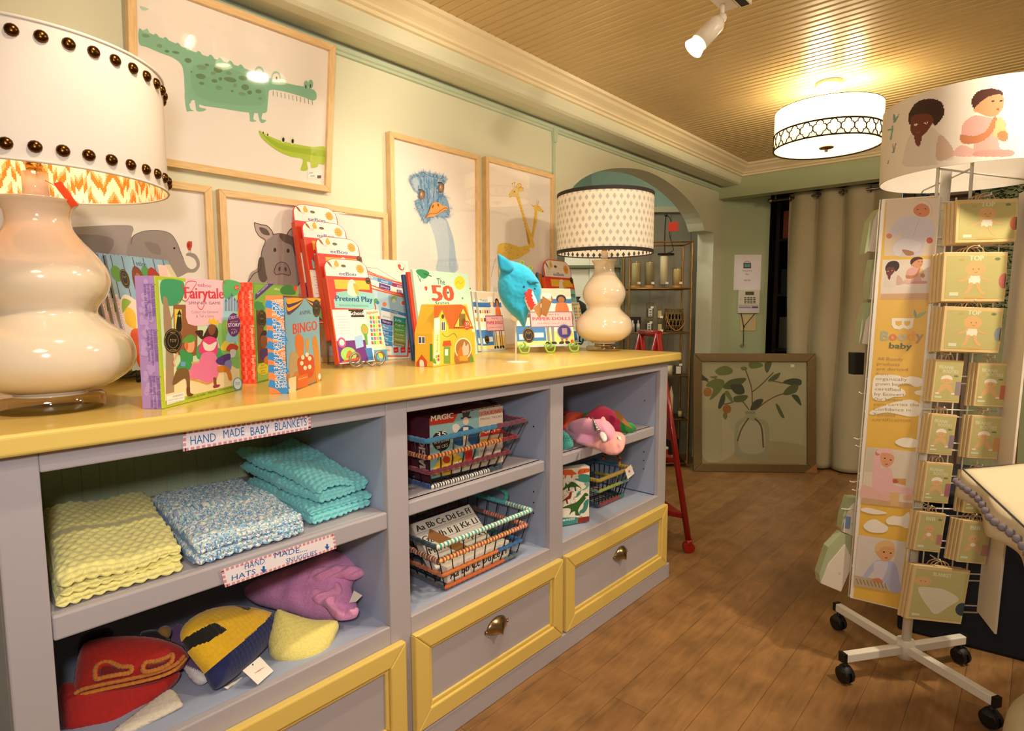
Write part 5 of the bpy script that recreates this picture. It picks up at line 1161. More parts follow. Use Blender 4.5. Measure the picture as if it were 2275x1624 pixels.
# ---- girl book stacks behind the big lamp, on a black easel
def girlbook(pl, W, H, a):
    a.rect(0, 0, W, H, '#c9d8e4'); a.rect(0, H*.62, W, H, '#8fb8d4')
    for k in range(7): a.rect(W*(.05+.14*k), H*.62, W*(.062+.14*k), H, '#5a4a50')
    a.ell(W*.08, H*.84, W*.07, H*.07, '#5f9a3a'); a.ell(W*.47, H*.86, W*.06, H*.07, '#4a9a4a')
    a.blob([(W*.3, H*.62), (W*.27, H*.82), (W*.33, H*.92), (W*.42, H*.86), (W*.43, H*.66)], '#7a3a1e'); a.ell(W*.35, H*.80, W*.04, H*.06, '#b0683a')
    a.blob([(W*.5, H*.7), (W*.49, H*.86), (W*.57, H*.92), (W*.66, H*.84), (W*.64, H*.7)], '#a82a24'); a.rect(W*.66, H*.5, W*.78, H*.95, '#f4cfc8'); a.rect(W*.78, H*.5, W, H*.96, '#efe0c0')
    a.blob([(W*.02, H*.28), (W*.03, H*.55), (W*.12, H*.66), (W*.25, H*.6), (W*.3, H*.45), (W*.2, H*.3)], '#e8dcd4'); a.blob([(W*.05, H*.42), (W*.1, H*.55), (W*.2, H*.5), (W*.16, H*.36)], '#f0c23c'); a.blob([(W*.04, H*.5), (W*.08, H*.62), (W*.18, H*.6), (W*.1, H*.54)], '#8fae3a')
    a.blob([(W*.1, H*.02), (W*.08, H*.32), (W*.24, H*.36), (W*.34, H*.3), (W*.3, H*.02)], '#e0602a'); a.blob([(W*.16, H*.3), (W*.3, H*.44), (W*.4, H*.3), (W*.3, H*.24)], '#e85a90')
    a.rect(W*.3, H*.03, W*.52, H*.22, '#f2d8cc'); a.text('eeboo', (W*.36, H*.93), (W*.5, H*.92), H*.045, '#2a3a5a'); a.rect(0, H*.3, W*.03, H*.66, '#e8d4dc'); a.text('THOUGHTFUL GIRL', (W*.022, H*.3), (W*.022, H*.64), W*.02, '#b04a5a')
    toy_seal(a, W*.17, H*.80, W*.06, H*.085)
def leanbook(p0, p1, tl, name_lb, n, W=None, grp=None, z=.03, dz=0):
    pl, W_ = base_plane(p0, p1, ZK+z, 12); W = W or W_; H = pl.uv(*tl)[1]; r0_ = None
    for i in range(n):
        q = Plane(pl.O-pl.U*(.012*i)-pl.N*(.011*i), pl.U, 12); q.O.z = pl.O.z+.0110*i*math.sin(math.radians(12))
        if i == 0:
            r0_ = empty('activity_book', label=name_lb[0], cat='activity book', world=q.mat(), group=grp); mb = MB(); mb.box(0, 0, 0, W, .008, H); mb.obj('booklet', plain('pale_book_edge', '#9aa0b4', rough=.35), r0_, .001, 1)
            a = Art(q, 'm'); girlbook(q, W, H, a); a.done('cover_print', r0_)
        else: clone(r0_, q.mat(), name_lb[i])
    return pl, W, H
plb, Wb, Hb = leanbook((294, 824), (400, 812), (238, 566), ['patterned paper doll book behind the Fairytale box, front copy of the right stack', 'patterned paper doll book second in the right stack behind the Fairytale box', 'patterned paper doll book third in the right stack behind the Fairytale box'], 3, .235, 'right stack of patterned books')
leanbook((248, 822), (330, 810), (190, 566), ['patterned paper doll book beside the big lamp, front copy of the left stack', 'patterned paper doll book second in the left stack beside the big lamp'], 2, .045, 'left stack of patterned books')
be = empty('wire_easel', plb.O, 0, 'black easel with ball feet under the patterned books behind the big lamp', 'display easel'); N_ = Vector((plb.N.x, plb.N.y, 0)).normalized(); U_ = plb.U; zf = ZK-plb.O.z
mb = MB(); mb.tube([U_*-.07+N_*.012+Zv*(zf+.018), U_*.2+N_*.012+Zv*(zf+.018)], .003, 8); mb.obj('front_bar', BLK, be)
for s_ in (0, .18):
    mb = MB(); mb.sphere(U_*s_+N_*.02+Zv*(zf+.0075), .007, 8); mb.tube([U_*s_+N_*.018+Zv*(zf+.012), U_*s_+N_*.012+Zv*(zf+.03), U_*s_-N_*.01+Zv*(zf+.018), U_*s_-N_*.05+Zv*(zf+.012)], .003, 8); mb.tube([U_*s_-N_*.05+Zv*(zf+.012), U_*s_-N_*.075+Zv*(zf+.16)], .003, 8); mb.obj('ball_foot', BLK, be)
# ---- shark hat on a white stand
c = onZ(1146, 804, ZK); st = empty('hat_stand', c, 0, 'slim white metal stand with a round foot holding the blue shark hat', 'stand')
mb = MB(); mb.lathe([(.001, 0), (.045, 0), (.046, .002), (.001, .004)], 40); mb.obj('round_foot', WM, st)
mb = MB(); mb.cyl((0, 0, .003), (0, 0, .16), .003, .003, 12); mb.obj('stem', WM, st)
mb = MB(); mb.sphere((0, 0, .165), .02, 8); mb.obj('top_knob', WM, st)
pls = Plane(c+Vector((0, 0, 0)), RIGHT, 0); pls.O = pls.O+pls.N*.012
# body outline in crop E
SH = [(480, 385), (530, 400), (580, 440), (640, 455), (720, 480), (790, 520), (850, 590), (900, 670), (918, 740), (912, 800), (905, 850), (870, 920), (810, 950), (780, 1000), (750, 1110), (720, 1100), (690, 1050), (640, 1010), (590, 960), (530, 880), (490, 790), (478, 690), (490, 600), (500, 550), (485, 500), (478, 440)]
hat = inflate('shark_hat', pls, SH, 'E', T=.045, Rr=.05, back=.9, col='#1f9fc8', m=mat('blue_felt', rough=.9, var=.08, attr=True, vscale=30, bump=.3, bscale=300, sheen=.3), step=.004, ripple=lambda u, v: .006*noise.noise(Vector((u*30, v*30, 0)))+.002*noise.noise(Vector((u*90, v*90, 0))))
tag(hat, 'bright blue shark shaped child hat with red toothed mouth on the white stand', 'hat')
def onhat(name, P, T, col, n, off=.034, parent=hat, m=None, smooth=True):
    q = Plane(pls.O+pls.N*off, pls.U)
    o = inflate(name, q, P, 'E', T=T, Rr=.012, back=.4, step=.003, col=col, parent=parent, m=m, smooth=smooth); o.matrix_local = Matrix.Translation((0, -off, 0)); return o
onhat('mouth', [(735, 790), (750, 745), (790, 722), (830, 735), (850, 790), (878, 880), (850, 925), (800, 950), (765, 905), (738, 840)], .012, '#ece9ea', 0)
q = Plane(pls.O+pls.N*.049, pls.U); a = Art(q, 'E', off=.0)
a.poly([(740, 760), (790, 725), (828, 740), (815, 775), (832, 800), (815, 815), (838, 840), (828, 852), (848, 862), (842, 880), (868, 880), (840, 905), (835, 920), (812, 950), (800, 915), (785, 905), (778, 875), (765, 870), (775, 845), (748, 835), (765, 815), (742, 800), (762, 785)], '#d8392c'); o = a.done('red_mouth', hat, CLOTHC); o.location = (0, -.049, 0)
onhat('dorsal_fin', [(480, 385), (530, 400), (600, 450), (645, 520), (600, 570), (530, 560), (500, 540), (485, 480)], .012, '#1690bb', 0, .040)
onhat('side_fin', [(770, 655), (800, 625), (860, 640), (890, 670), (840, 680), (800, 690)], .008, '#178fb8', 0, .042)
for x, y in ((742, 706), (850, 728)): onhat('eye', [(x-12, y), (x, y-12), (x+12, y), (x, y+12)], .004, '#1d3a6a', 0, .048)
# kraft tags hanging from it
q = Plane(pls.O+pls.N*.052, pls.U)
for nm, P, c_ in (('kraft_tag', [(925, 800), (1020, 860), (965, 1010), (915, 985)], '#a5713c'), ('price_tag', [(840, 935), (930, 820), (960, 900), (895, 1030)], '#b5824a')):
    mb = MB(); U4 = [q.uv(x, y, 'E') for x, y in P]; dd = -.052-(.006 if nm == 'kraft_tag' else 0); mb.quadbox([(u, dd, v) for u, v in U4[::-1]], (0, 1, 0), .0012); o = mb.obj(nm, plain(nm, c_, rough=.8), hat)
a = Art(q, 'E', off=.001); a.ell(922, 900, 16, 26, '#e8ddd0'); o = a.done('sticker', hat); o.location = (0, -.052, 0)
# ================================================================ goods in the cabinet
CROP.update(W1=(1820, 430, .2033), W2=(1800, 740, .3695), W3=(1950, 420, .17241), W4=(1880, 960, .24624))
def knit_slab(name, Q, z0, th, colfn, parent, W, D, cell=.020, amp=.0055, seed=0, sag=None, nu=None):
    """one folded layer of a crocheted blanket; Q = plan corners front-left, front-right, back-right, back-left"""
    nu = nu or int(W/.0028); nl = int(2*(D+.04)/.0028)
    aa = np.linspace(0, 2*PI, 4001); vv = -.5*np.sign(np.cos(aa))*np.abs(np.cos(aa))**.30*D; ww = .5*np.sign(np.sin(aa))*np.abs(np.sin(aa))**.55*.03
    ss = np.concatenate([[0], np.cumsum(np.hypot(np.diff(vv), np.diff(ww)))]); ss /= ss[-1]
    def P(u, t):
        a = float(np.interp(t % 1.0, ss, aa)); c, s_ = math.cos(a), math.sin(a)
        v = .5-.5*math.copysign(abs(c)**.30, c); w = .5*math.copysign(abs(s_)**.55, s_)
        e = (1-abs(2*u-1)**10)**.5 if 0 < u < 1 else 0
        s = t*2*(D+.05); bx = math.sin(PI*u*W/cell); row = math.floor(s/cell); b = abs(math.sin(PI*(u*W/cell+.5*(row % 2))))*abs(math.sin(PI*s/cell))
        x = (Q[0][0]*(1-u)+Q[1][0]*u)*(1-v)+(Q[3][0]*(1-u)+Q[2][0]*u)*v
        y = (Q[0][1]*(1-u)+Q[1][1]*u)*(1-v)+(Q[3][1]*(1-u)+Q[2][1]*u)*v
        wob = .004*noise.noise(Vector((x*9+seed, y*9, 0)))+.002*noise.noise(Vector((x*30, y*30, seed)))
        T = th(u, v) if callable(th) else th; Z = z0(u, v) if callable(z0) else z0
        T2 = T*(.25+.75*e); k = b*amp
        fx = -1 if c > 0 else 1
        return Vector((x+(wob*2+k)*c*(1), y+wob*2, Z+T/2+w*(T2+2*k)+wob*.6*(w > 0)))
    mb = MB(); mb.smooth = True
    mb.grid(lambda u, v: P(v, u), nl, nu, True, lambda u, v: colfn(v, u*2*(D+.04)))
    o = len(mb.v); n = nl
    for j in (0, nu):
        idx = [j*n+i for i in range(n)]; mb.f.append(idx if j else idx[::-1]); mb.m.append(0); mb.sm.append(False); mb.c.append(colfn(.5, .5))
    c0 = Vector(parent.location) if parent else Vector()
    mb.v = [tuple(Vector(v)-c0) for v in mb.v]
    return mb.obj(name, YARN, parent)
zs = SH1+.002
bl = empty('baby_blanket', (-1.4, .33, zs), 0, 'folded pale yellow crocheted baby blanket at the left end of the upper shelf', 'blanket')
yc = lambda u, t: '#efe795'
knit_slab('folded_layer', [(-1.215, .205), (-1.222, .402), (-1.66, .465), (-1.66, .262)], zs, .018, yc, bl, .2, .44, seed=1)
knit_slab('folded_layer', [(-1.222, .212), (-1.232, .408), (-1.64, .46), (-1.64, .27)], zs+.016, lambda u, v: .013+.016*v+.004*math.sin(u*9), yc, bl, .2, .42, seed=2)
knit_slab('folded_layer', [(-1.219, .212), (-1.226, .408), (-1.64, .47), (-1.64, .268)], lambda u, v: zs+.028+.016*v+.004*math.sin(u*9), lambda u, v: .018+.008*math.sin(3*u+1), yc, bl, .2, .42, seed=3)
rs_ = random.Random(11); BC = ['#f2f0ea', '#f2f0ea', '#7fb2dc', '#5b8fd0', '#a9cfe6', '#9adad2', '#dfe8ee', '#c8c4e0', '#d8e6c4']
bl = empty('baby_blanket', (-1.4, .56, zs), 0, 'folded blue and white variegated baby blanket in the middle of the upper shelf', 'blanket')
def bc(u, t):
    n = noise.noise(Vector((u*30, t*110, 4)))+.5*noise.noise(Vector((u*95, t*420, 1)))
    return BC[int(abs(n)*17+rs_.random()*1.2) % len(BC)]
knit_slab('folded_layer', [(-1.212, .425), (-1.222, .665), (-1.62, .69), (-1.62, .468)], zs, .026, bc, bl, .24, .4, seed=4)
knit_slab('folded_layer', [(-1.214, .427), (-1.222, .662), (-1.60, .69), (-1.60, .468)], zs+.022, lambda u, v: .022+.028*v*(1-.5*v)+.004*math.sin(6*u), bc, bl, .24, .4, seed=5)
bl = empty('baby_blanket', (-1.4, .80, zs), 0, 'folded aqua crocheted baby blanket at the right end of the upper shelf', 'blanket')
ac = lambda u, t: '#7fd8de'
knit_slab('folded_layer', [(-1.245, .695), (-1.262, .872), (-1.66, .872), (-1.60, .71)], zs, .024, ac, bl, .2, .38, seed=6)
knit_slab('folded_layer', [(-1.25, .70), (-1.262, .872), (-1.66, .872), (-1.60, .705)], zs+.02, lambda u, v: .018+.01*v, ac, bl, .2, .38, seed=7)
knit_slab('folded_layer', [(-1.262, .715), (-1.272, .874), (-1.66, .874), (-1.62, .70)], lambda u, v: zs+.044+.018*v, lambda u, v: .02+.008*v, ac, bl, .18, .38, seed=8)
knit_slab('folded_layer', [(-1.262, .718), (-1.275, .874), (-1.66, .874), (-1.62, .69)], lambda u, v: zs+.064+.030*v+.01*math.sin(5*u+2*v), lambda u, v: .018+.014*v, ac, bl, .18, .38, seed=9)
# ---- hats in the lower left bay
def flat(p0, p1, z, lean, crop): return base_plane(p0, p1, z, lean, crop)[0]
def rows(f, c1, c2): return lambda u, v: c1 if math.sin(v*f) > -.3 else c2
def soft(name, crop, p0, p1, z, lean, P, T, col, label, cat, m=None, Rr=.04, colfn=None, ripple=None, step=.005, group=None, back=.3):
    pl = flat(p0, p1, z, lean, crop)
    cf = None
    if colfn: cf = colfn(pl)
    o = inflate(name, pl, P, crop, T=T, Rr=Rr, back=back, step=step, col=col, colfn=cf, m=m or YARN, ripple=ripple)
    tag(o, label, cat, group); return o, pl
knitr = lambda a, f=520, g=520: (lambda u, v: a*abs(math.sin(u*f/2+v*30))*abs(math.sin(v*g/2)))
def onsoft(name, o, pl, crop, P, T, col, off, m=None, Rr=.008, smooth=True, ripple=None):
    q = Plane(pl.O+pl.N*off, pl.U); q.V = pl.V; q.N = pl.N
    c = inflate(name, q, P, crop, T=T, Rr=Rr, back=.6, step=.004, col=col, parent=o, m=m or YARN, smooth=smooth, ripple=ripple); c.matrix_local = Matrix.Translation((0, -off, 0)); return c
def onstrip(name, o, pl, crop, P, r, col, off, closed=False):
    q = Plane(pl.O+pl.N*off, pl.U); q.V = pl.V; q.N = pl.N
    U = catmull([q.uv(x, y, crop) for x, y in P], closed, 8); pts = []
    for i, (u, v) in enumerate(U): pts.append((u, -off-.0012*abs(math.sin(i*1.9)), v))
    mb = MB(); mb.tube(pts, [r*(.8+.3*abs(math.sin(i*1.9))) for i in range(len(pts))], 7, closed=closed, cols=[col]); return mb.obj(name, YARN, o)
soft('knitted_square', 'G', (430, 1240), (880, 1100), .394, 78, [(470, 1262), (560, 1190), (690, 1090), (830, 1000), (905, 1085), (885, 1120), (700, 1215), (560, 1275)], .008, '#d9cdbc', 'cream knitted piece lying flat under the red hats at the shelf edge', 'knitwear', ripple=knitr(.002))
o, pl = soft('knitted_hat', 'G', (150, 1200), (860, 960), .396, 60, [(142, 990), (250, 965), (400, 1000), (700, 960), (882, 895), (868, 960), (760, 1060), (620, 1150), (480, 1250), (330, 1262), (180, 1262), (150, 1160)], .022, '#b3201c', 'plain red knitted hat lying under the red hat with orange trim', 'hat', ripple=knitr(.0025), Rr=.03)
onsoft('orange_tag', o, pl, 'G', [(505, 1225), (670, 1140), (690, 1172), (540, 1258)], .002, '#e8745c', .026, MATS['orange_red_plastic'], smooth=False)
o, pl = soft('knitted_hat', 'G', (640, 690), (830, 660), .470, 20, [(640, 670), (660, 640), (740, 632), (800, 655), (830, 700), (815, 760), (700, 780)], .02, '#231b1c', 'black knitted hat behind the red and yellow hats', 'hat', Rr=.03)
onsoft('tan_ear', o, pl, 'G', [(750, 650), (775, 615), (815, 612), (835, 640), (815, 690)], .015, '#9c7434', .005)
soft('knitted_hat', 'G', (270, 760), (480, 720), .44, 10, [(262, 720), (300, 660), (380, 630), (465, 625), (482, 690), (470, 800), (280, 820)], .03, '#15110f', 'black knitted hat at the back left corner behind the red hat', 'hat', Rr=.03)
o, pl = soft('knitted_hat', 'G', (240, 1060), (880, 925), .415, 40, [(235, 1040), (232, 960), (250, 840), (290, 730), (380, 690), (480, 675), (600, 672), (720, 680), (830, 705), (905, 740), (945, 790), (930, 830), (880, 890), (700, 950), (500, 1000), (300, 1050), (250, 1068)], .045, '#b8241b', 'red crocheted hat with orange scalloped trim and two trimmed eye openings', 'hat', ripple=knitr(.0022), Rr=.07)
onstrip('trim_edge', o, pl, 'G', [(245, 1045), (300, 1030), (450, 995), (600, 965), (760, 925), (860, 880), (925, 810)], .004, '#d8862c', .018)
onstrip('trim_edge', o, pl, 'G', [(240, 1030), (300, 1000), (450, 965), (600, 935), (760, 895), (860, 850), (915, 795)], .004, '#c9772a', .030)
onstrip('eye_trim', o, pl, 'G', [(365, 900), (375, 860), (420, 832), (470, 838), (520, 862), (585, 865), (580, 900), (500, 915), (420, 930), (375, 940)], .0045, '#cf7d2a', .040, True)
onstrip('eye_trim', o, pl, 'G', [(660, 870), (680, 838), (740, 830), (800, 810), (840, 790), (838, 830), (790, 865), (720, 890), (670, 895)], .0045, '#cf7d2a', .036, True)
onsoft('eye_opening', o, pl, 'G', [(390, 905), (400, 865), (450, 850), (500, 872), (560, 885), (500, 903), (420, 920)], .002, '#7c1613', .041)
onsoft('eye_opening', o, pl, 'G', [(680, 872), (700, 850), (760, 838), (815, 825), (780, 855), (720, 875)], .002, '#7c1613', .037)
def nv(pl):
    A = [pl.uv(x, y, 'G') for x, y in [(1420, 560), (1540, 570), (1540, 640), (1400, 780), (1110, 1030), (1010, 930), (1180, 790), (1330, 660)]]; B = [pl.uv(x, y, 'G') for x, y in [(880, 715), (1030, 655), (1110, 700), (1000, 765), (900, 775)]]; C_ = [pl.uv(x, y, 'G') for x, y in [(1195, 480), (1310, 500), (1250, 572), (1190, 530)]]
    return lambda u, v: '#1c2458' if pip(u, v, A) else ('#1a1614' if pip(u, v, B) or pip(u, v, C_) else '#eebc24')
o, pl = soft('knitted_hat', 'G', (840, 900), (1040, 980), .394, 50, [(828, 700), (850, 640), (910, 600), (960, 760), (1050, 880), (1060, 950), (1000, 978), (940, 930), (880, 820)], .02, '#6a4a7c', 'purple and white knitted hat mostly hidden under the yellow and navy hat', 'hat', ripple=knitr(.002), Rr=.03, colfn=lambda pl: (lambda u, v: '#e6e0e2' if v < .02 else '#6a4a7c'))
o, pl = soft('knitted_hat', 'G', (1060, 985), (1500, 610), .412, 42, [(892, 700), (900, 625), (960, 560), (1060, 515), (1200, 498), (1330, 512), (1440, 548), (1515, 590), (1512, 640), (1400, 770), (1230, 930), (1115, 1003), (1065, 970), (1030, 900), (950, 800)], .042, '#eebc24', 'yellow crocheted hat with wide navy brim and a black band', 'hat', ripple=knitr(.0022), Rr=.06, colfn=nv, step=.0038)
mb = MB(); q = Plane(pl.O+pl.N*.05, pl.U); q.V, q.N = pl.V, pl.N
T4 = [q.uv(x, y, 'G') for x, y in [(1272, 888), (1378, 802), (1462, 890), (1366, 975)]]; mb.quadbox([(u, -.05, v) for u, v in T4[::-1]], (0, -1, 0), .001); tg = mb.obj('price_tag', mat('tag_card', '#eee6da', .7), o)
a = Art(q, 'G', off=.0514); a.ell(1334, 852, 5, 6, '#3a3430', n=8)
for k, w_ in enumerate((40, 30, 36)): a.line([(1345+k*12, 905+k*4-k*12), (1345+k*12+w_, 885+k*4-k*12)], 3, '#c88a80', False)
a.done('tag_print', o, PAPERINK)
onsoft('care_label', o, pl, 'G', [(1155, 990), (1270, 920), (1290, 935), (1180, 1005)], .001, '#e8e2da', .002, MATS['tag_card'], smooth=False)
o, pl = soft('knitted_hat', 'G', (1450, 800), (1840, 680), .394, 55, [(1432, 750), (1435, 650), (1475, 522), (1560, 540), (1700, 580), (1858, 590), (1845, 680), (1775, 800), (1660, 858), (1530, 850), (1450, 802)], .035, '#f2e283', 'small pale yellow crocheted cap beside the yellow and navy hat', 'hat', ripple=knitr(.0022), Rr=.05)
PK = [(1285, 410), (1350, 350), (1500, 285), (1680, 222), (1790, 152), (1900, 170), (1985, 228), (2010, 290), (1960, 340), (1950, 400), (1985, 500), (1970, 545), (1890, 580), (1700, 575), (1560, 532), (1430, 500), (1340, 470)]
o, pl = soft('baby_snuggly', 'G', (1560, 540), (1960, 560), .40, 48, PK, .05, '#e79ad0', 'crumpled pink crocheted baby snuggly at the right end of the lower shelf', 'knitwear', Rr=.06, ripple=lambda u, v: .012*noise.noise(Vector((u*22, v*22, 3)))+.0022*abs(math.sin(u*260))*abs(math.sin(v*260)))
for P in ([(1670, 350), (1720, 270), (1860, 240), (1990, 250), (2025, 290), (1960, 330), (1880, 320), (1800, 350), (1730, 350)], [(1690, 430), (1740, 380), (1810, 400), (1860, 340), (1890, 400), (1850, 470), (1900, 520), (1985, 500), (1970, 560), (1880, 580), (1830, 560), (1780, 500), (1720, 480)]):
    onsoft('ruffle', o, pl, 'G', P, .02, '#ee9fce', .04, Rr=.02, ripple=lambda u, v: .006*math.sin(u*150+3*math.sin(v*100)))
q = Plane(pl.O+pl.N*.03, pl.U); q.V, q.N = pl.V, pl.N; T4 = [q.uv(x, y, 'G') for x, y in [(1930, 470), (1960, 395), (2012, 425), (1975, 462)]]; mb = MB(); mb.quadbox([(u, -.03, v) for u, v in T4[::-1]], (0, -1, 0), .001); mb.obj('price_tag', MATS['tag_card'], o)

# ---- yarn wrapped wire baskets
WIRE = mat('dark_wire', '#2a2422', .45, metal=.5)
def basket(label, base, rim, z0, levels, pal, label_group=None, tagpx=None):
    """base / rim: plan corners FL FR BR BL; levels: (height, palette)"""
    c = Vector((sum(p[0] for p in base)/4, sum(p[1] for p in base)/4, z0)); r = empty('wire_basket', c, 0, label, 'basket')
    H = levels[-1][0]
    def loop(k, h, n=150):
        P = [(b[0]*(1-k)+t[0]*k, b[1]*(1-k)+t[1]*k) for b, t in zip(base, rim)]; out = []
        for i in range(4):
            a, b = P[i], P[(i+1) % 4]
            for j in range(n//4): out.append(Vector((a[0]+(b[0]-a[0])*j/(n//4), a[1]+(b[1]-a[1])*j/(n//4), z0+h))-c)
        return out
    for h, cols, rr in levels:
        P = loop(h/H, h, 240); mb = MB(); n = len(P)
        seg = [cols[(i//max(1, n//len(cols))) % len(cols)] for i in range(n)]
        cc = [(s_ if i % 4 < 3 or not isinstance(s_, tuple) else s_) for i, s_ in enumerate(seg)]
        cc = [(s_[0] if i % 2 < 1 else s_[1]) if isinstance(s_, tuple) else s_ for i, s_ in enumerate(cc)]
        mb.tube(P, [rr*(.8+.28*abs(math.sin(i*PI/4))) for i in range(n)], 8, closed=True, cols=cc); mb.obj('yarn_band', YARN, r)
    m_ = MB()
    for i in range(4):
        a, b = base[i], base[(i+1) % 4]; A, B = rim[i], rim[(i+1) % 4]; n = 8 if i % 2 == 0 else 7
        for j in range(n):
            t = (j+.0)/n; p = Vector((a[0]+(b[0]-a[0])*t, a[1]+(b[1]-a[1])*t, z0+.004))-c; q_ = Vector((A[0]+(B[0]-A[0])*t, A[1]+(B[1]-A[1])*t, z0+H))-c
            mb = MB(); mb.tube([p, q_], .0018, 5); mb.obj('upright_wire', WIRE, r)
    mb = MB()
    for j in range(9):
        t = (j+.5)/9; a = Vector((base[0][0]*(1-t)+base[1][0]*t, base[0][1]*(1-t)+base[1][1]*t, z0+.004))-c; b = Vector((base[3][0]*(1-t)+base[2][0]*t, base[3][1]*(1-t)+base[2][1]*t, z0+.004))-c
        mb.tube([a, b], .0016, 5)
    for j in range(3):
        t = (j+.5)/3; a = Vector((base[0][0]*(1-t)+base[3][0]*t, base[0][1]*(1-t)+base[3][1]*t, z0+.004))-c; b = Vector((base[1][0]*(1-t)+base[2][0]*t, base[1][1]*(1-t)+base[2][1]*t, z0+.004))-c
        mb.tube([a, b], .0016, 5)
    mb.obj('base_grid', WIRE, r)
    # loop handle at the right end
    A, B = Vector((*rim[1], z0+H))-c, Vector((*rim[2], z0+H))-c; m2 = A.lerp(B, .35), A.lerp(B, .75)
    mb = MB(); mb.tube(catmull([m2[0], m2[0]+Vector((0, .01, .03)), m2[0].lerp(m2[1], .5)+Vector((0, .012, .045)), m2[1]+Vector((0, .01, .03)), m2[1]], False, 6), .007, 8, cols=list(pal)); mb.obj('handle', YARN, r)
    return r
b1 = basket('yarn wrapped wire basket of magic sets on the middle bay upper shelf', [(-1.262, 1.075), (-1.262, 1.37), (-1.56, 1.37), (-1.56, 1.075)], [(-1.235, 1.035), (-1.235, 1.455), (-1.60, 1.455), (-1.60, 1.035)], SH1+.006,
      [(.0, [('#e8e0d4', '#2a3a4a'), '#27434e', ('#e6dccc', '#33505a'), '#2f5a7a', '#2f4a8a'], .007), (.045, ['#7a2438', '#7a2438', '#5a1a2c', '#8a3040'], .007), (.092, [('#e8a84a', '#9a3038'), '#8e1c2a', '#e2a52e', '#5a4a44', ('#e8a84a', '#9a3038')], .007), (.142, ['#3f86b0', '#7a3a52', '#5a3a5a', '#4a3a5c', '#3f86b0', '#3f86b0'], .008)], ['#7a2a2a', '#5a2028'])
b2 = basket('yarn wrapped wire basket of alphabet boxes on the middle bay lower shelf', [(-1.240, 1.10), (-1.240, 1.415), (-1.52, 1.415), (-1.52, 1.10)], [(-1.215, 1.05), (-1.215, 1.46), (-1.56, 1.46), (-1.56, 1.05)], ZB+.008,
      [(.0, ['#c8622c', '#5a6a74', '#a88a5a', '#6a3038', '#4a4a52'], .007), (.045, ['#d8782c', '#2f6aa8', '#3f9a8a', '#4a8a70', '#8a5a4a', '#b8643a'], .007), (.095, [('#f0c060', '#b0404a'), ('#f0b48a', '#c04a5a'), '#7a4a4a', '#5a3a4a', ('#e8b46a', '#7a3a5a')], .008), (.142, [('#e8e4c4', '#35a0a8'), ('#e8e4c4', '#38b0b8'), '#5cc8cc', '#3fb0b8', '#2a3a4a', '#2a3a4a'], .008)], ['#3fa8a0', '#58b8a4'])
b3 = basket('small basket with green and gold yarn rims and a price tag', [(-1.305, 2.0), (-1.305, 2.19), (-1.45, 2.19), (-1.45, 2.0)], [(-1.285, 1.965), (-1.285, 2.225), (-1.48, 2.225), (-1.48, 1.965)], ZB+.008,
      [(.0, ['#8a2c30', '#2f6a6a', ('#d8b8b0', '#8a2c30'), '#2c5a66', '#2a4a5a'], .008), (.065, ['#9aa83a', '#7aa08a', '#b0a838', '#3a4a4a', '#b8a838', '#7a9a88'], .007), (.115, ['#b8942c', '#c89a2c', '#2f7a9a', '#2a6a8a', '#4a3a2a', '#c0a03a'], .008)], ['#a8782c', '#8a2c2c', '#c89a2c'])
tp = onX(1220+720*.23392, 860+770*.23392, -1.27); q = Plane(tp, (0, 1, 0), 8)
T4 = [q.uv(x, y, 'I') for x, y in [(718, 785), (775, 735), (808, 820), (745, 875)]]; mb = MB(); mb.quadbox([(u, 0, v) for u, v in T4[::-1]], (0, -1, 0), .001); pt_ = mb.obj('price_tag', MATS['tag_card'], None, world=q.mat()); pt_.parent = b3; pt_.matrix_parent_inverse = Matrix.Identity(4); pt_.matrix_basis = Matrix.Translation(-b3.location) @ q.mat()
a = Art(q, 'I', off=.0016); a.ell(758, 800, 10, 12, '#c8746a', n=10); a.line([(745, 835), (775, 822)], 3, '#b8aaa0', False); a.done('tag_print', pt_, PAPERINK)
# contents
mz = SH1+.012
p_ = onX(860+325*.29564, 860+700*.29564, -1.285); pl = Plane(Vector((-1.285, p_.y, mz)), (0, 1, 0)); pr = pl.uv(870, 590, 'H')[0]; top = .185
mb = MB(); mb.box(0, 0, 0, pr, .07, top); o = tag(mb.obj('magic_set_box', plain('magic_box_side', '#6a2a38', rough=.45), None, .001, 1, world=pl.mat()), 'teal and red Magic set box with a top hatted conjurer, front of the basket', 'game')
a = Art(pl, 'm'); a.rect(0, 0, pr, top, '#8fb6b4'); a.crop = 'H'; a.clip = (0, 0, pr, top)
a.poly([(310, 170), (530, 145), (500, 265), (315, 290)], '#d8412c'); a.text('MAGIC', (330, 258), (496, 232), 42, '#f2e8d0', 1.2); a.text('Marvins', (375, 190), (455, 180), 18, '#f2e8d0'); a.poly([(535, 145), (870, 100), (870, 125), (530, 172)], '#2a2a2a'); a.text('THE MOST MAGNIFICENT MAGIC SHOW', (560, 162), (850, 120), 13, '#e8dcb8')
a.poly([(690, 150), (870, 125), (870, 690), (690, 690)], '#ddc9b4'); a.text('EXTRAORDINARY', (694, 218), (868, 188), 30, '#d8412c', 1); a.text('MAGIC TRICKS', (700, 250), (860, 225), 16, '#3a3a3a'); a.poly([(700, 320), (870, 290), (870, 345), (700, 375)], '#d8412c'); a.text('-SET-', (715, 350), (840, 330), 40, '#f6efe0', 1.5); a.poly([(700, 300), (870, 272), (870, 296), (700, 322)], '#232323'); a.text('BOX', (740, 300), (800, 290), 16, '#eee')
a.poly([(700, 395), (870, 370), (870, 395), (700, 420)], '#e8a03c'); a.text('FOR AMAZING TRICKS', (700, 490), (868, 465), 16, '#2a5a70'); a.text('EVERYTHING YOU NEED', (700, 530), (868, 505), 16, '#2a2a2a')
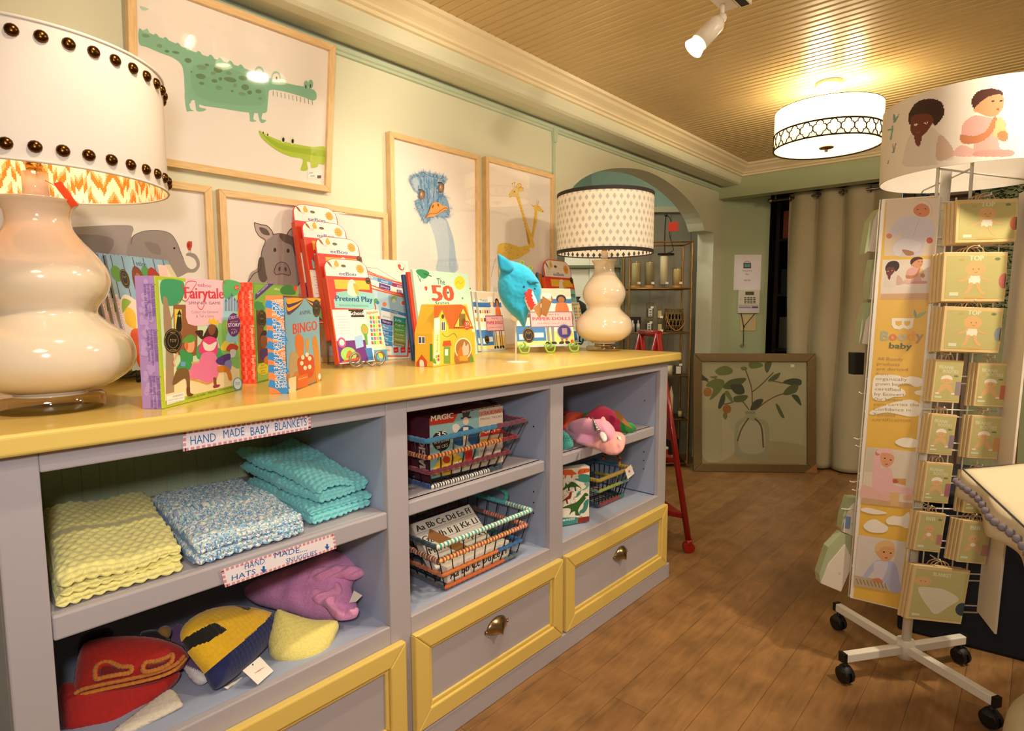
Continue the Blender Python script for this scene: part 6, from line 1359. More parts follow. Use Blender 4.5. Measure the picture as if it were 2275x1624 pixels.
a.ell(405, 405, 68, 75, '#26221f'); a.text('35', (370, 375), (440, 365), 36, '#f2e8d0', 1); a.text('AMAZING', (350, 430), (465, 400), 26, '#f2e8d0'); a.text('TRICKS', (368, 470), (455, 445), 24, '#f2e8d0')
a.poly([(562, 180), (625, 172), (612, 222), (570, 228)], '#3a3a40'); a.poly([(552, 228), (630, 220), (630, 232), (552, 240)], '#3a3a40'); a.ell(590, 255, 22, 30, '#e8c8b0'); a.blob([(540, 320), (580, 290), (640, 300), (690, 360), (690, 440), (640, 440), (600, 400), (560, 440), (500, 420), (510, 350)], '#2f5a86'); a.poly([(570, 300), (610, 300), (605, 440), (570, 440)], '#efe4d2'); a.blob([(490, 290), (520, 275), (545, 300), (520, 340), (495, 330)], '#e8dcd0')
a.blob([(340, 640), (400, 540), (500, 500), (560, 540), (540, 640), (420, 660)], '#efc23c'); a.ell(445, 545, 28, 28, '#c8402c'); a.blob([(480, 640), (520, 560), (600, 570), (680, 520), (690, 620), (560, 640)], '#e8dcc4'); a.rect(585, 470, 640, 570, '#c8302c'); a.ring(560, 560, 24, 22, 9, '#b8862c'); a.poly([(330, 690), (870, 580), (870, 600), (330, 715)], '#2a2a2a')
a.done('cover_print', o)
b_ = Art(Plane(pl.O, pl.N), 'm'); b_.wrap = lambda v: (v[1], .07-v[0], v[2]); b_.rect(0, 0, .07, top, '#5a2a3a'); b_.text('MAGIC', (.05, .02), (.05, .12), .03, '#d8c0b0', 1); b_.done('spine_print', o)
q = Plane(pl.O-pl.U*.0+Vector((-.10, -.005, 0)), (0, 1, 0)); mb = MB(); mb.box(0, 0, 0, pr*.98, .07, top*.98); o2 = tag(mb.obj('magic_set_box', MATS['magic_box_side'], None, .001, 1, world=q.mat()), 'second maroon magic set box standing behind the teal one in the basket', 'game')
# alphabet boxes
def abc(pl, w_, h_, par, n=5):
    a = Art(pl, 'm'); a.rect(.001, .001, w_-.001, h_-.001, '#efe8dc'); L = ['Aa Bb Cc Dd Ee Ff', 'Gg Hh Ii Jj Kk Ll', 'Mm Nn Oo Pp Qq', 'Uu Vv Ww Xx Yy Zz', 'Aa Bb Cc Dd Ee']
    for k in range(n):
        z = h_*(1-(k+.78)/n); a.text(L[k % 5], (w_*.04, z), (w_*.96, z), h_/n*.52, '#2e2a28', .8); a.line([(0, z-h_/n*.16), (w_, z-h_/n*.16)], .0012, '#8a8078', False)
    a.done('letter_print', par)
zb = ZB+.012
for (x, y, rz, w_, h_, ln, z_, lb) in ((-1.245, 1.115, 0, .27, .05, 0, zb, 'cream alphabet lettered box lying along the front of the basket'), (-1.275, 1.10, 0, .25, .16, 48, zb+.04, 'cream alphabet lettered box tilted on top in the basket')):
    q = Plane(Vector((x, y, z_)), (math.sin(rz), math.cos(rz), 0), ln); mb = MB(); mb.box(0, 0, 0, w_, .03, h_); o = tag(mb.obj('alphabet_box', plain('cream_box_card', '#e6dccb', rough=.6), None, .001, 1, world=q.mat()), lb, 'game'); abc(q, w_, h_, o, 1 if h_ < .1 else 4)
    if ln:
        mb = MB(); mb.quadbox([(.03, -.0005, .10), (.055, -.0005, .125), (.145, -.0005, .03), (.12, -.0005, .005)], (0, -1, 0), .001); mb.obj('kraft_band', plain('kraft_tag', '#a5713c', rough=.8), o)
# dinosaur puzzle
o, pl = boxed('puzzle_box', (1247.6, 1168.8), (1308.9, 1158.2), .15, .04, ZB+.0005, 'dinosaur puzzle box standing beside the small basket in the right bay', 'puzzle', plain('cream_puzzle', '#efe6d2', rough=.5))
sh_ = pl.U*(-.02); H = pl.uv(1308, 1036)[1]; o.data.transform(Matrix.Scale(H/.15, 4, (0, 0, 1))); a = Art(pl, 'I'); a.clip = (0, 0, pl.w, H)
T_, G_, RD_, OR_ = '#3f8a80', '#38602c', '#8a3020', '#d8642c'
a.poly([(118, 1240), (272, 1235), (265, 1300), (118, 1322)], T_); a.text('100 PUZZLE', (122, 1278), (242, 1258), 20, '#e8efe6', 1); a.poly([(272, 1240), (382, 1225), (382, 1275), (268, 1290)], RD_)
def saur(P, c): a.blob(P, c)
saur([(125, 800), (160, 782), (210, 785), (245, 810), (262, 825), (225, 835), (220, 860), (205, 860), (205, 838), (165, 838), (160, 862), (148, 862), (145, 835), (125, 825)], OR_); saur([(275, 800), (310, 775), (385, 775), (390, 800), (340, 815), (280, 830)], OR_); saur([(275, 840), (320, 825), (385, 840), (385, 900), (330, 905), (240, 875), (280, 865)], T_)
saur([(122, 975), (150, 940), (155, 905), (175, 925), (210, 898), (255, 915), (310, 965), (270, 945), (255, 950), (258, 985), (243, 985), (235, 950), (195, 955), (195, 985), (180, 985), (175, 955), (145, 975)], G_); saur([(195, 1000), (215, 993), (212, 1030), (200, 1060), (175, 1070), (180, 1105), (165, 1105), (155, 1075), (120, 1090), (160, 1050), (185, 1030)], RD_)
saur([(310, 1040), (340, 1005), (368, 1015), (370, 1030), (340, 1040), (348, 1055), (325, 1090), (300, 1120), (275, 1170), (285, 1215), (250, 1215), (245, 1180), (215, 1190), (190, 1215), (205, 1170), (190, 1150), (120, 1150), (180, 1120), (260, 1090)], G_); saur([(262, 1010), (298, 985), (290, 1020), (262, 1045), (230, 1048), (258, 1035)], T_); saur([(335, 1090), (375, 1065), (365, 1140), (335, 1190), (300, 1200), (290, 1230), (288, 1180), (320, 1150)], T_); saur([(330, 915), (372, 900), (375, 940), (340, 975), (310, 975), (352, 945)], '#7ab0a4')
for k in range(40): a.ell(random.uniform(122, 380), random.uniform(770, 1230), random.uniform(3, 6), random.uniform(3, 7), random.choice([OR_, T_, G_, RD_]), n=6)
a.done('cover_print', o)
# sun hats on the right bay upper shelf
CL = CLOTHC
o, pl = soft('sun_hat', 'I', (330, 380), (820, 440), SH1+.002, 55, [(325, 290), (400, 270), (480, 205), (560, 215), (640, 260), (730, 350), (820, 380), (825, 405), (760, 440), (690, 440), (600, 440), (420, 400), (340, 360)], .055, '#d2305a', 'crimson sun hat with green brim at the back of the right bay', 'hat', CL, Rr=.06, ripple=lambda u, v: .006*noise.noise(Vector((u*25, v*25, 1))),
    colfn=lambda pl: (lambda u, v, A=[pl.uv(x, y, 'I') for x, y in [(690, 420), (730, 370), (860, 360), (860, 460), (690, 460)]], B=[pl.uv(x, y, 'I') for x, y in [(310, 280), (400, 275), (410, 330), (330, 340)]]: '#3c9a48' if pip(u, v, A) or pip(u, v, B) else '#d2305a'))
mb = MB(); q = Plane(pl.O+pl.N*.075, pl.U); q.V, q.N = pl.V, pl.N; T4 = [q.uv(x, y, 'I') for x, y in [(625, 222), (665, 232), (790, 395), (720, 360), (640, 290)]]; mb.quadbox([(u, -.075, v) for u, v in T4[::-1]], (0, -1, 0), .001); mb.obj('kraft_tag', MATS['kraft_tag'], o)
soft('sun_hat', 'I', (140, 400), (330, 350), SH1+.004, 50, [(120, 300), (150, 265), (220, 255), (300, 275), (328, 310), (320, 350), (240, 360), (150, 400), (110, 380)], .04, '#e4502c', 'orange sun hat at the left of the right bay upper shelf', 'hat', CL, Rr=.05)
o, pl = soft('sun_hat', 'I', (120, 290), (330, 280), SH1+.03, 35, [(110, 240), (200, 235), (300, 245), (400, 265), (400, 290), (330, 285), (250, 262), (120, 275)], .03, '#c83a5c', 'crimson folded sun hat at the rear left behind the orange one', 'hat', CL, Rr=.03)
o, pl = soft('sun_hat', 'I', (120, 575), (225, 590), SH1+.004, 60, [(105, 440), (150, 440), (200, 470), (230, 530), (215, 575), (160, 590), (105, 575)], .03, '#58c0b4', 'turquoise scale patterned sun hat beside the pink one', 'hat', CL, Rr=.03)
a = Art(Plane(pl.O+pl.N*.032, pl.U), 'I', off=.0); a.pl.V, a.pl.N = pl.V, pl.N
for r in range(4):
    for k in range(4): a.ring(135+k*24+(12 if r % 2 else 0), 470+r*28, 12, 13, 3, '#2f8a84', 12)
oo = a.done('scale_print', o, CLOTHC); oo.location = (0, -.032, 0)
o, pl = soft('sun_hat', 'I', (450, 585), (700, 640), SH1+.012, 52, [(150, 420), (180, 390), (240, 370), (310, 345), (370, 335), (400, 330), (470, 350), (540, 345), (600, 365), (625, 420), (680, 430), (722, 470), (722, 540), (700, 600), (650, 640), (590, 645), (520, 625), (450, 590), (350, 560), (260, 530), (205, 480)], .02, '#efa9a6', 'pink unicorn sun hat with silver horn drooping over the shelf edge', 'hat', CL, Rr=.08, step=.005, ripple=lambda u, v: .005*noise.noise(Vector((u*20, v*20, 9))), colfn=lambda pl: (lambda u, v, A=[pl.uv(x, y, 'I') for x, y in [(140, 330), (420, 300), (480, 420), (440, 560), (200, 540)]]: '#e39cc0' if pip(u, v, A) else '#f0aaa4'))
onsoft('crown', o, pl, 'I', [(185, 395), (250, 368), (320, 342), (400, 330), (470, 345), (540, 342), (600, 365), (628, 425), (615, 490), (570, 520), (500, 510), (430, 470), (330, 450), (230, 440)], .045, '#e9a3bd', .012, CL, Rr=.035)
def cone_on(x0, y0, x1, y1, r, name, m, off0=.05, off1=.075):
    q0 = Plane(pl.O+pl.N*off0, pl.U); q0.V, q0.N = pl.V, pl.N; q1 = Plane(pl.O+pl.N*off1, pl.U); q1.V, q1.N = pl.V, pl.N
    a_ = q0.uv(x0, y0, 'I'); b_ = q1.uv(x1, y1, 'I'); A = Vector((a_[0], -off0, a_[1])); B = Vector((b_[0], -off1, b_[1])); mb = MB()
    mb.tube([A.lerp(B, k/16) for k in range(17)], [r*(1-k/17)*(1+.12*math.sin(k*2)) for k in range(17)], 12); return mb.obj(name, m, o)
cone_on(465, 425, 403, 275, .011, 'silver_horn', mat('silver_foil', '#c8c8d4', .2, metal=.9, bump=.5, bscale=200))
for P in ([(475, 335), (500, 300), (525, 285), (545, 330), (540, 370), (480, 375)], [(370, 300), (385, 290), (405, 340), (395, 370), (372, 360)]): onsoft('ear', o, pl, 'I', P, .01, '#efaab0', .045, CL, smooth=True)
onsoft('flower_patch', o, pl, 'I', [(478, 450), (495, 430), (525, 432), (548, 470), (545, 510), (515, 522), (490, 490)], .006, '#ece6e2', .052, CL)
onsoft('price_sticker', o, pl, 'I', [(640, 460), (680, 470), (688, 508), (650, 498)], .001, '#f2ece6', .042, MATS['tag_card'], smooth=False)
# ================================================================ far end of the room
RH = Vector((RIGHT.x, RIGHT.y, 0)).normalized()
# ---- leaning botanical picture
pl, W = base_plane((1541, 1048), (1814, 1051), 0, 6)
pl.O.z = .001; H = pl.uv(1666, 785)[1]
CHAMP = mat('champagne_frame', '#75603f', .45, metal=.4, var=.15, vscale=30)
pic = empty('framed_picture', label='large botanical painting of leafy stems in a glass jar leaning on the floor in a wide dull gold frame', cat='picture', world=pl.mat())
pic['label'] = 'large botanical painting of stems in a jar, wide bronze frame, standing on the floor'
bar = .062
for P in ([(0, 0), (W, 0), (W-bar, bar), (bar, bar)], [(0, H), (bar, H-bar), (W-bar, H-bar), (W, H)], [(0, 0), (bar, bar), (bar, H-bar), (0, H)], [(W, 0), (W, H), (W-bar, H-bar), (W-bar, bar)]):
    mb = MB(); n = Vector(P[1 if P.index(P[0]) else 1]); 
    mb.quadbox([(a, 0, b) for a, b in P], (0, 1, 0), .03); mb.obj('frame_bar', CHAMP, pic, .004)
mb = MB(); mb.box(bar*.8, .016, bar*.8, W-bar*.8, .028, H-bar*.8); sh = mb.obj('painted_board', plain('sage_canvas', '#a9a684', rough=.6, var=.22, vscale=5), pic)
pa = Plane(pl.O-pl.N*.016, pl.U); pa.V, pa.N = pl.V, pl.N; a = Art(pa, 'K', off=.0003); a.clip = (bar, bar, W-bar, H-bar)
a.blob([(180, 980), (400, 1000), (560, 980), (700, 1080), (720, 1400), (520, 1500), (300, 1500), (190, 1300)], '#b3b08f'); a.blob([(180, 1380), (700, 1400), (740, 1500), (180, 1500)], '#a79f76'); a.blob([(190, 1200), (330, 1280), (360, 1450), (200, 1480)], '#b8b394')
G1, G2, G3 = '#55603a', '#6f7a44', '#3b4536'
for P in ([(418, 1000), (440, 1060), (455, 1120), (456, 1220)], [(456, 1125), (500, 1090), (540, 1050), (570, 1020)], [(472, 1220), (540, 1170), (600, 1140), (660, 1130)], [(560, 1065), (610, 1075), (640, 1080)], [(440, 1220), (410, 1180), (380, 1150)], [(170, 1030), (220, 1070), (300, 1080)], [(300, 1190), (350, 1180), (400, 1150)]): a.line(P, 6, '#6a4a38')
for P, c in (([(260, 1010), (310, 985), (352, 1005), (340, 1030), (280, 1035)], G2), ([(210, 1090), (260, 1055), (310, 1070), (280, 1130), (230, 1168), (250, 1110)], G2), ([(300, 1100), (340, 1060), (420, 1050), (410, 1075), (350, 1110)], G1), ([(340, 1090), (400, 1085), (415, 1130), (370, 1135)], G3), ([(360, 1150), (410, 1140), (435, 1148), (410, 1175), (365, 1178)], G1), ([(310, 1130), (330, 1120), (355, 1170), (345, 1178)], G2), ([(275, 1205), (290, 1150), (310, 1130), (312, 1170), (290, 1210)], G3), ([(300, 1250), (315, 1225), (325, 1250), (315, 1272)], G2),
             ([(170, 1030), (200, 1040), (225, 1062), (180, 1060)], G3), ([(440, 970), (500, 970), (510, 990), (450, 1000)], G2), ([(525, 970), (560, 968), (540, 1020), (525, 1010)], G1), ([(540, 1065), (570, 1035), (606, 1022), (590, 1055), (560, 1068)], G1), ([(620, 1070), (670, 1052), (715, 1060), (712, 1088), (660, 1088)], G3), ([(620, 1132), (650, 1095), (700, 1085), (690, 1125), (640, 1142)], G1), ([(665, 1142), (700, 1145), (718, 1195), (700, 1185)], G3), ([(580, 1190), (600, 1200), (628, 1262), (605, 1250)], G1), ([(445, 1222), (460, 1180), (490, 1162), (515, 1165), (500, 1195), (465, 1222)], G3), ([(395, 995), (420, 990), (430, 1005), (405, 1010)], G2), ([(230, 1045), (270, 1040), (262, 1055)], G2)): a.blob(P, c)
a.ell(220, 1125, 22, 24, '#a8703a'); a.ell(322, 1215, 23, 24, '#9c5f32')
a.blob([(365, 1310), (385, 1275), (418, 1255), (418, 1225), (472, 1225), (474, 1255), (520, 1275), (545, 1310), (545, 1450), (525, 1475), (385, 1472), (365, 1440)], '#9fa185'); a.blob([(385, 1320), (420, 1280), (480, 1280), (520, 1320), (515, 1440), (400, 1440)], '#b4b195'); a.line([(438, 1262), (400, 1320), (378, 1385)], 7, '#5a4434'); a.line([(470, 1265), (505, 1310), (515, 1420)], 8, '#5a4434'); a.rect(420, 1228, 472, 1240, '#8a8d72')
a.rect(660, 978, 680, 992, '#e8e4d8'); a.done('painting', sh, PAPERINK).location = (0, .016, 0)
mb = MB(); mb.box(bar*.9, .008, bar*.9, W-bar*.9, .009, H-bar*.9); mb.obj('glass_pane', GLASS, pic)
mb = MB(); mb.quadbox([(W+.002, -.003, -.0), (W+.002, -.003, .07), (W-.085, -.003, -.0)], (0, 1, 0), .04); mb.obj('corner_protector', plain('brown_cardboard', '#9a6a3c', rough=.8), pic)
# ---- notice, keypad, socket plate, key lanyard on the corner wall
pd = Plane(dg0+dN*.001, dU)
def wallbox(name, crop, x0, y0, x1, y1, d, m, label, cat, bevel=.001):
    u0, v0 = pd.uv(x0, y1, crop); u1, v1 = pd.uv(x1, y0, crop)
    q = Plane(pd.O+pd.U*u0+pd.V*v0, pd.U); mb = MB(); mb.box(0, -d, 0, u1-u0, 0, v1-v0); o = mb.obj(name, m, None, bevel, world=q.mat()); tag(o, label, cat); q.w, q.h = u1-u0, v1-v0; return o, q
o, q = wallbox('paper_notice', 'K', 357, 396, 506, 583, .001, LABP, 'white paper notice with a tiny framed picture, taped above the keypad', 'notice', 0)
a = Art(Plane(q.O+q.N*.001, q.U), 'K', off=.0006); a.rect(410, 440, 450, 468, '#5a4a30'); a.rect(415, 445, 445, 463, '#6fa0b0'); a.line([(412, 438), (430, 430), (448, 438)], 2, '#555', False)
for t, y in (('Framed Art', 485), ('Work', 503), ('50% OFF', 536)): a.text(t, (430-len(t)*2.4, y), (430+len(t)*2.4, y), 8, '#55504a')
a.done('notice_text', o, PAPERINK).location = (0, -.001, 0)
o, q = wallbox('alarm_keypad', 'K', 376, 582, 493, 706, .02, plain('ivory_plastic', '#ddd6c6', rough=.4), 'ivory alarm keypad with a small display on the corner wall', 'keypad', .003)
qa = Plane(q.O+q.N*.02, q.U); a = Art(qa, 'K', off=.0004); a.rect(420, 592, 466, 610, '#4a5240'); a.rect(384, 668, 490, 700, '#d5cedb'); a.line([(378, 664), (494, 664)], 2, '#8a8478', False); a.rect(455, 670, 488, 680, '#5a4f8a'); a.rect(385, 672, 450, 678, '#8a80a0')
for i in range(4):
    for j in range(4): a.rect(414+i*16, 622+j*9, 426+i*16, 627+j*9, '#3f3d38')
a.ell(394, 632, 3, 3, '#6fe06a', n=8); a.done('display_and_keys', o).location = (0, -.02, 0)
o, q = wallbox('socket_plate', 'K', 391, 714, 476, 800, .006, plain('cream_plate', '#cdb987', rough=.4), 'cream double socket plate below the alarm keypad', 'socket', .002)
mb = MB()
for P in ([(395, 708), (405, 760), (408, 780)], [(468, 708), (415, 770), (408, 785)], [(408, 782), (408, 830), (407, 868)]):
    mb.tube([pd.pt(*pd.uv(x, y, 'K'), .012)-pd.O for x, y in P], .0028, 6)
r = empty('key_lanyard', pd.O, 0, 'black lanyard with a round metal key tag hanging below the keypad', 'lanyard'); mb.obj('cord', BLK, r)
u, v = pd.uv(405, 877, 'K'); c = pd.pt(u, v, .012)-pd.O; mb = MB(); mb.cyl(c-pd.N*.002, c+pd.N*.002, .016, n=24); mb.obj('round_tag', mat('dull_metal', '#a8a698', .35, metal=.7), r)
mb = MB(); mb.cyl(c+pd.N*.0021+pd.V*.005, c+pd.N*.003+pd.V*.005, .004, n=10); mb.cyl(c+pd.N*.0021-pd.V*.005, c+pd.N*.003-pd.V*.005, .004, n=10); mb.obj('tag_hole', BLK, r)
# ---- curtain on a rod
YC = 4.80
RODM = mat('brushed_nickel', '#8d7d68', .3, metal=.9); xa = onY(1714, 446, YC).x; zr = onY(1714, 446, YC).z; xb = onY(1990, 405, YC).x
CURT = mat('beige_linen_curtain', '#b0a588', .9, var=.05, vscale=90, bump=.4, bscale=350)
yh = YH+.06
r = empty('curtain_rod', (xa, YC, zr), 0, 'nickel curtain rod with a round finial under the header beam', 'curtain rod')
mb = MB(); mb.cyl((0, 0, 0), (xb-xa+.3, 0, 0), .009, n=12); mb.obj('rod', RODM, r)
mb = MB(); mb.lathe([(.001, -.03), (.012, -.026), (.02, -.012), (.016, 0), (.01, .006)], 16); mb.v = [(z, y, x) for x, y, z in mb.v]; mb.obj('finial', RODM, r)
mb = MB(); mb.tube([(.03, 0, 0), (.03, 0, .05)], .006, 8); mb.box(.015, -.02, .045, .045, .02, .05); mb.obj('bracket', RODM, r)
x0, x1 = onY(1752, 600, YC).x-.02, onY(1985, 600, YC).x
def cur(u, v):
    z = .012+(zr+.035-.012)*v; k = 1+.35*(1-v)
    ph = u*8.2*PI+.9*math.sin(3.1*u+1)+.5*noise.noise(Vector((u*4, v*2.2, 0))); x = x0+(x1-x0)*u + .012*math.sin(v*5+u*9)
    return (x+.018*math.cos(ph)*k, YC+.030*math.sin(ph)*(1+.25*(1-v))+.01*noise.noise(Vector((u*6, v*5, 2)))-.0*(1-v), z+.0)
mb = MB(); mb.smooth = True; mb.grid(cur, 260, 60)
cu = tag(mb.obj('curtain', CURT), 'beige linen grommet curtain hanging from the nickel rod to the floor', 'curtain'); s_ = cu.modifiers.new('s', 'SOLIDIFY'); s_.thickness = .003
for k in range(9):
    u = (k+.5)/8.2*1.0-.03
    if u > 1: break
    p = cur(max(.01, u), .985); mb = MB(); mb.lathe([(.017, -.003), (.023, -.003), (.025, 0), (.023, .003), (.017, .003), (.015, 0), (.017, -.003)], 20); mb.v = [(z+p[0], x+YC, y+zr) for x, y, z in mb.v]; mb.obj('grommet', RODM, cu)
# closet contents seen beside the curtain
r = empty('closet_shelf', (-1.45, 5.3, 0), 0, 'dark storage shelf with stacked goods glimpsed beside the curtain', 'shelf')
mb = MB()
for x in (-.22, .2): mb.box(x, -.15, 0, x+.03, .15, 2.1)
for z in (.4, .85, 1.3, 1.75): mb.box(-.19, -.15, z, .2, .15, z+.02)
mb.obj('shelf_frame', plain('dark_stained_wood', '#2a1a10', rough=.6), r)
for i, (z, h, c) in enumerate(((.42, .2, '#4a2c1a'), (.87, .26, '#5a5248'), (1.32, .2, '#23262c'), (1.77, .22, '#a8502c'))):
    q = Plane((-1.62, 5.16, z+.001), (1, 0, 0)); mb = MB(); mb.box(0, 0, 0, .3, .2, h); tag(mb.obj('storage_box', plain('storage_%d' % i, c, rough=.6), None, .003, world=q.mat()), ['brown storage box on the lowest closet shelf', 'grey storage box on the closet shelf', 'near black storage box on the upper closet shelf', 'rust red storage box on the top closet shelf'][i], 'box')

# ---- brass bamboo etagere with its wares
PE = Plane(onZ(1526, 1038, 0), RH); PE.O.z = 0
wE = -PE.uv(1397, 700)[0]; PE.O = PE.O-PE.U*wE; hE = PE.uv(1470, 536)[1]; dE = .24
GOLD = mat('antique_bamboo_brass', '#a87c42', .35, metal=.8, var=.25, vscale=60)
et = empty('shelf_rack', label='tall antique brass bamboo shelf rack of candles standing in the arch', cat='shelf', world=PE.mat())
for x in (0, wE):
    for y in (0, dE):
        mb = MB(); mb.tube([(x, y, z_) for z_ in np.linspace(0, hE, 60)], [.0075+(.003 if k % 8 == 0 else 0) for k in range(60)], 8); mb.obj('bamboo_post', GOLD, et)
lev = [.03]+[PE.uv(1470, y)[1] for y in (932, 836, 740, 641)]+[hE-.006]
for z in lev:
    mb = MB()
    for a_, b_ in (((0, 0), (wE, 0)), ((0, dE), (wE, dE)), ((0, 0), (0, dE)), ((wE, 0), (wE, dE))): mb.tube([(a_[0], a_[1], z), (b_[0], b_[1], z)], .006, 8)
    f = mb.obj('shelf_frame', GOLD, et)
    if z < hE-.02: mb = MB(); mb.box(.006, .006, z-.002, wE-.006, dE-.006, z+.004); mb.obj('glass_shelf', glass_mat('smoked_glass', .08, '#9a8f80'), f)
WAX = mat('ivory_wax', '#e6d6ac', .5, sss=.1); CG = glass_mat('clear_glass', .07, '#f4f0e4'); WOOD = plain('acacia_wood', '#b07a3c', rough=.5); STICK = MATS['tag_card']
def place(name, x, y, lv, label, cat, group=None):
    z = lev[lv]+.0045 if lv < len(lev) else 0; m_ = PE.mat() @ Matrix.Translation((x, y, z)); return empty(name, label=label, cat=cat, world=m_, group=group)
def tx(px, lv_y=620): return PE.uv(px, lv_y)[0]
def sticker(r, w_, z_, rr):
    mb = MB(); mb.box(w_, -rr-.001, z_, w_+.022, -rr, z_+.016); mb.obj('price_sticker', STICK, r)
hh = [PE.uv(1410, y)[1] for y in (635,)]
for i, (xc, r_, h_, ch, c_) in enumerate(((1418, .037, .20, .165, '#dbcb9f'), (1449, .037, .20, .17, '#b5a880'), (1481, .034, .175, .21, '#e6d6ac'), (1512, .037, .15, .12, '#dbc48e'))):
    r = place('candle_holder', tx(xc), .09, 4, ['leftmost glass candle holder with ivory candle on the upper shelf', 'glass hurricane candle holder with amber glints, second from left', 'tall ivory pillar candle on a glass foot, third from left', 'shorter glass candle holder at the right end of the upper shelf'][i], 'candle holder')
    if i != 2:
        mb = MB(); mb.lathe([(r_*.99, 0), (r_, .002), (r_, .022), (.001, .022)], 24); mb.lathe([(.001, 0), (r_, 0)], 24); mb.obj('wooden_base', WOOD, r)
        mb = MB(); mb.lathe([(r_, .022), (r_*1.02, h_*.6), (r_*.98, h_)], 28); mb.obj('glass_cylinder', CG, r)
    else: mb = MB(); mb.lathe([(.03, 0), (.031, .004), (.012, .012), (.012, .022), (.034, .028), (.001, .028)], 24); mb.obj('glass_foot', CG, r)
    b0 = .024 if i != 2 else .029; mb = MB(); mb.lathe([(.001, b0), (r_*.8, b0), (r_*.8, b0+ch-.006), (r_*.72, b0+ch), (.001, b0+ch-.005)], 24); mb.obj('candle', mat('wax_%d' % i, c_, .5), r)
    mb = MB(); mb.cyl((0, 0, b0+ch-.006), (0, 0, b0+ch+.008), .001); mb.obj('wick', BLK, r)
    sticker(r, .006, .03, r_)
lx = tx(1450, 700)
r = place('bottle_box', tx(1416, 700), .08, 3, 'black tray box with two small silver bottles on the second shelf', 'box')
mb = MB(); mb.box(-.045, 0, 0, .045, .05, .115); mb.obj('back_panel', BLK, r)
for x in (-.02, .02): mb = MB(); mb.lathe([(.001, 0), (.015, 0), (.015, .06), (.006, .07), (.006, .09), (.001, .09)], 16, (x, -.02, 0)); mb.obj('bottle', mat('silver_label', '#c4c0ba', .3, metal=.3), r)
for (px, z0, w_, h_, lb, fl) in ((1447, 0, .05, .105, 'glass jar with printed white label, lower left of the four stacked jars', 1), (1449, .107, .05, .115, 'glass jar with printed white label stacked on another, beside small candle jar', 1), (1472, 0, .034, .10, 'narrow glass jar with ivory candle, lower right of four stacked jars', 0), (1471, .102, .034, .10, 'narrow glass jar with ivory candle stacked upper right', 0)):
    r = place('glass_jar', tx(px, 700), .08, 3, lb, 'jar'); r.matrix_world = r.matrix_world @ Matrix.Translation((0, 0, z0))
    mb = MB(); mb.box(-w_/2, -w_/2, .001, w_/2, w_/2, h_); mb.obj('glass_body', CG, r, .004)
    mb = MB(); mb.box(-w_/2*.8, -w_/2*.8, .006, w_/2*.8, w_/2*.8, h_*.6); mb.obj('candle', WAX if not fl else mat('slate_wax', '#5a6068', .5), r, .003)
    if fl: mb = MB(); mb.box(-w_*.3, -w_/2-.001, .012, w_*.25, -w_/2, .07); lb_ = mb.obj('printed_label', STICK, r); mb = MB(); [mb.box(-w_*.2, -w_/2-.0015, .018+k*.012, w_*.15, -w_/2-.001, .024+k*.012) for k in range(4)]; mb.obj('label_lines', BLK, lb_)
    sticker(r, 0, h_*.62 if fl else .004, w_/2)
r = place('lantern', tx(1506, 700), .11, 3, 'pierced brown wicker lantern with a loop handle on the second shelf', 'lantern')
mb = MB(); mb.smooth = True
for j in range(5):
    z_ = [0, .04, .085, .13, .165][j]; rr = [.062, .074, .076, .07, .066][j]
    mb.tube([(rr*math.cos(2*PI*k/32), rr*math.sin(2*PI*k/32), z_+.008) for k in range(32)], .005 if j in (0, 4) else .0035, 6, closed=True)
for k in range(18):
    g = 2*PI*k/18
    for s_ in (-1, 1): mb.tube([((.062+.014*math.sin(PI*t))*math.cos(g+s_*t*.5), (.062+.014*math.sin(PI*t))*math.sin(g+s_*t*.5), .008+.157*t) for t in np.linspace(0, 1, 7)], .0036, 5)
mb.obj('woven_body', plain('bamboo_weave', '#7a6238', rough=.6), r)
mb = MB(); mb.lathe([(.001, .004), (.055, .004), (.058, .14)], 20); mb.obj('glass_liner', glass_mat('smoked_glass', .08, '#9a8f80'), r)
mb = MB(); mb.tube(catmull([(-.066, -.02, .15), (-.06, -.07, .07), (-.02, -.082, .02), (.02, -.082, .02), (.06, -.07, .07), (.066, -.02, .15)], False, 6), .0035, 7); mb.obj('loop_handle', WOOD, r)
r = place('glass_jar', tx(1512, 800), .08, 2, 'glass jar with printed label on the third shelf of the brass rack', 'jar')
mb = MB(); mb.box(-.03, -.03, .001, .03, .03, .10); mb.obj('glass_body', CG, r, .004); mb = MB(); mb.box(-.022, -.022, .006, .022, .022, .07); mb.obj('candle', MATS['slate_wax'], r); mb = MB(); mb.box(-.018, -.032, .01, .018, -.031, .065); mb.obj('printed_label', STICK, r); sticker(r, .005, .07, .03)
r = place('pillar_candle', tx(1494, 800), .08, 2, 'short ivory candle beside the jar on the third shelf', 'candle'); mb = MB(); mb.lathe([(.001, 0), (.022, 0), (.022, .07), (.001, .068)], 20); mb.obj('candle_body', WAX, r)
r = place('bowl', tx(1478, 800), .12, 2, 'small terracotta bowl on the third shelf just above the counter end', 'bowl'); mb = MB(); mb.lathe([(.001, 0), (.022, 0), (.04, .03), (.05, .05), (.047, .05), (.037, .03), (.001, .006)], 24); mb.obj('bowl_body', plain('terracotta', '#a5623a', rough=.6), r)
r = place('taper_candle', tx(1497, 900), .08, 1, 'cream pointed taper candle standing on the fourth shelf', 'candle'); mb = MB(); mb.lathe([(.001, 0), (.018, 0), (.018, .17), (.002, .24)], 6); mb.obj('candle_body', WAX, r)
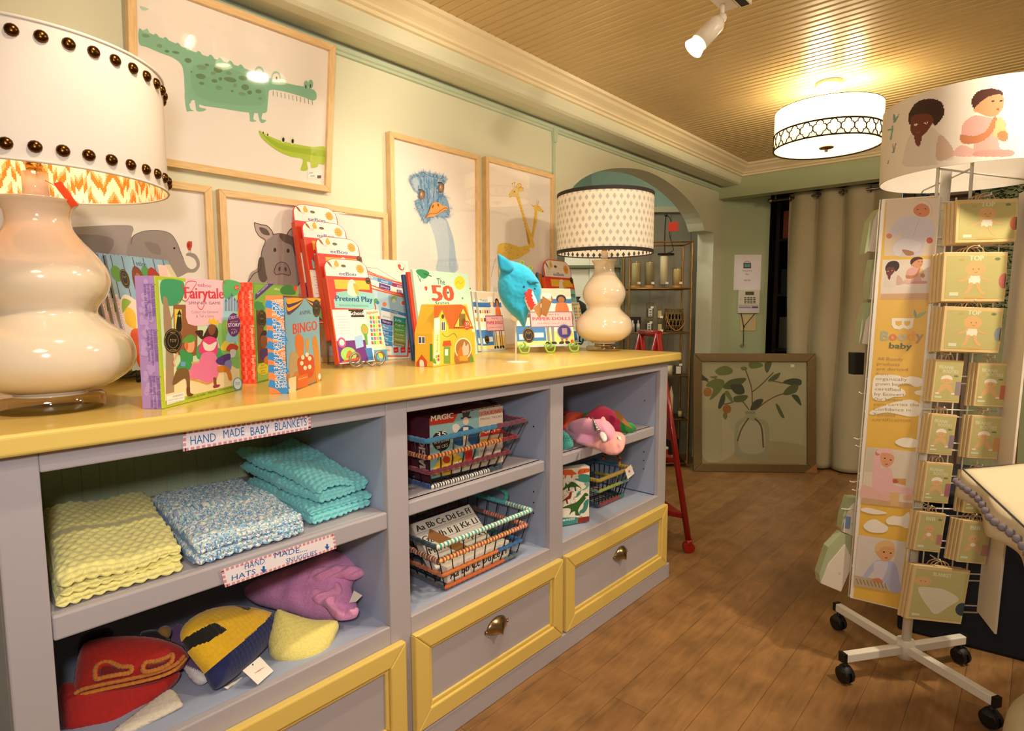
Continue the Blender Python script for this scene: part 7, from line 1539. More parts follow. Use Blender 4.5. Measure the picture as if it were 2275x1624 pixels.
r = place('glass_jar', tx(1518, 900), .08, 1, 'small clear glass jar at the right of the fourth shelf', 'jar'); mb = MB(); mb.lathe([(.001, .001), (.02, .001), (.02, .06), (.014, .066), (.014, .075)], 20); mb.obj('glass_body', CG, r); mb = MB(); mb.cyl((0, 0, .004), (0, 0, .045), .015); mb.obj('candle', WAX, r)
r = place('gift_box', tx(1500, 1000), .08, 0, 'black and orange boxed candle on the bottom shelf', 'box'); mb = MB(); mb.box(-.04, -.03, 0, .04, .03, .17); mb.obj('carton', BLK, r, .002); mb = MB(); mb.box(-.02, -.031, .03, .04, -.03, .05); mb.obj('orange_band', plain('orange_band', '#c8742c'), r); sticker(r, 0, .06, .03)
r = place('canister', tx(1480, 1000), .07, 0, 'red canister with white rim at the left of the bottom shelf', 'canister'); mb = MB(); mb.lathe([(.001, 0), (.035, 0), (.035, .10), (.001, .10)], 24); mb.obj('can_body', plain('red_tin', '#a8241c', rough=.35), r); mb = MB(); mb.lathe([(.036, .095), (.037, .11), (.001, .112)], 24); mb.obj('can_lid', STICK, r)
# hanging cord and red tag
r = place('cord_coil', tx(1492, 560), .10, 4, 'coiled black cable hanging with a red tag above the upper shelf', 'cable'); z0 = hE-lev[4]
r.matrix_world = PE.mat() @ Matrix.Translation((tx(1488, 540), .1, hE-.01))
mb = MB(); pts = [(.06*math.cos(k*.5)*(1+.1*math.sin(k)), .03*math.sin(k*.5), -.075+.006*math.sin(k*1.7)) for k in range(60)]; mb.tube(pts, .0032, 6); mb.obj('coil', BLK, r)
vt_ = PE.uv(1486, 470)[1]-hE; mb = MB(); mb.tube(catmull([(-.01, 0, -.07), (-.012, 0, 0), (-.012, 0, vt_*.6), (-.006, 0, vt_)], False, 6), .004, 7); mb.tube(catmull([(0, 0, vt_), (.03, -.004, vt_*.8), (.02, 0, vt_*.4), (.05, 0, -.02), (.05, 0, -.05), (.0, 0, -.07)], False, 6), .003, 6); mb.sphere((-.006, 0, vt_), .012, 8); mb.obj('hanging_cable', BLK, r)
mb = MB(); mb.quadbox([(.012, -.008, vt_-.12), (.085, -.008, vt_-.118), (.083, -.008, vt_-.05), (.01, -.008, vt_-.055)], (0, 1, 0), .002); mb.obj('red_tag', plain('red_tag', '#d8391f', rough=.5), r)
# panelled partition behind the rack, white door casing, mirror shelf of the next room
pp = Plane(PE.O-PE.N*.42-PE.U*.08, PE.U); zt = pp.uv(1480, 464)[1]; ww = pp.uv(1575, 600)[0]
mb = MB(); mb.box(0, 0, 0, ww+.05, .03, zt); struct(mb.obj('wall_panelled', GREYP, world=pp.mat())); 
for k in range(1, 5): mb = MB(); mb.box(ww*k/5, -.004, 0, ww*k/5+.006, 0, zt-.02); struct(mb.obj('trim_%d' % (10+k), GREYP, world=pp.mat()))
mb = MB(); mb.box(-.02, -.03, zt-.03, ww+.06, .05, zt+.012); struct(mb.obj('trim_15', mat('beige_cap', '#b8ad92', .5), world=pp.mat()))
q = Plane(pp.O-pp.U*.16, pp.U); mb = MB(); mb.box(0, 0, 0, .10, .05, 2.05); mb.box(-.2, .02, 0, 0, .04, 2.0); struct(mb.obj('door_1', WHITE, None, .003, world=q.mat()))
struct(MB().box(-4.0, 4.6, 1.83, -3.94, 5.9, 1.93).obj('trim_20', WHITE)); struct(MB().box(-4.0, 3.6, 0, -3.95, 3.72, ZC).obj('trim_21', WHITE)); struct(MB().box(-4.0, 5.1, 0, -3.95, 5.22, ZC).obj('trim_22', WHITE))
q = Plane(onZ(1300, 779, ZK)-FWD*-.55, RH); sx = onX(1300, 700, -2.75)
r = empty('display_shelf', (sx.x, sx.y, 0), math.atan2(RH.y, RH.x), 'white shelf of dark ornaments seen through the arch behind the far lamp', 'shelf')
mb = MB()
for z in (.7, 1.12, 1.55): mb.box(-.28, 0, z-.02, .28, .2, z)
for x in (-.3, .28): mb.box(x, 0, 0, x+.02, .2, 1.75)
mb.box(-.3, .2, 0, .3, .21, 1.75); mb.obj('shelf_case', plain('shelf_back', '#6f6f58', rough=.7), r)
for i, (x, z, rr, c) in enumerate(((-.06, 1.121, .09, '#2e3330'), (.10, 1.121, .07, '#8a866a'), (-.1, .701, .1, '#33382c'), (.12, .701, .08, '#c9cbb8'))):
    mb = MB(); mb.lathe([(.001, 0), (rr*.5, 0), (rr, rr*.7), (rr*.9, rr*1.3), (rr*.4, rr*1.7), (rr*.5, rr*2)], 20); R_ = mb.obj('vase', plain('vase_%d' % i, c, rough=.4), None)
    R_.matrix_world = r.matrix_basis @ Matrix.Translation((x, .09, z)); tag(R_, ['dark round vase on the upper arch shelf', 'olive vase on the upper arch shelf', 'dark green vase on the lower arch shelf', 'pale vase on the lower arch shelf'][i], 'vase')

# ---- red step ladder at the cabinet's far end
RED = mat('red_enamel', '#98170f', .3, var=.08, coat=.3)
ap = onY(1462, 742, 2.76); f1 = Vector((-1.235, 2.70, .035))
ld = empty('step_ladder', (ap.x, ap.y, 0), 0, 'red metal folding step ladder with small wheels at the far end of the cabinet', 'ladder')
L0 = Vector((ap.x, ap.y, 0)); A1 = ap-L0; A2 = A1+Vector((-.17, .13, 0))
feet = [f1-L0, Vector((-.06, -.22, .035)) + Vector((-.1, .02, 0))]; f3 = [f1-L0+Vector((-.17, .13, 0))*1.4, feet[1]+Vector((-.2, .15, 0))]
mb = MB(); mb.tube([A1+Vector((.01, 0, 0)), A2], .017, 10); mb.obj('top_bar', RED, ld)
feet[1] = Vector((-.20, -.1, .035)); f3[1] = Vector((-.36, .05, .035))
for A_, F_ in ((A1, feet[0]), (A1, feet[1]), (A2, f3[0]), (A2, f3[1])):
    mb = MB(); mb.tube([A_, F_+Vector((0, 0, .02))], .015, 10); lg = mb.obj('leg', RED, ld)
    mb = MB(); mb.cyl(F_+Vector((-.012, .012, -.008)), F_+Vector((.012, -.012, -.008)), .027, n=20); mb.obj('wheel', RED, lg)
    mb = MB(); mb.tube([F_+Vector((0, 0, .03)), F_], .018, 10); mb.obj('caster_fork', RED, lg)
for t in (.62, .88):
    P1, P2, P3, P4 = [a_.lerp(b_, t) for a_, b_ in ((A1, feet[0]), (A2, f3[0]), (A2, f3[1]), (A1, feet[1]))]
    mb = MB(); mb.quadbox([P1, P2, P3, P4], (0, 0, 1), .025); mb.obj('step', RED, ld, .003)
p1, p2 = A1.lerp(feet[0], .42), A1.lerp(feet[0], .52); mb = MB(); mb.quadbox([p1, p2, p2+Vector((-.1, .08, 0)), p1+Vector((-.1, .08, 0))], (.7, .7, 0), .012); mb.obj('folding_plate', RED, ld)

# ---- things behind the curtain's right: window, poster, glass shelf, evergreen
YB = 5.0
w0, w1 = onY(1962, 455, YB-.02), onY(2008, 404, YB-.02)
wn = struct(empty('window_1', (w0.x, YB, w0.z)))
mb = MB(); mb.box(0, -.012, 0, w1.x-w0.x, -.008, w1.z-w0.z); mb.obj('pane', mat('daylight_pane', '#ffffff', .5, emit='#eef4ff', estr=2.2), wn)
mb = MB(); W_, H_ = w1.x-w0.x, w1.z-w0.z
for b in ((-.02, 0, 0, H_), (W_, W_+.02, 0, H_), (-.02, W_+.02, -.02, 0), (-.02, W_+.02, H_, H_+.02)): mb.box(b[0], -.03, b[2], b[1], 0, b[3])
mb.obj('window_frame', plain('dark_window_wood', '#3a2818', rough=.5), wn)
b0, b1 = onY(2047, 440, YB-.05), onY(2064, 402, YB-.05); o = MB().box(b0.x, YB-.03, b0.z, b1.x, YB-.02, b1.z).obj('poster', plain('blue_poster', '#3f8fd8', rough=.5)); tag(o, 'narrow bright blue poster between dark posts beyond the rack', 'poster')
for i, (px, w_) in enumerate(((2022, .06), (2071, .02))): p = onY(px, 420, YB-.1); o = MB().box(p.x-w_/2, YB-.12, 0, p.x+w_/2, YB-.07, 2.05).obj('wooden_post', plain('dark_window_wood', '#3a2818'), None, .003); tag(o, ['wide dark wooden post left of the blue poster', 'narrow dark wooden post right of the blue poster'][i], 'post')
p = onY(2115, 425, YB-.15); gs = empty('glass_shelf_unit', (p.x, YB-.15, 0), 0, 'shelf unit of glass ornaments beyond the rack header', 'shelf')
mb = MB(); mb.box(-.14, 0, 1.93, .14, .12, 1.95); mb.box(-.14, 0, 0, -.12, .12, 2.2); mb.box(.12, 0, 0, .14, .12, 2.2); mb.box(-.14, .11, 0, .14, .12, 2.2); mb.obj('shelf_case', plain('taupe_case', '#8a7a70', rough=.6), gs)
for i, x in enumerate((-.08, 0, .07)):
    R_ = empty('glass_ornament', (p.x+x, YB-.1, 1.951), 0, ['left glass ornament on the shelf unit beyond the rack', 'middle glass ornament on the shelf unit beyond the rack', 'right glass ornament on the shelf unit beyond the rack'][i], 'ornament'); mb = MB(); mb.lathe([(.001, 0), (.02, .004), (.006, .02), (.026, .05), (.02, .09), (.004, .12), (.001, .13)], 16); mb.obj('ornament_body', mat('pink_glass_%d' % i, ['#c8a0a0', '#a83a50', '#7a5a58'][i], .08, coat=1), R_)
p = onY(2235, 430, 4.6); tr = tag(empty('evergreen_tree', (p.x+.12, 4.6, 0)), 'dark evergreen tree with small pale flowers behind the rack header', 'tree')
mb = MB(); rs = random.Random(8)
for k in range(2600):
    h = 1.15+rs.random()*.95; r_ = .32*(1-(h-1.15)/1.1)**.6*rs.random()**.5+.02; g = rs.random()*2*PI; c = Vector((r_*math.cos(g), r_*math.sin(g), h)); d = Vector((math.cos(g)+rs.uniform(-.6, .6), math.sin(g)+rs.uniform(-.6, .6), rs.uniform(-.5, .6))).normalized()*rs.uniform(.03, .06); s_ = d.cross(Vector((rs.random(), rs.random(), 1))).normalized()*.006
    mb.add([c-s_, c+s_, c+d], [(0, 1, 2)])
mb.obj('needle_foliage', plain('pine_green', '#33482c', rough=.7, var=.3), tr); mb = MB(); mb.cyl((0, 0, 0), (0, 0, 1.9), .025, .008); mb.obj('trunk', WOOD, tr)
mb = MB()
for k in range(14): h = 1.4+rs.random()*.6; r_ = .3*(1-(h-1.0)/1.3); g = -PI/2+rs.uniform(-1.4, 1.4); mb.sphere((r_*math.cos(g), r_*math.sin(g), h), .009, 5)
o = mb.obj('flowers', plain('pale_pink_flower', '#c8a898'), tr); o['kind'] = 'stuff'
# ================================================================ baby wear spinner rack
WW = mat('white_wire', '#e8e2d4', .35, var=.02)
rk = empty('display_rack', (-.268, 2.25, 0), 0, 'white wheeled spinner rack of green boxed baby wear with a round photo topper', 'display rack')
RO = Vector((-.268, 2.25, 0))
BLKP = mat('black_rubber', '#0f0e0e', .5)
hz = .085
mb = MB(); mb.cyl((0, 0, hz-.03), (.026, .023, 1.62), .014, n=16); mb.cyl((0, 0, hz-.03), (0, 0, hz+.03), .026, n=16); mb.obj('centre_post', WW, rk)
for L_ in ((-.503, 2.403), (-.405, 2.06), (-.033, 2.105), (-.131, 2.442)):
    e = Vector((*L_, hz))-RO; d = e.normalized(); d.z = 0; d.normalize(); s_ = Vector((-d.y, d.x, 0))*.0125
    mb = MB(); mb.quadbox([d*.015-s_+Vector((0, 0, hz-.014)), d*.015+s_+Vector((0, 0, hz-.014)), e+s_-Vector((0, 0, .014)), e-s_-Vector((0, 0, .014))], (0, 0, 1), .028); lg = mb.obj('leg', WW, rk, .003)
    mb = MB(); mb.quadbox([e-s_-Vector((0, 0, .015)), e+s_-Vector((0, 0, .015)), e+s_+d*.012-Vector((0, 0, .015)), e-s_+d*.012-Vector((0, 0, .015))], (0, 0, 1), .03); mb.obj('end_cap', BLKP, lg)
    c = Vector((e.x-d.x*.005, e.y-d.y*.005, .027)); ax = Vector((.6, .8, 0)); mb = MB()
    for q_ in (-1, 1): mb.tube([c+ax*(.004*q_), c+ax*(.016*q_)], [.027, .025], 24)
    mb.cyl(c, Vector((c.x, c.y, hz-.014)), .007, n=8); mb.lathe([(.001, .02), (.016, .016), (.024, .004)], 16, (c.x, c.y, .038)); mb.obj('caster', BLKP, lg)
zb = .25
pa_, pb_, pc_, pd_ = [Vector((*onZ(x, y, zb)[:2], zb)) for x, y in ((1888, 1328), (2008, 1355), (2172, 1357), (2212, 1410))]
RTM = Matrix.Rotation(math.radians(1.5), 3, Vector((FWD.x, FWD.y, 0)).normalized())   # the worn rack leans a little
def tilt(pl):
    pl.U, pl.V, pl.N = RTM @ pl.U, RTM @ pl.V, RTM @ pl.N; return pl
BP = tilt(Plane(pa_, pb_-pa_)); bw = (pb_-pa_).length; bh = (BP.uv(1965, 441)[1]+BP.uv(2087, 435)[1])/2
ban = MB().box(0, 0, 0, bw, .008, bh).obj('side_banner', plain('banner_board', '#e8dfd0', rough=.35), None, .001); ban.parent = rk; ban.matrix_basis = Matrix.Translation(-RO) @ BP.mat()
a = Art(BP, 'm', off=.0004); a.clip = (0, 0, bw, bh); m_ = .010
YB_ = '#e3b64c'; a.rect(m_, .004, bw-.006, bh-.004, YB_)
def cloud(cr, P): a.crop = cr; a.blob(P, '#efe6d6')
a.crop = 'W3'
# baby 1
a.poly([(118, 145), (790, 110), (735, 860), (82, 862)], '#dcc8ae'); SK = '#d2804e'
a.blob([(300, 360), (460, 340), (560, 370), (650, 370), (720, 430), (740, 560), (700, 640), (620, 640), (600, 750), (540, 860), (230, 860), (190, 760), (260, 660), (330, 560), (200, 620), (120, 600), (180, 500)], '#cdc4cc'); a.blob([(200, 740), (320, 640), (440, 660), (560, 700), (520, 800), (440, 800), (330, 790), (290, 850), (230, 850)], '#d8d0d6'); a.blob([(315, 780), (450, 805), (460, 850), (370, 855)], '#a8784e')
a.blob([(460, 290), (480, 230), (540, 190), (600, 192), (655, 230), (668, 300), (620, 355), (520, 350)], SK); a.ell(612, 255, 12, 7, '#4a2a1c'); a.ell(515, 262, 11, 6, '#4a2a1c'); a.ell(548, 318, 16, 7, '#a84a34'); a.line([(450, 200), (520, 150), (640, 160), (700, 240), (690, 350)], 6, '#c8b4a0'); a.ell(146, 605, 38, 32, SK); a.ell(668, 662, 42, 40, '#c4583e'); a.line([(545, 370), (500, 480), (450, 640)], 5, '#b4aab6')
# two babies
a.poly([(62, 912), (722, 900), (690, 1425), (28, 1425)], '#e0d2c2'); a.poly([(40, 1350), (690, 1340), (688, 1425), (28, 1425)], '#cfa478')
def babies(sc, ox, oy, art):
    def t(P): return [(ox+x*sc, oy+y*sc) for x, y in P]
    # coordinates of the topper picture (crop L)
    out = []
    DK, DK2, PKC = '#6a2e1a', '#33190f', '#dba59a'
    out += [(t([(470, 690), (490, 600), (510, 540), (560, 480), (640, 470), (700, 450), (760, 500), (830, 560), (880, 650), (870, 720), (740, 730), (740, 760), (480, 775)]), '#d9cdc0'), (t([(560, 520), (620, 520), (600, 610), (570, 590)]), DK), (t([(760, 520), (830, 560), (885, 660), (860, 700), (740, 720)]), '#c9ab96')]
    out += [(t([(510, 400), (515, 340), (560, 265), (620, 230), (700, 218), (770, 240), (800, 290), (800, 350), (760, 410), (720, 440), (700, 380), (600, 350), (560, 360), (525, 430)]), DK2), (t([(535, 370), (600, 345), (690, 350), (715, 400), (690, 450), (650, 500), (610, 530), (565, 530), (530, 490), (528, 420)]), DK)]
    out += [(t([(555, 432), (580, 425), (582, 436), (560, 442)]), '#e8e0d8'), (t([(640, 415), (665, 410), (664, 424), (642, 426)]), '#e8e0d8'), (t([(565, 430), (574, 428), (573, 438), (566, 438)]), '#1a0f0a'), (t([(652, 412), (661, 411), (660, 423), (653, 423)]), '#1a0f0a'), (t([(565, 495), (590, 488), (612, 494), (590, 506)]), '#8a3a2c')]
    out += [(t([(1030, 260), (1040, 200), (1100, 150), (1190, 135), (1270, 155), (1282, 200), (1200, 200), (1120, 240), (1070, 300), (1040, 290)]), '#4a2416'), (t([(1060, 290), (1120, 230), (1200, 190), (1280, 190), (1290, 260), (1275, 310), (1230, 360), (1160, 365), (1100, 340), (1045, 320)]), '#d49468'), (t([(1190, 236), (1212, 232), (1212, 244), (1192, 246)]), '#3a2018'), (t([(1262, 232), (1280, 230), (1280, 242), (1263, 243)]), '#3a2018'), (t([(1228, 300), (1256, 298), (1250, 312), (1230, 312)]), '#b8503a')]
    out += [(t([(940, 500), (960, 420), (1020, 370), (1080, 355), (1180, 375), (1280, 390), (1310, 430), (1300, 500), (1250, 560), (1260, 640), (1200, 680), (1060, 690), (1040, 620), (1060, 560), (980, 590), (940, 570)]), PKC), (t([(940, 515), (1050, 525), (1150, 480), (1210, 370), (1235, 385), (1215, 470), (1130, 560), (1020, 590), (945, 575)]), '#c07a4e'), (t([(885, 650), (930, 605), (1000, 610), (1060, 650), (1090, 690), (890, 690)]), '#dfb0a4'), (t([(1210, 500), (1230, 400), (1260, 365), (1290, 400), (1310, 470), (1330, 520), (1290, 560), (1220, 530)]), '#dcb880'), (t([(1240, 500), (1300, 480), (1330, 530), (1300, 570), (1250, 550)]), '#c47e50'), (t([(1060, 650), (1200, 640), (1360, 640), (1350, 690), (1060, 690)]), '#cf9488')]
    return out
for P, c in babies(.62, -218, 790, a):
    a.crop = 'W3'; a.blob([(max(32, x), min(y, 1400)) for x, y in P], c)
a.crop = 'M'
cr_ = [(585, 415), (605, 450), (600, 490), (580, 460)]; a.blob(cr_, '#8aa284'); a.blob([(600, 490), (620, 455), (690, 430), (660, 470)], '#a3ae7a')
a.poly([(392, 490), (582, 490), (570, 570), (530, 590), (490, 575), (455, 590), (410, 580), (388, 545)], '#efe6d0'); a.poly([(420, 515), (478, 515), (476, 545), (450, 560), (425, 548)], YB_); a.poly([(498, 515), (552, 515), (545, 548), (520, 560), (498, 545)], YB_)
for t, x0, x1, c in (('B', 298, 362, '#a9ae92'), ('o', 368, 430, '#d87a50'), ('o', 444, 508, '#b9b6a8'), ('d', 522, 580, '#e8a03c'), ('y', 596, 660, '#b08f6a')): a.text(t, (x0, 680), (x1, 682), 82, c, 1)
a.text('baby', (370, 748), (560, 756), 50, '#5f6a50', .8)
for cl in ([(250, 985), (320, 975), (430, 980), (500, 1000), (560, 990), (650, 1010), (660, 1060), (600, 1080), (520, 1050), (440, 1075), (500, 1110), (500, 1160), (400, 1170), (320, 1200), (230, 1180), (225, 1060)], [(590, 1120), (660, 1110), (655, 1150), (600, 1145)], [(210, 1290), (330, 1240), (420, 1210), (560, 1190), (640, 1240), (630, 1320), (540, 1335), (420, 1310), (340, 1300), (220, 1320)], [(420, 1555), (480, 1520), (560, 1525), (612, 1540), (608, 1595), (500, 1600)]): cloud('M', cl)
TX = ['All Boody', 'products', 'are derived', 'from', 'organically', 'grown bamboo,', 'certified', 'by Ecocert.', 'Our bamboo', 'yarn carries the', 'Confidence in', 'Textiles', 'certification.']
for i, t in enumerate(TX):
    y = 850+i*43.5; x = 268-i*3.6; a.text(t, (x, y-2), (x+len(t)*24.5, y+6), 26, '#b08a4a' if i in (0, 1, 2, 3, 9, 12) else '#a08a68')
a.crop = 'W4'
a.poly([(180, 132), (640, 178), (595, 690), (133, 640)], '#d9cbb8'); a.poly([(180, 132), (270, 142), (255, 360), (165, 355)], '#cbbfa8'); a.poly([(140, 590), (600, 640), (595, 690), (133, 640)], '#c9a47a')
a.blob([(150, 480), (260, 510), (400, 560), (420, 620), (300, 610), (140, 580)], '#e0b0a4'); a.blob([(255, 200), (300, 190), (315, 320), (340, 320), (400, 330), (420, 400), (430, 470), (520, 500), (600, 520), (590, 570), (500, 560), (400, 570), (300, 550), (240, 510), (235, 380)], '#e3b3b2'); a.blob([(262, 190), (280, 155), (310, 165), (300, 205), (270, 208)], '#cf7f58'); a.blob([(310, 200), (350, 165), (410, 180), (432, 230), (420, 280), (370, 318), (325, 300), (308, 250)], '#d99a72'); a.blob([(275, 165), (340, 145), (410, 160), (432, 215), (400, 195), (340, 185), (290, 195)], '#e6b9b6')
a.ell(348, 236, 9, 5, '#3a2018'); a.ell(402, 250, 9, 5, '#3a2018'); a.ell(364, 290, 13, 6, '#b8503a'); a.poly([(420, 415), (540, 420), (535, 480), (430, 455)], '#c9985a'); a.blob([(420, 430), (455, 425), (470, 450), (430, 460)], '#b85a40'); a.poly([(390, 540), (480, 545), (475, 670), (400, 665)], '#d8b27a'); a.blob([(520, 570), (590, 570), (585, 615), (520, 610)], '#dcb088')
for cl in ([(440, 90), (500, 55), (560, 50), (640, 75), (640, 130), (540, 135), (480, 120)], [(135, 690), (190, 680), (280, 700), (370, 730), (260, 740), (150, 715)], [(155, 850), (200, 800), (260, 785), (310, 810), (380, 860), (340, 905), (220, 900)], [(360, 790), (420, 755), (500, 760), (570, 725), (565, 860), (470, 840), (380, 830)]): cloud('W4', cl)
a.crop = 'W4'
a.poly([(112, 925), (545, 990), (490, 1450), (68, 1385)], '#d5cbc0'); a.poly([(75, 1290), (300, 1330), (400, 1440), (68, 1385)], '#bda98a')
for k in range(9): a.line([(90+k*32, 1320+k*5), (110+k*32, 1370+k*5)], 7, '#8a765a', False)
a.blob([(150, 1300), (240, 1180), (300, 1150), (400, 1160), (450, 1200), (480, 1320), (490, 1430), (420, 1450), (340, 1350), (270, 1330), (260, 1240), (190, 1310)], '#b3b4cc'); a.blob([(250, 1180), (320, 1160), (380, 1180), (330, 1320), (270, 1310)], '#cfc8d0'); a.blob([(262, 1060), (280, 1010), (340, 985), (400, 990), (435, 1040), (432, 1100), (400, 1150), (340, 1165), (300, 1130), (275, 1100)], '#d8a070'); a.blob([(262, 1060), (270, 1010), (330, 978), (410, 985), (436, 1040), (380, 1030), (320, 1040), (290, 1075)], '#dcb47c'); a.ell(340, 1080, 10, 6, '#3a2018'); a.ell(402, 1090, 9, 6, '#3a2018'); a.ell(362, 1132, 14, 6, '#b8503a'); a.blob([(230, 1330), (290, 1315), (335, 1355), (280, 1355)], '#cf7f58')
o = a.done('banner_print', ban)
# grid panel b-c and white board c-d, hidden back grid
GP_ = tilt(Plane(pb_, pc_-pb_)); gw = (pc_-pb_).length; gh = GP_.uv(2190, 440)[1]
mb = MB()
for k in range(6): mb.cyl((gw*k/5, 0, 0), (gw*k/5, 0, gh), .0022, n=6)
z = 0
while z < gh+.001:
    for dz in (0, .022): mb.cyl((0, 0, z+dz), (gw, 0, z+dz), .0022, n=6)
    z += .1035
g_ = mb.obj('wire_grid', WW, None); g_.parent = rk; g_.matrix_basis = Matrix.Translation(-RO) @ GP_.mat()
DP = tilt(Plane(pc_, pd_-pc_)); dw = (pd_-pc_).length
o = MB().box(0, -.003, 0, dw, .003, bh).obj('end_board', plain('banner_board', '#e8dfd0'), None, .001); o.parent = rk; o.matrix_basis = Matrix.Translation(-RO) @ DP.mat()
q = Plane(pa_+Vector((.0, .01, 0)), Vector((-.25, 1, 0)).normalized()*-1); q.U = Vector((.1, -1, 0)).normalized()
mb = MB(); lw = .19
A0 = pa_-RO+Vector((-.006, .01, -zb)); Bk = A0+Vector((.05, lw, 0))
tv = BP.V*1.0
for k in range(5): p = A0.lerp(Bk, k/4)+Vector((0, 0, zb)); mb.cyl(p, p+tv*bh, .0022, n=6)
z = 0
while z < bh: mb.cyl(A0+Vector((0, 0, zb))+tv*z, Bk+Vector((0, 0, zb))+tv*z, .0022, n=6); z += .1035
mb.obj('wire_grid', WW, rk)
# hooks sticking out on the left
for x, y in ((295, 355), (265, 630), (275, 675), (240, 890), (255, 940), (190, 1055)):
    p = Plane(pa_, RH); u, v = p.uv(1800+x*.3695, 740+y*.3695); e = p.pt(u, v)-RO; s_ = Vector((-.41, 2.20, e.z-.01))-Vector((RO.x, RO.y, 0)); mb = MB(); mb.tube(catmull([s_, e.lerp(s_, .3)-Vector((0, 0, .004)), e], False, 4), .002, 6); mb.obj('hook', WW, rk)
# round topper with the printed photo
TC = Vector((-.18, 2.353, 0)); TR_, TZ0, TZ1 = .25, 1.60, 1.823
shp = [(catmull(P, True, 3), c) for P, c in babies(1, 0, 0, None)]
shp += [([(385, 420), (388, 340), (400, 350), (404, 380), (438, 335), (425, 375), (400, 415)], '#6f9a94'), ([(372, 440), (388, 440), (380, 500), (372, 560), (355, 555), (368, 500)], '#6fa79c'), ([(340, 470), (388, 462), (388, 474), (340, 482)], '#6fa79c'),
        ([(378, 590), (386, 590), (392, 625), (402, 585), (410, 585), (394, 660), (376, 668), (374, 658), (384, 650)], '#8a8578'), ([(345, 722), (352, 722), (345, 755), (336, 755)], '#8a8578')]
bbs = [(min(x for x, y in P), max(x for x, y in P), min(y for x, y in P), max(y for x, y in P)) for P, c in shp]
def topcol(g, z):
    p = Vector((TC.x+TR_*math.cos(g), TC.y+TR_*math.sin(g), z))-CAM; n = Vector((math.cos(g), math.sin(g), 0))
    if n.dot(p) > 0: return '#e6ddd0'
    X_, Y_, Z_ = p.dot(RIGHT), p.dot(DOWN), p.dot(FWD); x = ((1137.5+F_PX*X_/Z_)-1880)/.27095; y = ((812+F_PX*Y_/Z_)-160)/.27095; c = '#e9ddd0'
    for (P, c_), b in zip(shp, bbs):
        if b[0] < x < b[1] and b[2] < y < b[3] and pip(x, y, P): c = c_
    return c
g0 = math.atan2(-TC.y, -TC.x); NU, NV = 300, 110; vis = 1.75
mb = MB(); mb.grid(lambda u, v: (TR_*math.cos(g0-vis+2*vis*u), TR_*math.sin(g0-vis+2*vis*u), TZ0+(TZ1-TZ0)*v), NU, NV, False, lambda u, v: topcol(g0-vis+2*vis*u, TZ0+(TZ1-TZ0)*v))
mb.grid(lambda u, v: (TR_*math.cos(g0+vis+(2*PI-2*vis)*u), TR_*math.sin(g0+vis+(2*PI-2*vis)*u), TZ0+(TZ1-TZ0)*v), 60, 1, False, lambda u, v: '#e6ddd0')
mb.grid(lambda u, v: ((TR_-.003)*math.cos(2*PI*u), (TR_-.003)*math.sin(2*PI*u), TZ0+(TZ1-TZ0)*v), 96, 1, True, lambda u, v: '#cfc6ba')
mb.lathe([(TR_-.003, TZ0), (TR_, TZ0)], 96); mb.lathe([(TR_-.003, TZ1), (TR_, TZ1)], 96); mb.c = [c or '#e6ddd0' for c in mb.c]
off = TC-RO; mb.v = [(x+off.x, y+off.y, z) for x, y, z in mb.v]; mb.obj('photo_topper', PRINT, rk)
mb = MB()
for px in (2083, 2158):
    p = GP_.uv(px, 430); b = GP_.pt(p[0], gh, -.004)-RO; mb.cyl(b, Vector((b.x, b.y, TZ1-.03)), .0045, n=8)
    mb.cyl(Vector((b.x, b.y, TZ0+.01)), Vector((off.x+(TR_-.003)*math.cos(g0+PI+.6*(1 if px > 2100 else -1)), off.y+(TR_-.003)*math.sin(g0+PI+.6*(1 if px > 2100 else -1)), TZ0+.01)), .003, n=6)
mb.obj('topper_support', WW, rk)
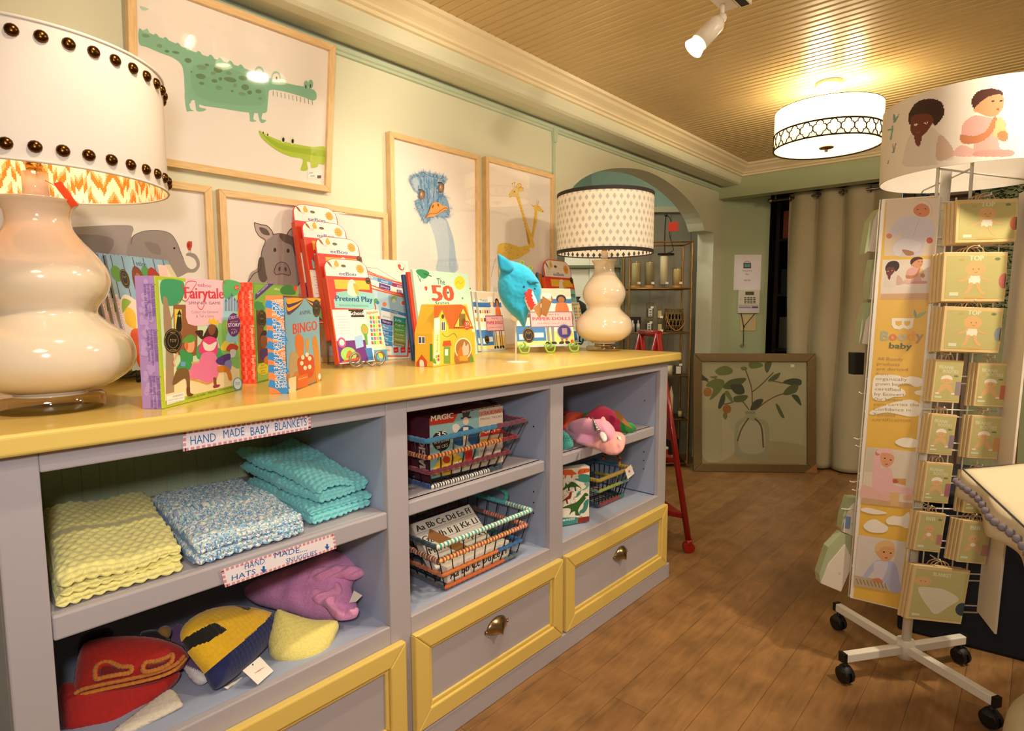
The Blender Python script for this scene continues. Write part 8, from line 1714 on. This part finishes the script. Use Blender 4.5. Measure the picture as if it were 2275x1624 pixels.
# ---- boxed baby wear on the front hooks
GRB, EDG = '#a3b184', '#dcc08a'
KR = plain('box_edge_card', '#dcc08a', rough=.55)
TWN = plain('twine', '#c9a878', rough=.8)
def product(kind, BL, BR, TL, fwd, label, n=4, dep=.009, roundcut=True, tint='#c9786a'):
    fp = Plane(GP_.O+GP_.N*fwd, GP_.U); fp.V, fp.N = GP_.V, GP_.N; u0, v0 = fp.uv(*BL); u1, v1_ = fp.uv(*BR); ut, v1 = fp.uv(*TL); u0 = (u0+ut)/2 if abs(ut-u0) < .02 else u0
    w_ = u1-u0; h_ = v1-v0; ang = math.atan2(v1_-v0, u1-u0)*.6; q = Plane(fp.pt(u0, v0), fp.U); q.V, q.N = GP_.V, GP_.N
    m0 = q.mat() @ Matrix.Rotation(-ang, 4, 'Y')
    r = empty('boxed_babywear', label=label, cat='box', world=m0)
    mb = MB(); mb.box(0, 0, 0, w_, dep, h_); mb.obj('carton', KR, r, .0008, 1)
    a = Art(q, 'm'); b = .006*(w_/.15)+.002; a.rect(b, b, w_-b*.6, h_-b*1.2, '#bfb67a')
    def e(cx, cy, rx, ry, c): a.ell(cx*w_, cy*h_, rx*w_, ry*h_, c, n=18)
    skin, pale = '#ddb27c', '#efe6d4'
    asp = h_/w_
    if kind == 'TOP':
        a.text('TOP', (w_*.40, h_*.83), (w_*.62, h_*.83), h_*.10, '#dfe0c0', 1); a.ell(w_*.84, h_*.86, w_*.045, h_*.03, '#77825a'); e(.28, .84, .05, .03, '#bda86a')
        e(.50, .66, .155, .15, skin); e(.47, .655, .012, .012, '#9a7440'); e(.555, .66, .012, .012, '#9a7440'); a.line([(w_*.49, h_*.60), (w_*.515, h_*.59), (w_*.54, h_*.60)], .0012, '#9a6a3a')
        a.poly([(w_*.40, h_*.52), (w_*.60, h_*.52), (w_*.585, h_*.36), (w_*.415, h_*.36)], pale); a.blob([(w_*.25, h_*.42), (w_*.34, h_*.46), (w_*.42, h_*.52), (w_*.42, h_*.47), (w_*.30, h_*.40)], skin); a.blob([(w_*.75, h_*.44), (w_*.66, h_*.47), (w_*.59, h_*.52), (w_*.59, h_*.47), (w_*.72, h_*.41)], skin)
        a.blob([(w_*.42, h_*.37), (w_*.48, h_*.37), (w_*.44, h_*.22), (w_*.37, h_*.14), (w_*.35, h_*.17), (w_*.39, h_*.24)], skin); a.blob([(w_*.52, h_*.37), (w_*.58, h_*.37), (w_*.62, h_*.24), (w_*.68, h_*.18), (w_*.64, h_*.14), (w_*.57, h_*.22)], skin)
        a.rect(w_*.12, h_*.12, w_*.26, h_*.19, '#d8dcc0'); a.rect(w_*.35, h_*.07, w_*.68, h_*.10, '#dca85a'); a.ell(w_*.965, h_*.42, w_*.085, h_*.155, tint); a.ell(w_*.99, h_*.42, w_*.02, h_*.15, '#5a5648'); a.rect(w_*.992, h_*.2, w_*1.1, h_*.62, EDG)
        a.mb.v = [(min(x, w_), y, z) for x, y, z in a.mb.v]
    elif kind == 'BIB':
        a.text('BIB', (w_*.28, h_*.80), (w_*.62, h_*.80), h_*.09, '#dfe0c0', 1); a.ell(w_*.80, h_*.84, w_*.08, h_*.025, '#77825a'); e(.45, .58, .19, .10, skin); e(.40, .575, .015, .01, '#9a7440'); e(.51, .575, .015, .01, '#9a7440'); a.blob([(w_*.32, h_*.47), (w_*.60, h_*.47), (w_*.66, h_*.36), (w_*.72, h_*.26), (w_*.58, h_*.30), (w_*.46, h_*.36), (w_*.34, h_*.30), (w_*.2, h_*.26), (w_*.28, h_*.38)], skin); e(.46, .44, .09, .045, pale); a.rect(w_*.78, h_*.2, w_, h_*.46, '#b9847a'); a.rect(w_*.1, h_*.1, w_*.35, h_*.15, '#d8dcc0')
    elif kind == 'BLANKET':
        a.text('BLANKET', (w_*.36, h_*.84), (w_*.68, h_*.83), h_*.07, '#dfe0c0', .6); e(.20, .72, .15, .085, skin); e(.16, .72, .012, .01, '#9a7440'); e(.24, .72, .012, .01, '#9a7440'); a.blob([(w_*.14, h_*.60), (w_*.40, h_*.62), (w_*.62, h_*.60), (w_*.88, h_*.46), (w_*.72, h_*.30), (w_*.52, h_*.14), (w_*.36, h_*.26), (w_*.22, h_*.42)], '#ddd6bc'); a.ell(w_*.97, h_*.28, w_*.12, h_*.12, '#3a4a5a'); a.rect(w_*.1, h_*.08, w_*.24, h_*.12, '#d8dcc0'); a.mb.v = [(min(x, w_), y, z) for x, y, z in a.mb.v]
    else:
        a.text('BEANIE', (w_*.14, h_*.80), (w_*.66, h_*.78), h_*.075, '#d5d8b8', .6); a.text('BOOTIES', (w_*.30, h_*.70), (w_*.84, h_*.69), h_*.075, '#d5d8b8', .6); a.text('&', (w_*.16, h_*.70), (w_*.26, h_*.70), h_*.06, '#c8a06a'); a.ell(w_*.78, h_*.63, w_*.09, h_*.02, '#77825a')
        e(.46, .52, .20, .09, skin); a.blob([(w_*.26, h_*.54), (w_*.30, h_*.61), (w_*.46, h_*.645), (w_*.62, h_*.61), (w_*.66, h_*.54), (w_*.46, h_*.565)], pale); e(.41, .505, .014, .01, '#9a7440'); e(.51, .505, .014, .01, '#9a7440'); a.blob([(w_*.32, h_*.42), (w_*.60, h_*.42), (w_*.70, h_*.32), (w_*.74, h_*.22), (w_*.58, h_*.27), (w_*.46, h_*.33), (w_*.34, h_*.27), (w_*.18, h_*.22), (w_*.24, h_*.34)], skin); e(.18, .21, .08, .02, pale); e(.74, .21, .08, .02, pale); a.rect(w_*.80, h_*.18, w_, h_*.50, tint); a.rect(w_*.1, h_*.1, w_*.35, h_*.14, '#d8dcc0')
    a.done('cover_print', r)
    mb = MB(); mb.tube(catmull([(w_*.36, dep*.5, h_), (w_*.40, dep*.5, h_+.012), (w_*.5, dep*.5, h_+.019), (w_*.6, dep*.5, h_+.012), (w_*.64, dep*.5, h_)], False, 5), .0013, 6); mb.obj('twine_handle', TWN, r)
    for i in range(1, n):
        clone(r, r.matrix_world @ Matrix.Translation((-.0035*i, (dep+.0015)*i, -.0015*i)), 'copies hanging behind: '+label[:60] if False else None)
    # hook that carries the stack
    hk = MB(); c0 = q.pt(w_*.5, h_+.016, .004)-RO; c1 = q.pt(w_*.5, h_+.016, -fwd)-RO; hk.tube([c0+Vector((0, 0, .006)), c0, c1], .002, 6); hk.obj('hook', WW, rk)
    return r
lab = []
for kind, BL, BR, TL, f_, n, tint, lb in (
    ('TOP', (2127, 540), (2258, 532), (2126, 444), .055, 4, '#c4705a', 'baby top boxes with coral window, highest hook of the rack'),
    ('TOP', (2093, 670), (2232, 668), (2098, 560), .055, 4, '#c4706a', 'baby top boxes with coral window on the second hook down'),
    ('TOP', (2091, 780), (2219, 786), (2096, 680), .055, 4, '#8f9aa0', 'baby top boxes with grey blue window on the third hook down'),
    ('BEAN', (2069, 892), (2130, 897), (2076, 798), .04, 3, '#9a8a92', 'beanie and booties boxes, upper left of the small box rows'),
    ('BEAN', (2166, 902), (2231, 906), (2169, 805), .04, 3, '#c4705a', 'beanie and booties boxes, upper right of the small box rows'),
    ('BEAN', (2060, 1008), (2114, 1014), (2065, 918), .04, 3, '#9a8292', 'beanie and booties boxes, second row left'),
    ('BEAN', (2150, 1017), (2215, 1022), (2156, 922), .04, 3, '#d09a5a', 'beanie and booties boxes, second row right'),
    ('BEAN', (2050, 1115), (2106, 1121), (2053, 1026), .04, 3, '#a8707a', 'beanie and booties boxes, third row left'),
    ('BEAN', (2140, 1139), (2202, 1144), (2144, 1046), .04, 3, '#b98a7a', 'beanie and booties boxes, third row right, behind the tablecloth'),
    ('BIB', (2030, 1222), (2088, 1231), (2037, 1136), .04, 3, '#b9847a', 'bib boxes in the lower left row above the blanket box'),
    ('BIB', (2127, 1248), (2189, 1257), (2131, 1155), .05, 4, '#b9847a', 'bib boxes in the lower right row under the tablecloth corner'),
    ('BLANKET', (2017, 1374), (2135, 1393), (2016, 1254), .04, 3, '#fff', 'wide blanket boxes on the lowest hook of the rack')):
    before = set(COL.objects); r = product(kind, BL, BR, TL, f_, lb, n, tint=tint)
    new = [x for x in COL.objects if x not in before and x.parent is None and x.name.startswith('boxed_babywear')]
    for i, x in enumerate(new):
        if x is r: x['label'] = 'front one of '+lb
        else: x['label'] = 'one behind: '+lb; x['group'] = lb
# boxes hanging on the left side, seen from their white backs
BACKW = plain('white_box_back', '#ddd2c0', rough=.6)
def leftbox(crop, P, lb, extra=None, blue=None, dpt=.0):
    pl = Plane(pa_+Vector((-.004, .03+dpt, 0)), RH); U4 = [pl.uv(x, y, crop) for x, y in P]; o0 = pl.pt(*U4[0])
    q = Plane(o0, RH); mb = MB(); mb.quadbox([(u-U4[0][0], 0, v-U4[0][1]) for u, v in U4], (0, 1, 0), .014); o = mb.obj('boxed_babywear', BACKW, None, .0008, 1, world=q.mat()); tag(o, lb, 'box')
    a = Art(q, crop); cx = sum(p[0] for p in P)/len(P); cy = sum(p[1] for p in P)/len(P)+ (60 if crop == 'W1' else 30); s_ = 9 if crop == 'W1' else 6
    for g in (0, 2.1, 4.2): a.line([(cx+s_*math.cos(g), cy+s_*math.sin(g)), (cx+s_*math.cos(g+1.4), cy+s_*math.sin(g+1.4))], s_*.35, '#8a8474', False)
    if blue: a.poly(blue, '#7f96b8')
    a.done('back_print', o, PAPERINK)
    if extra:
        q2 = Plane(o0-q.N*.002, RH); mb = MB(); mb.quadbox([(lambda t: (t[0]-U4[0][0], .002, t[1]-U4[0][1]))(pl.uv(x, y, crop)) for x, y in extra], (0, 1, 0), .03); mb.obj('inner_flap', plain('sage_flap', '#a9b28a', rough=.6), o)
leftbox('W1', [(535, 630), (600, 290), (655, 170), (700, 190), (690, 400), (650, 640)], 'white backed box pouch highest on the left side of the rack', [(500, 655), (560, 300), (640, 190), (655, 170), (600, 290), (535, 630)])
leftbox('W1', [(556, 1155), (580, 900), (600, 800), (656, 712), (640, 1000), (622, 1160)], 'white backed box pouch second highest on the left side of the rack', [(556, 1155), (540, 1000), (590, 720), (656, 712), (600, 800)], dpt=.004)
leftbox('W1', [(470, 1640), (510, 1390), (575, 1310), (612, 1310), (600, 1500), (588, 1660)], 'white backed box pouch third down on the left side of the rack', [(440, 1650), (470, 1400), (520, 1200), (600, 1190), (575, 1310), (510, 1390)])
leftbox('W2', [(200, 1197), (206, 1130), (240, 1045), (290, 1000), (290, 1100), (270, 1226)], 'white backed box with blue window, second lowest on the rack left side', [(190, 1180), (200, 1100), (235, 990), (290, 990), (240, 1045), (206, 1130)], [(208, 1175), (212, 1100), (245, 1105), (238, 1178)], dpt=.006)
leftbox('W2', [(64, 1505), (108, 1390), (210, 1268), (247, 1350), (240, 1425), (186, 1556)], 'white backed tapered box lowest on the left side of the rack', [(56, 1450), (110, 1290), (190, 1205), (250, 1220), (247, 1350), (210, 1268), (108, 1390), (64, 1505)])
pl = Plane(pa_+Vector((-.004, .05, 0)), RH); U4 = [pl.uv(x, y, 'W2') for x, y in [(260, 250), (322, 250), (328, 118), (260, 118)]]; q = Plane(pl.pt(*U4[0]), RH); mb = MB(); mb.quadbox([(u-U4[0][0], 0, v-U4[0][1]) for u, v in U4], (0, 1, 0), .03); tag(mb.obj('small_box', BLK, None, .001, world=q.mat()), 'small black box hanging halfway up the left side of the rack', 'box')

# ---- cloth covered table with pompom trim, dark stand-in box, stool
TZ = .78
T1 = onZ(2139, 1043, TZ); T2 = onZ(2276, 1172, TZ); T3 = onZ(2276, 1031, TZ)
e1 = (T2-T1).normalized(); e2 = (T3-T1).normalized()
TCL = mat('cream_tablecloth', '#d3c4a4', .9, var=.04, bump=.3, bscale=300)
tb = empty('display_table', T1, 0, 'small pedestal table under the pompom cloth at the right edge', 'table')
PA, PB, PC, PD = Vector(), e1*.9, e1*.9+e2*.8, e2*.8
top = MB(); top.quadbox([PA+Vector((0, 0, -.03)), PB+Vector((0, 0, -.03)), PC+Vector((0, 0, -.03)), PD+Vector((0, 0, -.03))], (0, 0, 1), .025); top.obj('tabletop', WOOD, tb)
inn = (e1+e2)*.06
ce = e1*.32+e2*.68; mb = MB(); mb.cyl(ce+Vector((0, 0, -TZ+.03)), ce+Vector((0, 0, -.03)), .03); mb.lathe([(.16, 0), (.16, .012), (.05, .03), (.001, .03)], 32, (ce.x, ce.y, -TZ+.001)); mb.obj('pedestal', WOOD, tb)
tk = MB(); NV = plain('shade_navy', '#10131d', rough=.85); k0, k1 = onZ(1992, 1398, 0), onZ(2290, 1475, 0); kp = Plane(k0, k1-k0); kw_ = (k1-k0).length  # added box, its near-black colour stands in for the shadow there
tk = empty('dark_stand_in_box', label='added dark navy box standing in for the shadowed area behind the wheeled rack', cat='case', world=kp.mat()); mb = MB(); mb.box(0, 0, .001, kw_, .5, .50); mb.obj('box_body', NV, tk, .01); mb = MB(); mb.box(-.008, -.008, .502, kw_+.008, .508, .55); mb.obj('lid', NV, tk, .01)
cl = empty('tablecloth', T1, 0, 'cream tablecloth with dark piping and grey pompoms draped over the display table', 'tablecloth')
def clo(u, v):
    # u along the near edge, v from the piping outwards: hanging flap
    o_ = Vector((e1.y, -e1.x, 0)); o_ = -o_ if o_.dot(e2) > 0 else o_
    d = .07*(1-.25*abs(math.sin(u*9)))
    return PA+e1*(.9*u)+o_*(.012*v+.008*math.sin(u*22)*v)+Vector((0, 0, -d*v))
def clo2(u, v):
    o_ = Vector((-e2.y, e2.x, 0)); o_ = -o_ if o_.dot(e1) > 0 else o_
    return PA+e2*(.8*u)+o_*(.012*v+.008*math.sin(u*22)*v)+Vector((0, 0, -.05*v))
mb = MB(); mb.smooth = True; mb.grid(lambda u, v: PA+e1*(.9*u)+e2*(.8*v)+Vector((0, 0, .001+.002*noise.noise(Vector((u*6, v*6, 0))))), 30, 30); mb.grid(clo, 60, 4); mb.grid(clo2, 60, 4)
o = mb.obj('cloth', TCL, cl); s_ = o.modifiers.new('s', 'SOLIDIFY'); s_.thickness = .002
mb = MB(); mb.tube([PA+e2*.8+Vector((0, 0, .001)), PA+Vector((0, 0, .001)), PA+e1*.9+Vector((0, 0, .001))], .0022, 6); mb.obj('piping', plain('charcoal_piping', '#3a3a40', rough=.7), cl)
for k in range(24):
    p = clo(.005+k*.042, .45); mb = MB(); mb.sphere(p+Vector((e1.y, -e1.x, 0))*(-.008 if Vector((e1.y, -e1.x, 0)).dot(e2) > 0 else .008), .0085, 6)
    mb.v = [tuple(Vector(v)+Vector((noise.noise(Vector(v)*400), noise.noise(Vector(v)*410), noise.noise(Vector(v)*390)))*.0015) for v in mb.v]
    if k < 22: mb.obj('pompom', plain('grey_pompom', '#7a7078', rough=.95), cl)
sc = Vector((.165, 1.47, 0)); st = empty('stool', sc, 0, 'cream upholstered round stool cut off by the lower right corner', 'stool')
mb = MB(); mb.lathe(catmull([(.001, .31), (.14, .31), (.165, .33), (.172, .37), (.16, .42), (.12, .445), (.001, .45)], False, 5), 48); mb.obj('seat_cushion', mat('pale_upholstery', '#b5ad8a', .8, bump=.2), st)
for g in range(4): mb = MB(); mb.cyl((.11*math.cos(g*PI/2+.4), .11*math.sin(g*PI/2+.4), .31), (.14*math.cos(g*PI/2+.4), .14*math.sin(g*PI/2+.4), 0), .014, .01); mb.obj('leg', WOOD, st)
